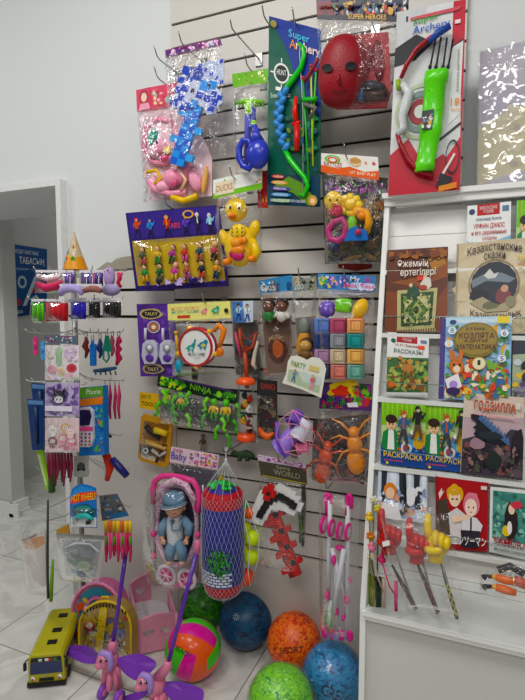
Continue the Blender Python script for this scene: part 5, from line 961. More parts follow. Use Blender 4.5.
# big bag with goggles
y=-.56; pl=YP(y); t=prod('goggle_bag','wide clear bag with grey green goggles inside at the spinner bottom','goggles bag',80,533,y)
b=B(); b.pslab(pl,[(56,533),(105,536),(105,540),(57,538)],0,.002,M('#8a8c86',.4)); b.pslab(pl,[(62,540),(101,542),(95,578),(66,576)],-.006,-.002,M('#a4aaac',.5)); b.obj('insert_card',t)
for i,(u,v,ru,rv,co) in enumerate([(73,550,9,5,'#7c8488'),(88,553,9,5,'#66727a'),(72,562,8,6,'#5c7468'),(84,567,10,6,'#788a6c'),(78,573,9,3,'#3c5a74')]): b=B(); b.E(u,v,y-.02,ru,rv,3,M(co,.3),(-1)**i*10); b.obj('goggle_lens',t)
b=B(); b.T([(64,548),(76,543),(90,544),(99,552)],y-.03,1.1,M('#d4d8dc',.3),6); b.obj('strap',t)
B().bag(pl,[(56,535),(105,538),(99,582),(62,580)],m=HAZY,seed=71,o1=.05,amp=.012).obj('bag',t)
t=prod('orange_tip_pack','small tan pack tucked above the goggle bag','pack',64,524,-.5); b=B(); c=Card(b,YP(-.5),[(56,530),(68,524),(70,534),(58,540)],'#b8862c',.004); b.obj('pack_card',t)
# pale pouch at the left
y=-.47; pl=YP(y); t=prod('pale_pouch','pale translucent pouch with an orange top print at the left bottom of the spinner','pouch',32,522,y)
b=B(); c=Card(b,pl,[(21,537),(45,530),(46,586),(30,590)],'#cdc5bd',.006); c.poly([(.1,.05),(.95,.1),(.98,.24),(.5,.3),(.1,.24)],'#c98a48'); b.obj('pouch_body',t); b=B(); b.T([(22,541),(36,535)],y-.012,.8,M('#3a3a38',.4)); b.obj('zip',t)
B().bag(pl,[(20,526),(46,522),(47,592),(27,592)],m=HAZY,seed=72,o1=.03,amp=.012).obj('bag',t)
t=prod('green_stake','slim dark and lime stick pack standing under the spinner','stick pack',50,600,-.5); b=B(); b.T([(48,500),(47.5,560),(48,598)],-.5,[1,1.4,1.2],M('#33362f',.4),7); b.obj('dark_stick',t); b=B(); b.T([(53,560),(51.5,585),(51,601)],-.49,[1.2,2,1.8],M('#6fa030',.4),7); b.obj('lime_stick',t)
# ================================================================ things on the floor and the strollers
def ballpos(u,v,rp):
    r=.1
    for _ in range(12): c=G(u,v,r); r=rp*Sp(c)*.985
    return c,r
def sph(b,c,r,m,seg=40,rings=26): b.ell(c,r,m,None,seg,rings)
def balltext(b,c,r,tx,du,dv,w,h,m,rot=0):
    """lettering laid on the ball, centred where the viewer-facing normal is turned by du,dv (radians)"""
    n=(CAM-c).normalized(); x=Vector((0,0,1)).cross(n).normalized(); z=n.cross(x)
    vs,fs=text_mesh(tx); out=[]
    for a,b_ in vs:
        p,q=(a-.5)*w,(.5-b_)*h; p,q=p*math.cos(rot)-q*math.sin(rot),p*math.sin(rot)+q*math.cos(rot)
        A=du+p; Bq=dv+q; d=(n*math.cos(A)*math.cos(Bq)+x*math.sin(A)*math.cos(Bq)+z*math.sin(Bq)); out.append(c+d*r*1.006)
    b.add(out,fs,m)
def mball(u,v,rp,cols,name,label,scale=9,txt=None,tp=(0,0,.6,.25,0),stretch=(1,1,2.2)):
    c,r=ballpos(u,v,rp); t=thing(name,(c.x,c.y,0),label,'ball')
    b=B(); sph(b,c,r,mottle('marbled_rubber',cols,scale/r*.3,.42,stretch)); b.obj('ball_skin',t)
    b=B()
    for ax_ in(Vector((.3,.2,1)),Vector((1,-.4,.2)),Vector((-.3,1,.3))):
        ax_.normalize(); x=ax_.orthogonal().normalized(); y_=ax_.cross(x)
        b.tube([c+(x*math.cos(a)+y_*math.sin(a))*r*1.0 for a in [i*math.pi/20 for i in range(40)]],.0005,M(cols[0],.5),5,True)
    b.obj('seam',t)
    if txt: b=B(); balltext(b,c,r,txt,*tp[:4],M('#141a20',.5),tp[4]); b.obj('lettering',t)
    return t,c,r
mball(204,605,24,['#0c3a14','#1f6a1c','#3f8e1e','#6fae2c'],'play_ball','dark green camouflage ball behind the striped volleyball',11)
t,c,r=mball(245.5,620,27,['#04203c','#0a3f68','#125a84','#0c2c50'],'play_ball','dark blue marbled ball against the wall',7,'PRO SPORT',(.55,.1,.9,.2,1.3))
b=B(); n=(CAM-c).normalized(); x=Vector((0,0,1)).cross(n).normalized(); z=n.cross(x); d=(n*.93-x*.33+z*.1).normalized(); e1=d.orthogonal().normalized(); e2=d.cross(e1)
for i in range(8): a=i*math.pi/4; b.tube([c+d*r*1.003+(e1*math.cos(a)+e2*math.sin(a))*.009,c+d*r*1.0+(e1*math.cos(a+.5)+e2*math.sin(a+.5))*.016],.0014,M('#c2ccd4',.4),5)
b.tube([c+d*r*1.003+(e1*math.cos(a)+e2*math.sin(a))*.006 for a in [k*math.pi/6 for k in range(12)]],.0012,M('#c2ccd4',.4),5,True); b.obj('valve_star',t)
mball(294,641,27.5,['#7a1c06','#c83c06','#f0640e','#f88a1e','#d84a08'],'play_ball','bright orange and red marbled ball',14,'SPORT',(-.1,-.28,.9,.2,.1),(1,1,1.2))
t,c,r=mball(281,700,33,['#2c7a10','#56b81c','#9ae23c','#3fa014','#c6f07a'],'play_ball','lime green marbled ball in clear film at the bottom edge',12)
b=B(); b.ell(c,(r*1.08,r*1.08,r*1.04),CRINK,None,26,18,fn=lambda a,bb:1+.025*math.sin(5*bb+3*a)+.02*math.sin(9*a-2*bb)); b.obj('film',t)
t,c,r=mball(333,675,31,['#0b3a66','#1a6ea8','#3a9ccc','#14588e'],'play_ball','light blue marbled ball in clear film beside the book rack',12,'CRELA',(.15,-.55,1.1,.35,-.25))
b=B(); b.ell(c,(r*1.06,r*1.06,r*1.03),CRINK,None,26,18,fn=lambda a,bb:1+.02*math.sin(5*bb+3*a)+.02*math.sin(7*a-2*bb)); b.obj('film',t)
# volleyball with three-strip panels
c,r=ballpos(193,649,28.5); t=thing('play_ball',(c.x,c.y,0),'volleyball with neon green, magenta and orange stripes','ball')
VB=[M('#4fc41c',.35,coat=.3),M('#e0299a',.35,coat=.3),M('#f2601c',.35,coat=.3)]
v_=(CAM-c).normalized(); x_=Vector((0,0,1)).cross(v_).normalized(); z_=v_.cross(x_); N0=(v_*.8+z_*.6); N1=N0.cross(x_)*-1
if N1.dot(z_)>0: N1=-N1
Rv=Matrix.Rotation(-.42,3,v_)@Matrix((N0,N1,N0.cross(N1))).transposed(); b=B(); N_=15
faces=[((1,0,0),(0,1,0),(0,0,1)),((-1,0,0),(0,1,0),(0,0,1)),((0,1,0),(0,0,1),(1,0,0)),((0,-1,0),(0,0,1),(1,0,0)),((0,0,1),(1,0,0),(0,1,0)),((0,0,-1),(1,0,0),(0,1,0))]
for fi,(n,x,y_) in enumerate(faces):
    n,x,y_=Vector(n),Vector(x),Vector(y_)
    for s_ in range(3):
        vs=[];fs=[]
        for i in range(6):
            for j in range(N_+1):
                A=-math.pi/4+math.pi/2*(s_*5+i)/15; Bq=-math.pi/4+math.pi/2*j/N_
                d=(n+x*math.tan(A)+y_*math.tan(Bq)).normalized(); e=0.0
                if i in(0,5): e=.012
                if j in(0,N_): e=.012
                vs.append(c+Rv@d*r*(1-e))
        for i in range(5):
            for j in range(N_): k=i*(N_+1)+j; fs.append((k,k+1,k+N_+2,k+N_+1) if fi%2 else (k,k+N_+1,k+N_+2,k+1))
        b.add(vs,fs,VB[(s_+(0 if fi in(0,2) else fi))%3],True)
b.obj('ball_skin',t); b=B(); balltext(b,c,r,'BEACH',-.35,-.05,.6,.16,M('#1f3a14',.5),-.5); b.obj('lettering',t)
# ---- yellow bus
fl=G(29,687); fr=G(65,687); ztop=None
d=(fr-fl); w=d.length; xdir=d.normalized()
# height of the front from picture
hgt=(Pl(fl,(0,-1,0)).at(28,654)).z
tl=G(50,608,hgt); tr=G(80,607,hgt); back=((tl+tr)/2-(Vector((fl.x,fl.y,hgt))+Vector((fr.x,fr.y,hgt)))/2); back.z=0; L_=min(back.length,.5); yd=back.normalized(); xd=Vector((yd.y,-yd.x,0)); 
if xd.dot(xdir)<0: xd=-xd
o=(fl+fr)/2; w*=.98
print('bus',w,hgt,L_,o)
t=thing('toy_bus',o+yd*L_/2,'olive yellow toy bus with dark blue windscreen parked on the floor tiles','toy bus')
RB_=Matrix((xd,yd,Vector((0,0,1)))).transposed()
def bp(x,y_,z): return o+xd*x*w+yd*y_*L_+Vector((0,0,z*hgt))
BY=M('#b5ae14',.35,coat=.3); BK=M('#15171a',.4)
b=B()
prof=[(-.5,.12),(-.5,.82),(-.46,.93),(-.38,1),(.38,1),(.46,.93),(.5,.82),(.5,.12)]
n=len(prof); ys=[0.0,.03,.97,1.0]; sc=[.97,1,1,.97]; vs=[];fs=[]
for yv,s_ in zip(ys,sc):
    for x,z in prof: vs.append(bp(x*s_,yv,.12+(z-.12)*(s_ if s_<1 else 1)))
for i in range(3):
    for j in range(n): fs.append((i*n+j,i*n+(j+1)%n,(i+1)*n+(j+1)%n,(i+1)*n+j))
fs+=[tuple(reversed(range(n))),tuple(range(3*n,4*n))]; b.add(vs,fs,BY); b.obj('body',t,bev=.003)
def quad(b,pts,m): b.poly([bp(*p) for p in pts],m)
b=B(); f=-.006
fr_=[(-.44,f,.42),(.44,f,.42),(.42,f,.76),(-.42,f,.76)]; b.slab([bp(*p) for p in fr_],[bp(p[0],.02,p[2]) for p in fr_],M('#1b2c5c',.15,coat=.6)); b.obj('windscreen',t)
b=B(); fr_=[(-.42,f,.78),(.42,f,.78),(.4,f,.9),(-.4,f,.9)]; b.slab([bp(*p) for p in fr_],[bp(p[0],.02,p[2]) for p in fr_],M('#20242c',.4)); 
for x,co in((-.15,'#c8d8d0'),(.12,'#c03a2c'),(.25,'#3a8a4a'),(.02,'#e8e4d8')): quad(b,[(x-.05,-.009,.8),(x+.05,-.009,.8),(x+.05,-.009,.88),(x-.05,-.009,.88)],M(co,.4))
b.obj('route_sign',t)
b=B(); fr_=[(-.52,-.02,.06),(.52,-.02,.06),(.52,-.02,.17),(-.52,-.02,.17)]; b.slab([bp(*p) for p in fr_],[bp(p[0],.04,p[2]) for p in fr_],BK); b.obj('bumper',t)
b=B(); fr_=[(-.2,-.008,.2),(.2,-.008,.2),(.2,-.008,.29),(-.2,-.008,.29)]; b.slab([bp(*p) for p in fr_],[bp(p[0],.02,p[2]) for p in fr_],BK); b.obj('grille',t)
b=B(); p=bp(0,-.01,.35); b.tube([p+xd*.006*math.cos(a)+Vector((0,0,.006*math.sin(a))) for a in [k*math.pi/5 for k in range(10)]],.0012,M('#c8c8c0',.2,.8),5,True); b.obj('badge',t)
for s_ in(-1,1):
    b=B(); p=bp(.36*s_,-.004,.29); b.ell(p,(.011,.006,.009),M('#e6e8e4',.15)); b.ell(p-yd*.004,(.006,.005,.005),M('#b83020',.2)); b.obj('headlight',t)
    b=B(); p=bp(.56*s_,-.01,.74); b.box(p-Vector((0,0,.008)),(.010,.012,.028),BK,RB_); b.tube([bp(.48*s_,.02,.86),p+Vector((0,0,.012))],.0025,BK); b.obj('mirror',t)
for yv in(.22,.47,.8):
    b=B(); b.box(bp(.05,yv,1.0)+Vector((0,0,.001)),(.26*w,.08*L_,.006),BK,RB_); b.obj('roof_hatch',t)
for s_ in(-1,1):
    for k in range(5):
        b=B(); y0=.08+k*.175; pts=[(.5*s_*1.005,y0,.45),(.5*s_*1.005,y0+.15,.45),(.5*s_*1.0,y0+.15,.78),(.5*s_*1.0,y0,.78)]; q_=[bp(*p) for p in pts]; b.slab([p+xd*s_*.002 for p in q_],[p-xd*s_*.004 for p in q_],M('#1a2236',.15)); b.obj('side_window',t)
    for yv in(.18,.8):
        b=B(); p=bp(.46*s_,yv,0); rw=.16*hgt*1.0; b.cyl(p+Vector((0,0,rw))-xd*s_*.006,p+Vector((0,0,rw))+xd*s_*.012,rw,BK,18); b.obj('wheel',t)
# ---- pink doll crib
D0=G(138,657); C0=G(177,648); hz=Pl(D0,(0,-1,0)).at(138,623).z
A1=G(120,589,hz); B1=G(156,581,hz)
X=(C0-D0); X.z=0; wX=X.length; X.normalize(); Yd=((A1+B1)/2-(D0+C0)/2); Yd.z=0; Yd=Yd-X*Yd.dot(X); wY=Yd.length; Yd.normalize()
print('crib',wX,wY,hz)
t=thing('doll_crib',(D0+C0)/2+Yd*wY/2,'pink plastic doll crib with heart cut-outs and white mattress','doll crib')
PKc=M('#e09ab2',.35,coat=.2)
def cp(x,y_,z): return D0+X*x*wX+Yd*y_*wY+Vector((0,0,z*hz))
def heart(c_,s_,n=18):
    return [(c_[0]+s_*.1*math.sin(a)**3,c_[1]+s_*.085*(13*math.cos(a)-5*math.cos(2*a)-2*math.cos(3*a)-math.cos(4*a))/15) for a in [2*math.pi*i/n for i in range(n)]]
def panel(f,o0,name,hs,arch=.12,th=.012):
    """solid panel with heart-shaped windows, ring-bridged; f(a,z)->point, o0 thickness direction"""
    b=B(); top=[(1-i/10,1+arch*math.sin(math.pi*i/10)) for i in range(11)]; outline=[(0,.06),(1,.06)]+top
    import mathutils.geometry as mg
    loops=[[Vector((a,z,0)) for a,z in outline]]+[[Vector((a,z,0)) for a,z in heart(h,s_)] for h,s_ in hs]
    tri=mg.tessellate_polygon(loops); flat=[v for l in loops for v in l]
    fr=[f(v.x,v.y) for v in flat]; bk=[p+o0*th for p in fr]; n=len(fr)
    fs=[tuple(q) for q in tri]+[tuple(n+i for i in reversed(q)) for q in tri]; k=0
    for l in loops:
        m_=len(l); fs+=[(k+i,k+(i+1)%m_,n+k+(i+1)%m_,n+k+i) for i in range(m_)]; k+=m_
    b.add(fr+bk,fs,PKc); b.obj(name,t)
panel(lambda a,z:cp(a,0,z),Yd,'front_panel',[((.28,.62),1.5),((.72,.62),1.5)])
panel(lambda a,z:cp(a,1,z*1.12),-Yd,'back_panel',[((.28,.72),1.5),((.72,.72),1.5)],.2)
for sx in(0,1):
    b=B(); e=.0; 
    for z in(.12,.96): b.tube([cp(sx,0,z),cp(sx,1,z*(1.1 if z>.5 else 1))],.006,PKc)
    b.obj('side_rail',t)
    for k in range(1,8): b=B(); b.tube([cp(sx,k/8,.12),cp(sx,k/8,1.0)],.004,PKc,6); b.obj('bar',t)
for sx in(0,1):
    for sy in(0,1): b=B(); b.tube([cp(sx,sy,0),cp(sx,sy,1.08)],[.009,.008],PKc,8); b.obj('post',t)
b=B(); ctr=cp(.5,.5,.42); b.box(ctr,(wX*.96,wY*.94,.02),M('#cfc9ca',.6),Matrix((X,Yd,Vector((0,0,1)))).transposed()); b.obj('mattress',t,bev=.004)
# ---- bags on the floor
def archbag(u0,u1,vt,vb,y,dep,rim,name,label,cat,art,rimr=1.6):
    pl=YP(y); pts=[(u0,vb),(u0,vt+(vb-vt)*.45)]+[((u0+u1)/2-(u1-u0)/2*math.cos(a),vt+(vb-vt)*.45*(1-math.sin(a))) for a in [math.pi*i/10 for i in range(1,10)]]+[(u1,vt+(vb-vt)*.45),(u1,vb)]
    t=thing(name,P((u0+u1)/2,vb,y),label,cat); b=B(); b.pslab(pl,pts,-dep,0,M(art[0],.45)); b.obj('bag_body',t,bev=.004)
    b=B(); c=Card(b,pl,R4(u0,vt,u1,vb),base=False,front=.001); art[1](c); b.obj('front_print',t)
    b=B(); b.T(pts,y-.002,rimr,M(rim,.4,coat=.3),8,True); b.obj('piping',t); 
    b=B(); pb=[pl.at(u,v,-dep) for u,v in pts]; b.tube(pb,.004,M(rim,.4),6,True); b.obj('back_piping',t)
    b=B(); b.T([((u0+u1)/2-5,vt+.5),((u0+u1)/2-3,vt-4),((u0+u1)/2+3,vt-4),((u0+u1)/2+5,vt+.5)],y+.03,1.2,M(rim,.4)); b.obj('handle',t)
    return t
def artA(c):
    c.el(.5,.55,.46,.5,'#2c86a8',l=0); c.blobs(.08,.2,.92,.9,26,['#2aa0c8','#e0502c','#1f5c90','#e8a838','#d84a7a','#163c68'],4,(.06,.12)); c.ring(.5,.6,.3,.4,.12,'#e07aa8')
ya=G(96,648).y; archbag(72,121,583,648,ya,.06,'#e58ab6','doll_backpack','round pink rimmed backpack behind the yellow rimmed one','toy backpack',('#c96a98',artA),1.7)
def artB(c):
    c.blobs(.08,.25,.92,.95,44,['#c8a838','#8a5a3c','#3a6a90','#e0d8c0','#b84a38','#5a7a4a','#e8c84a','#9a88a8'],6,(.05,.1)); c.poly([(.4,.1),(.55,.1),(.42,.98),(.28,.98)],'#e8c81e'); c.el(.2,.4,.12,.1,'#b03a3c'); c.el(.2,.4,.06,.05,'#e8e4e0'); c.person(.72,.35,.5,'#7a4a2a','#e8c0a0','#4a70b8','#3a3a5a')
yb=G(106,662).y; t=archbag(79,131,601,662,yb,.05,'#e8c412','doll_backpack','yellow rimmed see-through printed backpack in front of the pink rimmed one','toy backpack',('#a8884a',artB),1.3)
B().sheet(YP(yb),[(84,606),(126,606),(130,660),(80,660)],.002,CLEAR,.003,10,10,80,thick=.012).obj('clear_front',t)
b=B()
for k in range(14): u=84+k*3.2; vv=612-8*math.sin(math.pi*(k+.5)/14); b.T([(u,vv),(u,vv+3)],yb-.008,.8,M('#3a2c10',.5),5)
t2=b.obj('zip_teeth',t)
# ---- pony push toys
def pony(su,sv,tu,tv,sy,ty,body,head_uv,hoof,wings,label,flip=1):
    """s: foot of the handle, t: its top, body: body centre (picture) ; all at depth sy"""
    t=thing('pony_push_toy',G(*hoof),label,'push toy',None)
    PP=M('#dc7f9c',.32,coat=.3); LV=M('#a98fd6',.35,coat=.2); PU=M('#7a3fb0',.4); DP=M('#5f2f9e',.3,coat=.3)
    b=B(); b.T([(su,sv),((su+tu)/2,(sv+tv)/2),(tu,tv)],[sy,(sy+ty)/2,ty],[2.3,2.2,2.2],DP,10); b.obj('handle',t)
    b=B(); b.T([(tu,tv+2),(tu+.6,tv-8),(tu+1,tv-12)],ty,[2.4,3.4,1.6],M('#e0709a',.3)); b.obj('handle_tip',t)
    u,v=body; cc=P(u,v,sy); k=Sp(cc)
    b=B(); b.E(u,v,sy,8,11,8,PP); b.T([(u,v-6),(su,sv+2),(su,sv-3)],sy,[6,4.5,3.6],PP,10)
    b.E(u-2,v+6,sy,7.5,8,7,PP); b.obj('body',t)
    hu,hv=head_uv; b=B(); b.T([(u-2,v-4),((u+hu)/2,(v+hv)/2-3),(hu,hv)],[sy,sy-.02,sy-.03],[5,5,5],PP,10); b.E(hu,hv,sy-.035,7,7,6.5,PP); b.E(hu-4,hv+4.5,sy-.05,4.6,3.6,4,PP)
    b.T([(hu+2,hv-5),(hu+4,hv-10)],sy-.03,[1.8,.6],PP,7); hd=b.obj('head',t)
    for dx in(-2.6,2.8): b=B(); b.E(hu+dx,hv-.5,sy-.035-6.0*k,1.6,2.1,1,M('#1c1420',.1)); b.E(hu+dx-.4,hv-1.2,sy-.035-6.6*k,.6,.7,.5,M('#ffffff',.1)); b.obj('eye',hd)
    b=B(); b.T([(hu-4,hv-5),(hu,hv-8),(hu+6,hv-6),(hu+8,hv+2),(hu+7,hv+10)],sy-.03,[2.4,3.4,4,3.6,2],LV,9); b.obj('mane',hd)
    for i,(lx,ly,yy) in enumerate([(-8,20,-.02),(-2,23,-.045),(5,22,-.02),(9,18,.02)]):
        b=B(); b.T([(u+lx*.6,v+8),(u+lx*.85,v+18),(u+lx,v+ly+9)],[sy,sy+yy*.6,sy+yy],[3.6,2.8,3.2],PP,9); b.obj('leg',t)
    for i,(lx,yy) in enumerate([(-8,-.03),(8,-.03)]):
        b=B(); p=P(u+lx,v+32,sy+yy); rr=.028; p.z=rr; b.cyl(p+Vector((-.008,0,0)),p+Vector((.008,0,0)),rr,M('#8f4fc0',.35),20); b.cyl(p+Vector((-.010,0,0)),p+Vector((.010,0,0)),rr*.45,M('#dc7f9c',.35),14); b.obj('wheel',t)
    for w_ in wings:
        pts=[P(a,b2,sy+dy) for a,b2,dy in w_]; n=(pts[1]-pts[0]).cross(pts[-1]-pts[0]).normalized(); 
        b=B(); cen=sum(pts,Vector())/len(pts)
        vs=[];m_=len(pts)
        # smooth petal outline
        sm=[]
        for i in range(m_):
            p0,p1,p2,p3=pts[i-1],pts[i],pts[(i+1)%m_],pts[(i+2)%m_]
            for q in(0,.25,.5,.75): sm.append(.5*((2*p1)+(p2-p0)*q+(2*p0-5*p1+4*p2-p3)*q*q+(3*p1-p0-3*p2+p3)*q**3))
        m_=len(sm); top=sm; bot=[p+Vector((0,.0,-.004)) for p in sm]; ce=cen+Vector((0,0,.006))
        b.add(top+bot+[ce,cen-Vector((0,0,.004))],[(i,(i+1)%m_,2*m_) for i in range(m_)]+[((i+1)%m_+m_,i+m_,2*m_+1) for i in range(m_)]+[(i,i+m_,(i+1)%m_+m_,(i+1)%m_) for i in range(m_)],PU,False)
        b.obj('wing',t)
    return t
y1=G(110,694).y
pony(113,644,128,538,y1,y1+.10,(111,659),(103,661),(110,694),[[(102,660,0),(92,648,.0),(78,645,.02),(63,647,.04),(68,654,.02),(80,661,0),(92,663,0)],[(117,660,0),(128,655,.02),(142,654,.03),(156,662,.04),(152,670,.02),(140,680,0),(126,674,-.01)]],'pink winged pony on wheels with a purple push handle, left one, both wings showing')
y2=G(152,716).y
pony(168,664,197,552,y2,y2+.12,(158,684),(143,683),(152,716),[[(162,684,0),(174,681,.02),(186,683,.02),(203,690,.03),(200,704,.01),(184,706,0),(170,698,-.01)],[(150,690,0),(138,700,0),(124,708,.02),(112,704,.04),(124,696,.03)]],'pink winged pony with a purple push handle, cut off by the bottom edge')
# ---- doll stroller with doll
y=-.22; pl=YP(y); t=prod('doll_stroller','toy doll stroller with pink handle and flowered seat, hung on the wall','doll stroller',177,590,y)
PKH=M('#e0468c',.35,coat=.2); SIL=M('#aeb0b8',.3,.6)
b=B(); b.T([(153.5,503),(153,490),(155,481),(161,476.5),(170,475.5),(184,478),(193,481),(197.5,488),(199,500),(198,512)],y-.07,3.0,PKH,12); b.obj('handle_bar',t)
for u0,u1 in((154,155.5),(198,197)): b=B(); b.T([(u0,500),(u0,530),(u1,578)],[y-.07,y-.05,y-.03],1.5,SIL,8); b.obj('frame_tube',t)
b=B(); b.T([(203,485),(203,510),(202,540)],y-.02,1.1,SIL,8); b.obj('rear_tube',t)
for u,v in((153.5,534),(153.5,556),(196,508),(198,535)): b=B(); b.E(u,v,y-.06,3,3.4,3,PKH); b.obj('joint',t)
b=B(); ov=[(177+20.5*math.cos(a),525+40*math.sin(a)) for a in [2*math.pi*i/32 for i in range(32)]]; b.pslab(pl,ov,-.03,-.0,M('#302c36',.7)); b.obj('seat_back',t)
FLW=mottle('flowered_cloth',['#8a5a90','#e0a8c0','#e8dce4','#c86a94','#9a7ab8'],60,.7)
b=B(); b.T(ov,y-.04,2.9,FLW,9,True); b.obj('seat_rim',t)
b=B(); b.T([(157,500),(163,486),(174,480),(186,485),(195,500)],y-.085,[2.6,3,3.2,3,2.6],FLW,9); b.obj('hood_edge',t)
for u,v in((167,575),(187,579)):
    b=B(); p=P(u,v,y-.05); k=Sp(p); Rx=Matrix.Rotation(math.radians(90),3,'X'); b.tube([p+Vector((9.2*k*math.cos(a),0,9.2*k*math.sin(a))) for a in [2*math.pi*i/24 for i in range(24)]],2.2*k,M('#cfc7cd',.5),8,True); b.obj('tyre',t)
    b=B(); b.lathe([(0,-.006),(7*k,-.006),(7.2*k,.004),(0,.006)],M('#c43d78',.35),22,p,Rx); b.lathe([(3*k,.006),(2.4*k,.012),(0,.012)],M('#e9a8c4',.35),14,p,Rx)
    for i in range(6): a=i*math.pi/3; b.tube([p+Vector((2.5*k*math.cos(a),-.009,2.5*k*math.sin(a))),p+Vector((7*k*math.cos(a),-.008,7*k*math.sin(a)))],.8*k,M('#e0a0bc',.35),5)
    b.obj('wheel',t)
b=B(); b.T([(158,568),(167,575),(187,579),(196,574)],y-.03,1.2,SIL,7); b.obj('axle',t)
b=B(); b.bag(pl,[(151,474),(204,478),(201,588),(152,585)],m=CLEAR,seed=90,o1=.16,amp=.006); b.obj('bag',t)
# doll
yd_=y-.055; t=prod('baby_doll','baby doll in denim hat, pale top and denim trousers sitting in the stroller','doll',176,562,yd_)
SK=M('#d9a58a',.5); DN=M('#6f8fa8',.8,bump=.5,bscale=300); WH=M('#cfd3d6',.8)
b=B(); b.T([(176,556),(176,545),(175,530),(175,518),(175,512)],yd_,[7.5,8,8.5,8,4],WH,14)
b.obj('torso',t)
b=B(); b.E(174,507,yd_-.015,9.5,10.5,9,SK); b.E(172,510,yd_-.05,1.3,1.2,1.2,SK); b.E(164.5,508,yd_,1.6,2.2,1.5,SK); b.E(184,508,yd_,1.6,2.2,1.5,SK); hd=b.obj('head',t)
for u in(169,177): b=B(); b.E(u,507.5,yd_-.046,1.1,1.2,.8,M('#2a2a34',.1)); b.obj('eye',hd)
b=B(); b.T([(170.5,513.5),(173,514.2),(175.5,513.5)],yd_-.044,.5,M('#b85a5a',.5),5); b.obj('mouth',hd)
b=B(); k=Sp(P(174,500,yd_)); cc=P(174.5,500,yd_-.012); b.ell(cc,(11.5*k,11*k,10*k),DN,Matrix.Rotation(.15,3,'X'),22,12,fn=lambda a,bb:1 if a>-.1 else .93); b.obj('hat',t)
b=B(); b.tube([cc+Vector((12.2*k*math.sin(a),-12.5*k*math.cos(a)*(1),-3.2*k-.0*k+2.4*k*math.sin(a))) for a in [(-1.7+i*.2) for i in range(18)]],1.7*k,DN,8,ovl=.5); b.tube([cc+Vector((12.6*k*math.sin(a),-13.4*k*math.cos(a),-4.6*k+2.4*k*math.sin(a)+.5*k*math.sin(i_*3))) for i_,a in enumerate([(-1.7+i*.2) for i in range(18)])],.7*k,M('#dfe2e4',.6),5); b.obj('hat_brim',t)
for s_,pts in((-1,[(168,520),(162,527),(161,535)]),(1,[(183,519),(189,526),(188,535)])):
    b=B(); b.T(pts,[yd_,yd_-.02,yd_-.03],[4.6,4.6,4.2],DN,10); b.obj('sleeve',t)
    b=B(); hu,hv=pts[-1]; b.T([pts[-1],(hu-s_*1.5,hv+4)],[yd_-.03,yd_-.038],[2.4,2],SK,9); b.E(hu-s_*2,hv+6,yd_-.04,2.4,2.6,1.8,SK)
    for f in range(4): b.T([(hu-s_*2-1.6+f*1.1,hv+7),(hu-s_*2-1.9+f*1.25,hv+9.6)],[yd_-.042,yd_-.046],[.62,.5],SK,6)
    b.T([(hu-s_*3.4,hv+5.4),(hu-s_*5,hv+7)],yd_-.044,[.7,.5],SK,6); b.obj('hand',t)
    b=B(); b.T([(176+s_*3,543),(176+s_*6,551),(176+s_*6.5,558)],[yd_-.005,yd_-.04,yd_-.03],[6,5.6,5],DN,12); b.obj('trouser_leg',t)
    b=B(); b.E(176+s_*6.5,562,yd_-.035,3.4,3,4.5,SK); b.obj('foot',t)
b=B(); b.T([(171,520),(172,530),(180,530),(181,520)],yd_-.036,[1.2,1,1,1.2],DN,7); b.E(173,521,yd_-.042,2.2,2,1,M('#4a5a68',.5)); b.obj('bib',t)
# ---- folded pink stroller
y=-.2; pl=YP(y); t=prod('folded_doll_stroller','folded toy stroller with white poles and magenta wheels, in a long clear bag','doll stroller',336,640,y)
MG=M('#d8268a',.35,coat=.2); PO=M('#d4d6dc',.35)
for u in(328,348):
    b=B(); b.T([(u-1,516),(u-1,504),(u-2.5,497),(u-1,494),(u+2.5,496),(u+3,503)] if u<340 else [(u-1,515),(u,505),(u-1,497),(u+1.5,494.5),(u+3.5,498),(u+3,508)],y-.03,2.4,MG,9); b.obj('handle',t)
for a,b_,yy in(((330,500),(328,600),-.03),((348,505),(346,640),-.03),((332,548),(345,600),-.045),((344,549),(333,612),-.06),((341,560),(348,620),-.02),((331,600),(328,636),-.04),((336,560),(337,634),-.015)):
    b=B(); b.T([a,b_],y+yy,2.5,PO,8); b.obj('pole',t)
for u,v in((323.5,525),(331.5,528),(339.5,530.5),(348,532)):
    b=B(); p=P(u,v,y-.06); k=Sp(p); Ry=Matrix.Rotation(math.radians(90+(-18)),3,'Y')@Matrix.Identity(3); Rz=Matrix.Rotation(math.radians(-8),3,'Z')@Matrix.Rotation(math.radians(90),3,'Y')
    b.lathe([(0,-1.3*k),(8*k,-1.3*k),(9*k,-.5*k),(9*k,.6*k),(8*k,1.3*k),(5.5*k,1.3*k)],MG,22,p,Rz); b.lathe([(5.6*k,1.3*k),(4*k,1.9*k),(0,1.9*k)],M('#c9c3cc',.4),18,p,Rz); b.obj('wheel',t)
for u,v,ru,rv in((327,596,3,5),(347,600,3.4,5),(343.5,618,2.4,3.4),(334,560,2.6,6),(350,580,2,3),(340,548,5,3),(325,632,4,7),(332,634,3.4,6),(341,635,4,6),(350,636,3.6,6),(337,612,2,4)):
    b=B(); b.E(u,v,y-.05,ru,rv,3,MG); b.obj('joint',t)
B().bag(pl,[(319,486),(360,492),(356,641),(320,638)],m=CLEAR,seed=91,o1=.10,amp=.008,nu=8,nv=24).obj('bag',t)
hook(327,489,.2,'holding the folded stroller bag',ext=.02)
hook(176,473,.2,'behind the stroller handle',ext=.01)
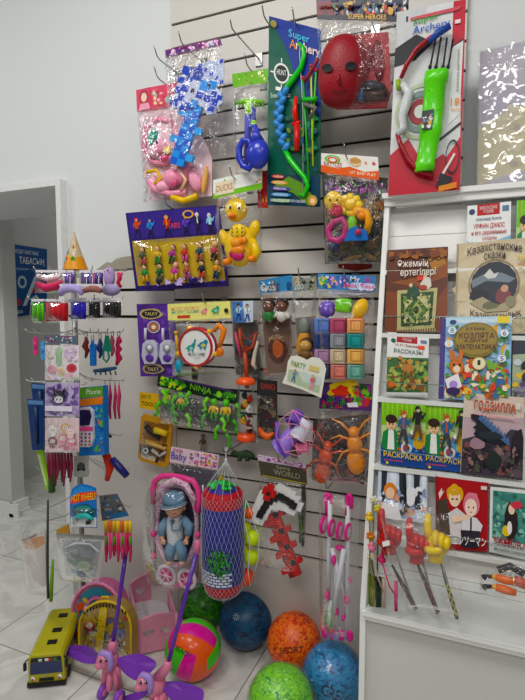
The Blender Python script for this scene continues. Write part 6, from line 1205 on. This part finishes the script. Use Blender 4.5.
# ================================================================ books on the rack and goods in its bottom tray
def book(q,name,label,cat,spine,art,off=.004,thick=.008,cover='#ffffff',group=None):
    cen=BP.at(*[sum(p[i] for p in q)/4 for i in(0,1)]); bot=BP.at((q[2][0]+q[3][0])/2,(q[2][1]+q[3][1])/2)
    t=thing(name,bot,label,cat,group); b=B(); b.pslab(BP,q,off-thick,off-.0008,M('#e9e7df',.7)); b.obj('page_block',t)
    b=B(); b.pslab(BP,q,off-thick-.001,off-thick,M(spine,.35))
    fr=[BP.at(u,v,off) for u,v in (q[0],q[3])]; w=(BP.at(*q[1],off)-fr[0]).normalized(); bk=[p-BP.n*(thick+.001) for p in fr]; 
    b.slab([fr[0]-w*.001,fr[0],fr[1],fr[1]-w*.001],[bk[0]-w*.001,bk[0],bk[1],bk[1]-w*.001],M(spine,.35)); 
    c=Card(b,BP,q,cover,.0009,front=off); art(c); b.obj('cover',t); return t
# fairy tales, brown
def a1(c):
    c.poly([(0,0),(1,0),(1,.45),(.85,.6),(0,.5)],'#5c2a0c'); c.poly([(.05,.4),(.5,.46),(1,.35),(1,.12),(.8,.3),(.4,.36)],'#8a4a14'); c.poly([(.62,.02),(.9,.01),(.97,.2),(.75,.28)],'#a8701c'); c.ring(.72,.12,.06,.05,.25,'#3a1a08'); c.ring(.84,.11,.06,.05,.25,'#3a1a08')
    c.poly([(.18,.5),(.84,.48),(.8,.96),(.2,.98)],'#b9b27c'); c.poly([(.24,.54),(.78,.52),(.75,.92),(.26,.94)],'#2c4a24'); c.poly([(.3,.58),(.72,.57),(.7,.88),(.32,.9)],'#c8c48a'); c.poly([(.5,.58),(.7,.74),(.5,.9),(.32,.74)],'#3f6a2c'); c.poly([(.5,.64),(.6,.74),(.5,.84),(.42,.74)],'#a8a85c'); c.el(.5,.74,.04,.05,'#1e3a18')
    for i in range(16): c.rect(.2+i*.04,.965,.215+i*.04,.995,'#c8c090',l=c.l)
    c.l+=1; c.poly([(.55,.44),(.62,.33),(.72,.36),(.74,.46),(.68,.5)],'#d8d0c4'); c.el(.63,.33,.035,.03,'#e8c8a4'); c.poly([(.33,.6),(.35,.48),(.45,.42),(.54,.5),(.5,.62)],'#1f4a34'); c.el(.4,.44,.03,.025,'#e0b890'); c.poly([(.5,.33),(.6,.32),(.6,.38),(.5,.39)],'#d83a20'); c.el(.6,.47,.07,.03,'#a83a24')
    c.blobs(.02,.02,.98,.12,10,['#7a3a10','#9a5a18','#4a2008'],5,(.05,.1)); c.blobs(.26,.54,.76,.93,40,['#c8c48a','#2c4a24','#8a9a4a','#1c3018','#5a7a34'],7,(.015,.03)); c.text('Әжемнің',.17,.13,.68,.235,'#efe9dc'); c.text('ертегілері',.22,.235,.8,.345,'#efe9dc')
book([(387.9,250.1),(448,246.6),(446.8,331.6),(384.6,331.6)],'fairy_tale_book','brown fairy tale book with a green tasselled carpet on the cover','book','#4a2008',a1,.012,.014,'#7c3c0c')
def a2(c):
    c.rect(.22,0,.74,.17,'#b01c22'); c.text('ВНЕКЛАССНОЕ',.28,.03,.68,.08,'#f0d8d8'); c.text('ЧТЕНИЕ',.36,.09,.6,.14,'#f0d8d8'); c.el(.1,.1,.07,.045,'#2c3c60'); c.rect(.8,.05,.95,.13,'#5a7aa0'); c.text('Александр Волков',.2,.2,.78,.26,'#50607a'); c.text('УРФИН ДЖЮС',.14,.29,.86,.38,'#b81c24'); c.text('и его деревянные',.1,.41,.9,.48,'#b81c24'); c.text('солдаты',.35,.5,.68,.56,'#b81c24')
    c.poly([(0,.55),(.15,.6),(.4,.68),(.7,.56),(1,.5),(1,1),(0,1)],'#7fb4d0'); c.poly([(.3,.8),(.45,.62),(.55,.75),(.7,.68),(.9,.8),(1,.78),(1,1),(.3,1)],'#5a9a44'); c.el(.25,.88,.25,.22,'#8a2c24'); c.el(.25,.9,.17,.15,'#e0a838'); c.el(.18,.86,.03,.025,'#2a2018'); c.el(.32,.86,.03,.025,'#2a2018'); c.poly([(.02,.62),(.12,.56),(.2,.66),(.1,.74)],'#2a6ab0'); c.el(.75,.8,.06,.06,'#d8302c'); c.el(.85,.68,.05,.12,'#3a6ac0')
book([(467.8,206),(511.2,201.2),(510,269),(466.4,270)],'reading_book','white reading book with red title and blue sky scene, half hidden on the top shelf','book','#e8e6e0',a2,.002,.010,'#e9ebe9')
def a3(c):
    c.blobs(.02,.05,.98,.97,14,['#c4b394','#cdbd9e','#b9a888','#d2c4a8'],4,(.12,.3)); c.rect(0,0,.02,1,'#a39274'); c.ring(.5,.47,.34,.27,.06,'#8d7c5e'); c.el(.5,.47,.31,.245,'#1e2836'); c.poly([(.2,.42),(.35,.36),(.6,.35),(.78,.42),(.7,.46),(.4,.43),(.22,.5)],'#74808a'); c.poly([(.36,.37),(.44,.3),(.5,.36),(.56,.34),(.52,.4),(.42,.41)],'#cfd2ce'); c.el(.3,.58,.12,.07,'#0f141e',wob=.4); c.el(.62,.6,.1,.09,'#7a3c44',wob=.3); c.el(.64,.52,.05,.04,'#c89a80'); c.poly([(.18,.66),(.35,.6),(.55,.7),(.8,.62),(.68,.76),(.4,.77)],'#a79c7c'); c.el(.45,.7,.1,.04,'#6a6a50',wob=.5); c.el(.72,.66,.07,.06,'#8a8468')
    c.text('Казахстанские',.14,.06,.86,.15,'#2e2420',arc=.05); c.text('сказки',.36,.13,.64,.2,'#2e2420',arc=.01); c.text('Қазақстандық',.2,.73,.86,.82,'#2e2420',arc=-.04); c.el(.96,.1,.05,.04,'#7a2a5a')
book([(457.2,244),(533,237),(531.5,333.5),(454.3,333.5)],'folk_tale_book','large beige folk tale book with a dark round night scene','book','#9c8b6c',a3,.010,.014,'#c8b898')
def a5(c):
    c.rect(.22,.0,.72,.15,'#a81c22'); c.text('ВНЕКЛАССНОЕ',.27,.02,.67,.065,'#f0d8d8'); c.text('ЧТЕНИЕ',.36,.08,.58,.125,'#f0d8d8'); c.el(.14,.13,.06,.035,'#2c5c50'); c.rect(.8,.08,.95,.13,'#6a7aa0'); c.text('М. М. Пришвин',.2,.17,.75,.22,'#a03038'); c.rect(.74,.17,.9,.23,'#e8502c'); c.text('РАССКАЗЫ',.16,.25,.86,.32,'#1c3c34')
    c.poly([(0,.4),(1,.36),(1,.92),(0,.95)],'#3f6a3a'); c.blobs(.01,.4,.99,.92,46,['#5a8a3c','#2c4a2c','#7aa04a','#a8b060','#8a5a2c','#c89048'],5,(.05,.1)); c.el(.5,.55,.16,.07,'#b5793c'); c.poly([(.38,.48),(.3,.38),(.36,.37),(.44,.5)],'#b5793c'); c.el(.31,.39,.05,.03,'#c08a4c'); 
    for x in(.4,.46,.57,.62): c.rect(x,.58,x+.025,.74,'#8a5a2c',l=c.l+1)
    c.l+=2; c.el(.12,.82,.08,.05,'#c8642c'); c.poly([(0,.95),(1,.92),(1,.95),(0,.98)],'#c8cccc')
book([(387.9,331.5),(429,336),(427.5,397.6),(386.2,395.4)],'short_story_book','small white story book with a deer in green woods','book','#e8e6e0',a5,.010,.010,'#e6e7e4')
def a6(c):
    c.rect(0,0,.07,1,'#4a3c86'); c.poly([(.07,0),(1,0),(1,.12),(.07,.12)],'#b8d8ea'); c.blobs(.08,.1,.98,.5,30,['#8fc0dc','#6a9ac4','#4a8a4a','#e8a83c','#a8d0e8'],8,(.04,.09)); c.blobs(.08,.5,.98,.99,60,['#4a8a34','#7ab040','#c8602c','#e8b84a','#3a6a9a','#d8402c','#f0e0c0','#a05a30'],3,(.03,.08))
    c.el(.5,.28,.32,.22,'#7d6c2c'); c.el(.5,.27,.29,.19,'#97813a'); c.text('СКАЗКИ-ПОДСКАЗКИ',.2,.03,.88,.08,'#f4f8fa',arc=.0); c.text('В. М. Волков',.36,.12,.62,.16,'#3a2c3c'); c.text('КОЗЛЯТА',.26,.19,.76,.26,'#4a1c3c'); c.text('И ДРУГАЯ',.34,.27,.66,.31,'#4a1c3c'); c.text('МАТЕМАТИКА',.24,.33,.78,.39,'#4a1c3c')
    c.el(.24,.6,.1,.1,'#c8702c'); c.poly([(.15,.52),(.12,.38),(.2,.42),(.24,.53)],'#c8702c'); c.poly([(.24,.52),(.28,.38),(.33,.42),(.31,.55)],'#c8702c'); c.el(.24,.63,.05,.045,'#f0d8b8'); c.el(.2,.58,.015,.02,'#1c1410'); c.el(.28,.58,.015,.02,'#1c1410'); c.poly([(.08,.76),(.26,.68),(.32,.84),(.14,.92)],'#e8e4ec'); c.el(.2,.82,.06,.05,'#a88ad0'); c.el(.2,.9,.1,.05,'#2c1c5a')
    c.el(.55,.56,.1,.08,'#e8e0b8'); c.ring(.55,.56,.1,.08,.12,'#b89a40'); c.text('1',.53,.52,.57,.58,'#2c2c2c')
    for tx,x,y_,co in(('6',.9,.2,'#24306a'),('2',.12,.32,'#e8c030'),('5',.87,.5,'#3a3a9a'),('8',.16,.16,'#3a8a9a')): c.el(x,y_,.06,.045,'#e4eaf0'); c.text(tx,x-.025,y_-.03,x+.025,y_+.03,co)
    c.rect(.8,0,.97,.08,'#e8d02c'); c.el(.17,.06,.05,.03,'#24407a')
book([(441.2,317.6),(512,316),(510.2,401),(438.6,399)],'math_tale_book','wide colourful children book with a fox, clock face and brown oval title','book','#4a3c86',a6,.016,.012,'#8ab8d8')
def acol(c,sh=0):
    c.poly([(0,0),(1,0),(1,.35),(0,.45)],'#7ab82a'); c.poly([(0,.4),(1,.3),(1,.62),(0,.7)],'#b4cc8c'); c.poly([(0,.68),(1,.6),(1,1),(0,1)],'#1f4f9c')
    for i in range(9): c.poly([(i*.11,0),(i*.11+.05,0),(i*.11+.04,.3),(i*.11+.02,.3)],'#94cc3c',l=c.l+1)
    c.l+=2; c.l+=1
    c.el(.7,.6,.14,.12,'#4a9ac8',wob=.5); c.el(.85,.58,.13,.16,'#c89a2c',wob=.5); c.el(.56,.72,.12,.1,'#d8d4d0',wob=.4); c.el(.56,.72,.07,.06,'#8a4a5a'); 
    c.poly([(0,.72),(.04,.5),(.16,.44),(.34,.46),(.44,.62),(.4,.78),(.1,.78)],'#1f7a3c'); c.poly([(.16,.46),(.28,.46),(.3,.76),(.14,.76)],'#e4e6e2'); c.el(.22,.36,.11,.1,'#e6b890'); c.el(.22,.29,.13,.07,'#2c1a10'); c.el(.18,.37,.014,.018,'#1a1410'); c.el(.26,.37,.014,.018,'#1a1410'); c.rect(.19,.42,.26,.43,'#a05a48')
    c.blobs(.36,.12,.98,.78,26,['#5a2c1c','#c89a2c','#2f5a8a','#1c1c20','#e8e4dc','#4a9ac8','#b8502c','#8a8a7a'],9,(.03,.07)); c.person(.5,.16,.5,'#b8502c','#f0cfb0','#2f5a8a','#3a3a40'); c.person(.82,.06,.5,'#20201c','#c8b890','#1c1c20','#5a4a34'); c.text('РАСКРАСКА',.06,.8,.94,.885,'#f0cc1c',skew=.02); c.text('для мальчиков',.07,.915,.5,.945,'#e04838'); c.el(.14,.97,.03,.02,'#e8c83a')
book([(381.8,399.3),(426,403),(425,468.6),(380.9,463.8)],'colouring_book','left one of two alike green and blue colouring books','book','#2a5a9a',acol,.008,.004,'#8cc040')
book([(424,403),(470,407),(469,473),(423,468.4)],'colouring_book','right one of two alike green and blue colouring books, partly covered','book','#2a5a9a',acol,.002,.004,'#8cc040')
def a7(c):
    c.poly([(0,.3),(1,.25),(1,1),(0,1)],'#b9a2a8'); c.poly([(.0,.58),(.3,.5),(.6,.56),(.78,.4),(.88,.4),(1,.5),(1,1),(0,1)],'#3c3440'); c.poly([(.8,.52),(.86,.42),(.96,.38),(1,.5),(1,.75),(.8,.75)],'#252028'); c.blobs(.02,.6,.98,.97,50,['#2a242c','#5a4a54','#7a4a48','#1c181e','#4a4a3c','#8a6a68'],6,(.03,.08))
    c.poly([(.12,.26),(.2,.24),(.3,.28),(.46,.36),(.62,.46),(.74,.56),(.6,.6),(.3,.56),(.18,.5),(.22,.44),(.16,.42),(.22,.38),(.2,.34),(.13,.32)],'#141a22')
    for i in range(9): x=.26+i*.055; y_=.27+i*.032; c.poly([(x-.02,y_+.04),(x+.05,y_-.04-.02*(i%2)),(x+.08,y_+.08)],'#4a6a98',l=c.l+1)
    c.l+=2; c.el(.45,.5,.2,.05,'#202a30'); c.el(.52,.8,.12,.12,'#1f2a26',wob=.4); c.el(.24,.62,.12,.07,'#9a7a86',wob=.4)
    c.text('ГОДЗИЛЛА',.17,.09,.86,.225,'#8c2c1c',skew=.02); c.l+=1; c.text('ГОДЗИЛЛА',.175,.08,.85,.205,'#c85a34',skew=.02); c.poly([(.17,.235),(.84,.26),(.84,.28),(.17,.255)],'#d8a0a8'); c.rect(.86,.07,.93,.15,'#d8d4cc')
book([(464.6,393),(524.8,397.5),(522.5,480.5),(460.6,472.6)],'monster_comic','comic with a dark spiny creature under a pinkish sky','comic book','#d8d4c8',a7,.018,.006,'#d4c2b4')
def a8(c):
    for i,(x,w_) in enumerate([(.06,.12),(.24,.14),(.42,.12),(.58,.1),(.72,.13),(.88,.1)]): c.poly([(x,0),(x+w_,0),(x+w_*.8,.6),(x+w_*.3,.7),(x+w_*.1,.5)],['#2c3038','#dfe6ee'][i%2])
    c.blobs(.02,.3,.98,.98,26,['#b8c8e0','#e8ecf0','#30343c','#8a9ab8','#d8a080'],5,(.04,.1)); c.el(.25,.42,.13,.16,'#d8843c'); c.el(.25,.48,.09,.12,'#eec8a8'); c.poly([(.1,.7),(.4,.66),(.5,1),(.05,1)],'#e4e4e8'); c.el(.66,.5,.1,.2,'#e6e9ee'); c.poly([(.5,.05),(.56,.05),(.6,.8),(.54,.85)],'#1c1e24')
book([(378.7,468.4),(427.5,473.7),(427,523),(376.6,517)],'manga_book','pale blue white comic with vertical black strokes behind the foam hands','comic book','#a8b8cc',a8,.004,.008,'#c4d0e0')
def a9(c):
    c.poly([(0,.35),(.2,.3),(.3,.6),(.28,1),(0,1)],'#4a3a30'); c.poly([(.05,.24),(.12,.16),(.11,.22),(.16,.2),(.07,.32)],'#e8d8d4')
    c.poly([(.24,.5),(.4,.42),(.56,.5),(.6,.9),(.3,.92)],'#d8d2d2'); c.el(.36,.24,.15,.14,'#d8a22c',wob=.25,n=18); c.el(.36,.29,.11,.12,'#efcfb4'); c.poly([(.26,.2),(.46,.16),(.44,.24),(.3,.26)],'#d8a22c'); c.poly([(.3,.3),(.34,.29),(.34,.31),(.3,.32)],'#2a1a14'); c.poly([(.38,.29),(.42,.29),(.42,.31),(.38,.31)],'#2a1a14')
    c.el(.68,.36,.16,.17,'#d8788a'); c.el(.67,.4,.115,.125,'#f2d6c6'); c.poly([(.53,.36),(.6,.2),(.78,.2),(.84,.36),(.78,.28),(.6,.28)],'#d8788a'); c.el(.63,.4,.014,.014,'#2a1a14'); c.el(.72,.4,.014,.014,'#2a1a14'); c.poly([(.64,.46),(.7,.46),(.67,.475)],'#b04040')
    c.poly([(.5,.56),(.62,.52),(.78,.54),(.9,.64),(.86,.74),(.5,.74)],'#dcd8dc'); c.poly([(.3,.55),(.62,.5),(.64,.56),(.34,.63)],'#efcfb4'); c.poly([(.48,.72),(.86,.72),(.8,.96),(.5,.96)],'#2a2632'); c.rect(.66,.54,.69,.74,'#1e1c24')
    c.text('チェンソーマン',.22,.8,.97,.93,'#efe9e6',skew=.01); c.rect(.86,.09,.97,.14,'#d8c8c4'); c.rect(0,0,.01,1,'#7a1018')
book([(436,475.2),(488.5,480.2),(487.5,551.8),(435.7,548.8)],'manga_book','red comic with a yellow haired and a pink haired figure','comic book','#7a1018',a9,.010,.010,'#a51a22')
def a10(c):
    c.poly([(.06,.05),(.94,.05),(.94,.78),(.06,.78)],'#4c8c80'); c.blobs(.07,.06,.93,.78,26,['#3c7a70','#6aa898','#2c6058','#8abcae'],6,(.05,.12)); c.el(.5,.5,.16,.28,'#2a1f20',wob=.4); c.el(.52,.3,.08,.08,'#e8c8b0'); c.poly([(.45,.22),(.7,.16),(.8,.24),(.6,.3)],'#c83a4a'); c.el(.4,.64,.1,.08,'#e0c040',wob=.4); c.el(.48,.58,.06,.1,'#e6e2de'); c.text('SAMURAI',.1,.76,.98,.86,'#a01c28'); c.l+=1; c.text('ХОЛОДНО',.1,.74,.6,.86,'#a01c28'); c.text('MAGAZIN LONDON',.12,.91,.9,.95,'#3a3a3a')
book([(490.6,486.8),(532,491),(530,561),(489.4,551.8)],'manga_book','white edged comic with a teal picture and dark red lettering','comic book','#c8cac8',a10,.008,.010,'#dcdedb')
book([(516.8,200.6),(556,197),(554,268),(515,269)],'colouring_book','green colouring book on the top shelf, cut off by the right edge','book','#2a5a9a',lambda c:acol(c),.002,.004,'#8cc040')
def a11(c):
    c.poly([(0,0),(1,0),(1,.3),(0,.35)],'#2a3040'); c.poly([(0,.34),(1,.3),(1,.7),(0,.72)],'#a8b49a'); c.blobs(.02,.5,.98,.98,20,['#5a4a68','#e8c03a','#4a6a34','#8a7a9a'],4,(.06,.12)); c.el(.3,.5,.1,.06,'#23202a',wob=.4); c.el(.35,.66,.12,.07,'#2a2a30',wob=.4); c.el(.12,.45,.1,.05,'#c8d0d8')
book([(513.4,331.4),(556,331),(554,401),(511.6,400)],'picture_book','dark topped picture book beside the fox book, cut off by the right edge','book','#2a2a34',a11,.006,.008,'#98a48c')
# ---- tray goods
def on(u,v,o): return BP.at(u,v,o)
def hand(u,v,s_,col,sticks,name,label,o=.075,mir=1):
    """foam-like plastic pointing hand: fist with four fingers and a thumb, index raised; the stick carries it"""
    t=thing(name,on(sticks[-1][0],sticks[-1][1],.03),label,'toy hand'); m=M(col,.4,coat=.2); c=on(u,v,o); k=Sp(c); X=Vector((1,0,0)); Z=dirz; Nn=BP.n
    def pt(a,b_,d=0): return c+X*a*k*s_*mir+Z*b_*k*s_+Nn*d*k*s_
    b=B(); b.ell(pt(0,-1),(8*k*s_,5*k*s_,8*k*s_),m,None,18,12); b.tube([pt(-.5,-4),pt(-.5,-9),pt(-.2,-12)],[6.4*k*s_,4.6*k*s_,5.4*k*s_],m,14); b.obj('palm',t)
    b=B(); b.tube([pt(-5,2,1),pt(-6,8,1),pt(-6.5,14,1),pt(-6.4,18,.6)],[2.9*k*s_,2.8*k*s_,2.5*k*s_,1.7*k*s_],m,10); b.obj('index_finger',t)
    for i,(x,z,l) in enumerate([(-1.2,5.2,1),(2.6,4.4,.95),(6,3,.8)]):
        b=B(); b.tube([pt(x,z-2,0),pt(x+.2,z+1.2,2.2),pt(x+.3,z,5.2),pt(x+.2,z-4.4*l,5.6),pt(x,z-5.6*l,4)],[2.1*k*s_,2.4*k*s_,2.4*k*s_,2.1*k*s_,1.6*k*s_],m,9); b.obj('curled_finger',t)
    b=B(); b.tube([pt(-6.5,-4,2),pt(-4,-4.5,6),pt(1,-3.4,7.6),pt(3.4,-2.4,7)],[2.6*k*s_,2.6*k*s_,2.3*k*s_,1.7*k*s_],m,9); b.obj('thumb',t)
    b=B(); (u1,v1),(u2,v2)=sticks; b.tube([on(u1,v1,o-.02),on(u2,v2,.035)],.0035,M('#9a9a98',.3,.5),8); b.obj('stick',t); return t
hand(390,536,1.42,'#b3161e',[(393,545),(414,606)],'pointing_hand','deep red plastic pointing hand with a white price tag, leftmost of the hands',mir=1)
b=B(); b.pslab(BP,[(382,542),(389,540),(390,545),(383,547)],.125,.126,M('#e6e4e0',.5)); b.obj('price_sticker',bpy.data.objects['pointing_hand'])
hand(418,545,1.42,'#b8141e',[(421,556),(436,610)],'pointing_hand','deep red plastic pointing hand beside the yellow one')
hand(437,543,1.5,'#e2c30f',[(440,556),(456,614)],'pointing_hand','yellow plastic pointing hand',o=.085)
for i,(u0,v0,u1,v1,co,co2,lab) in enumerate([(392,565,416,609,'#3a2a28','#6a1c24','dark red patterned toy sword, left of the three in the tray'),(416,560,438,613,'#2c2426','#7a1c2c','black and red patterned toy sword, middle of the three in the tray'),(440,560,457,618,'#2a2a20','#b8b824','black toy sword with a yellow zigzag, right of the three in the tray')]):
    t=thing('tray_toy_sword',on(u1,v1,.03),lab,'toy sword'); 
    b=B(); pts=[on(u0+(u1-u0)*f,v0+(v1-v0)*f,.05-.01*f) for f in(0,.35,.7,1)]; b.tube(pts,[.004,.008,.010,.009],M(co,.4),9,ovl=.6); b.obj('blade',t)
    b=B(); z=[on(u0+(u1-u0)*f+1.6*(-1)**j,v0+(v1-v0)*f,.062-.01*f) for j,f in enumerate([.4+.07*q for q in range(9)])]; b.tube(z,.0024,M(co2,.4),6); b.obj('zigzag',t)
    b=B(); b.sheet(BP,[(u0-9,v0-45),(u0+10,v0-47),(u1+9,v1),(u1-7,v1+2)],.09,CRINK,.008,8,20,100+i,thick=.01,freq=30); b.obj('bag',t)
# flower topped sticks at the left of the tray
for i,(hu,hv,bu,bv,co,st,lab) in enumerate([(374,500,371,606,'#d8d6d0','#6a7a2c','white flower-topped stick'),(369.6,518,370,604,'#e2c02c','#5a6a24','yellow duck-topped stick'),(378,509,377,607,'#c8c24a','#2c3a24','pale yellow flower-topped stick'),(370.5,536,373,606,'#e0702c','#8a8a3c','orange flower-topped stick'),(372,548,384,608,'#e07a98','#b8a090','pink animal-topped stick'),(382,560,396,611,'#c82a6a','#c82a6a','magenta stick'),(371,556,380,607,'#d8d8d4','#20301c','small white flower-topped stick')]):
    o=.05+.006*(i%3); t=thing('novelty_pen',on(bu,bv,.03),lab+' in the left end of the tray','toy stick','novelty sticks in the tray'); b=B(); b.tube([on(hu,hv+2,o),on((hu+bu)/2,(hv+bv)/2,o),on(bu,bv-14,.035)],.0022,M(st,.4),7); b.obj('stick',t)
    b=B(); b.tube([on(bu-.3,bv-30,.036),on(bu,bv,.03)],[.006,.005],M(st,.4),8); b.obj('grip',t)
    c=on(hu,hv,o); k=Sp(c)
    if 'flower' in lab:
        for q in range(5): b=B(); a=q*math.tau/5; b.ell(c+Vector((2.6*k*math.cos(a),0,2.6*k*math.sin(a))),(2.2*k,1.4*k,2.2*k),M(co,.4),None,9,6); b.obj('petal',t)
        b=B(); b.ell(c-Vector((0,1.2*k,0)),1.5*k,M('#e8c84a',.4),None,8,6); b.obj('flower_centre',t)
    else: b=B(); b.ell(c,(4*k,3.4*k,3.4*k),M(co,.4),None,12,8); b.ell(c+Vector((-.5*k,0,3.6*k)),2.6*k,M(co,.4),None,10,7); b.ell(c+Vector((-3.4*k,-1*k,3.2*k)),(1.4*k,k,.8*k),M('#e0702c',.4),None,7,5); b.obj('topper',t)
t=thing('clear_stick_bag',on(400,608,.04),'long clear crinkled bag over the foam hands','bag'); B().sheet(BP,[(376,498),(436,508),(462,614),(396,604)],.11,film('soft_film',gloss=.02,bump=.5,scale=25,rough=.08,haze=.05),.010,16,26,110,thick=.02,freq=24).obj('film',t)
# orange toy in its bag on the right
t=thing('orange_toy_pack',on(505,600,.05),'bagged orange toy with two black ended barrels in the tray at the right edge','toy pack'); OG=M('#dc6a18',.4,coat=.2)
for i,(pts,r) in enumerate([([(496,577),(505,580),(514,582)],.0115),([(496,587),(506,590),(516,593)],.0115)]):
    b=B(); b.tube([on(u,v,.06) for u,v in pts],[r*.9,r,r*.8],OG,12); b.obj('orange_barrel',t)
    (u,v)=pts[0]; b=B(); b.tube([on(u,v,.06),on(u-4,v-.5,.06)],.006,M('#e0a84a',.4),10); b.obj('collar',t)
    b=B(); b.tube([on(u-4,v-.5,.06),on(u-11,v-.5,.06),on(u-13,v+1,.06)],[.005,.007,.009],M('#15161a',.35),10); b.obj('black_end',t)
b=B(); b.tube([on(514,580,.06),on(520,582,.06),on(532,588,.06)],[.012,.014,.012],M('#b85a4a',.4),12); b.obj('rear_body',t); b=B(); b.tube([on(514,578,.065),on(514.5,586,.065)],.005,M('#d8c490',.3,.5),8); b.obj('gold_band',t)
b=B(); b.tube([on(498,570,.05),on(510,566,.05),on(524,574,.05)],.010,M('#3c3e40',.4),10); b.obj('grey_part',t)
B().sheet(BP,[(478,574),(530,560),(534,604),(480,596)],.075,CRINK,.010,12,10,111,thick=.02,freq=30).obj('bag',t)
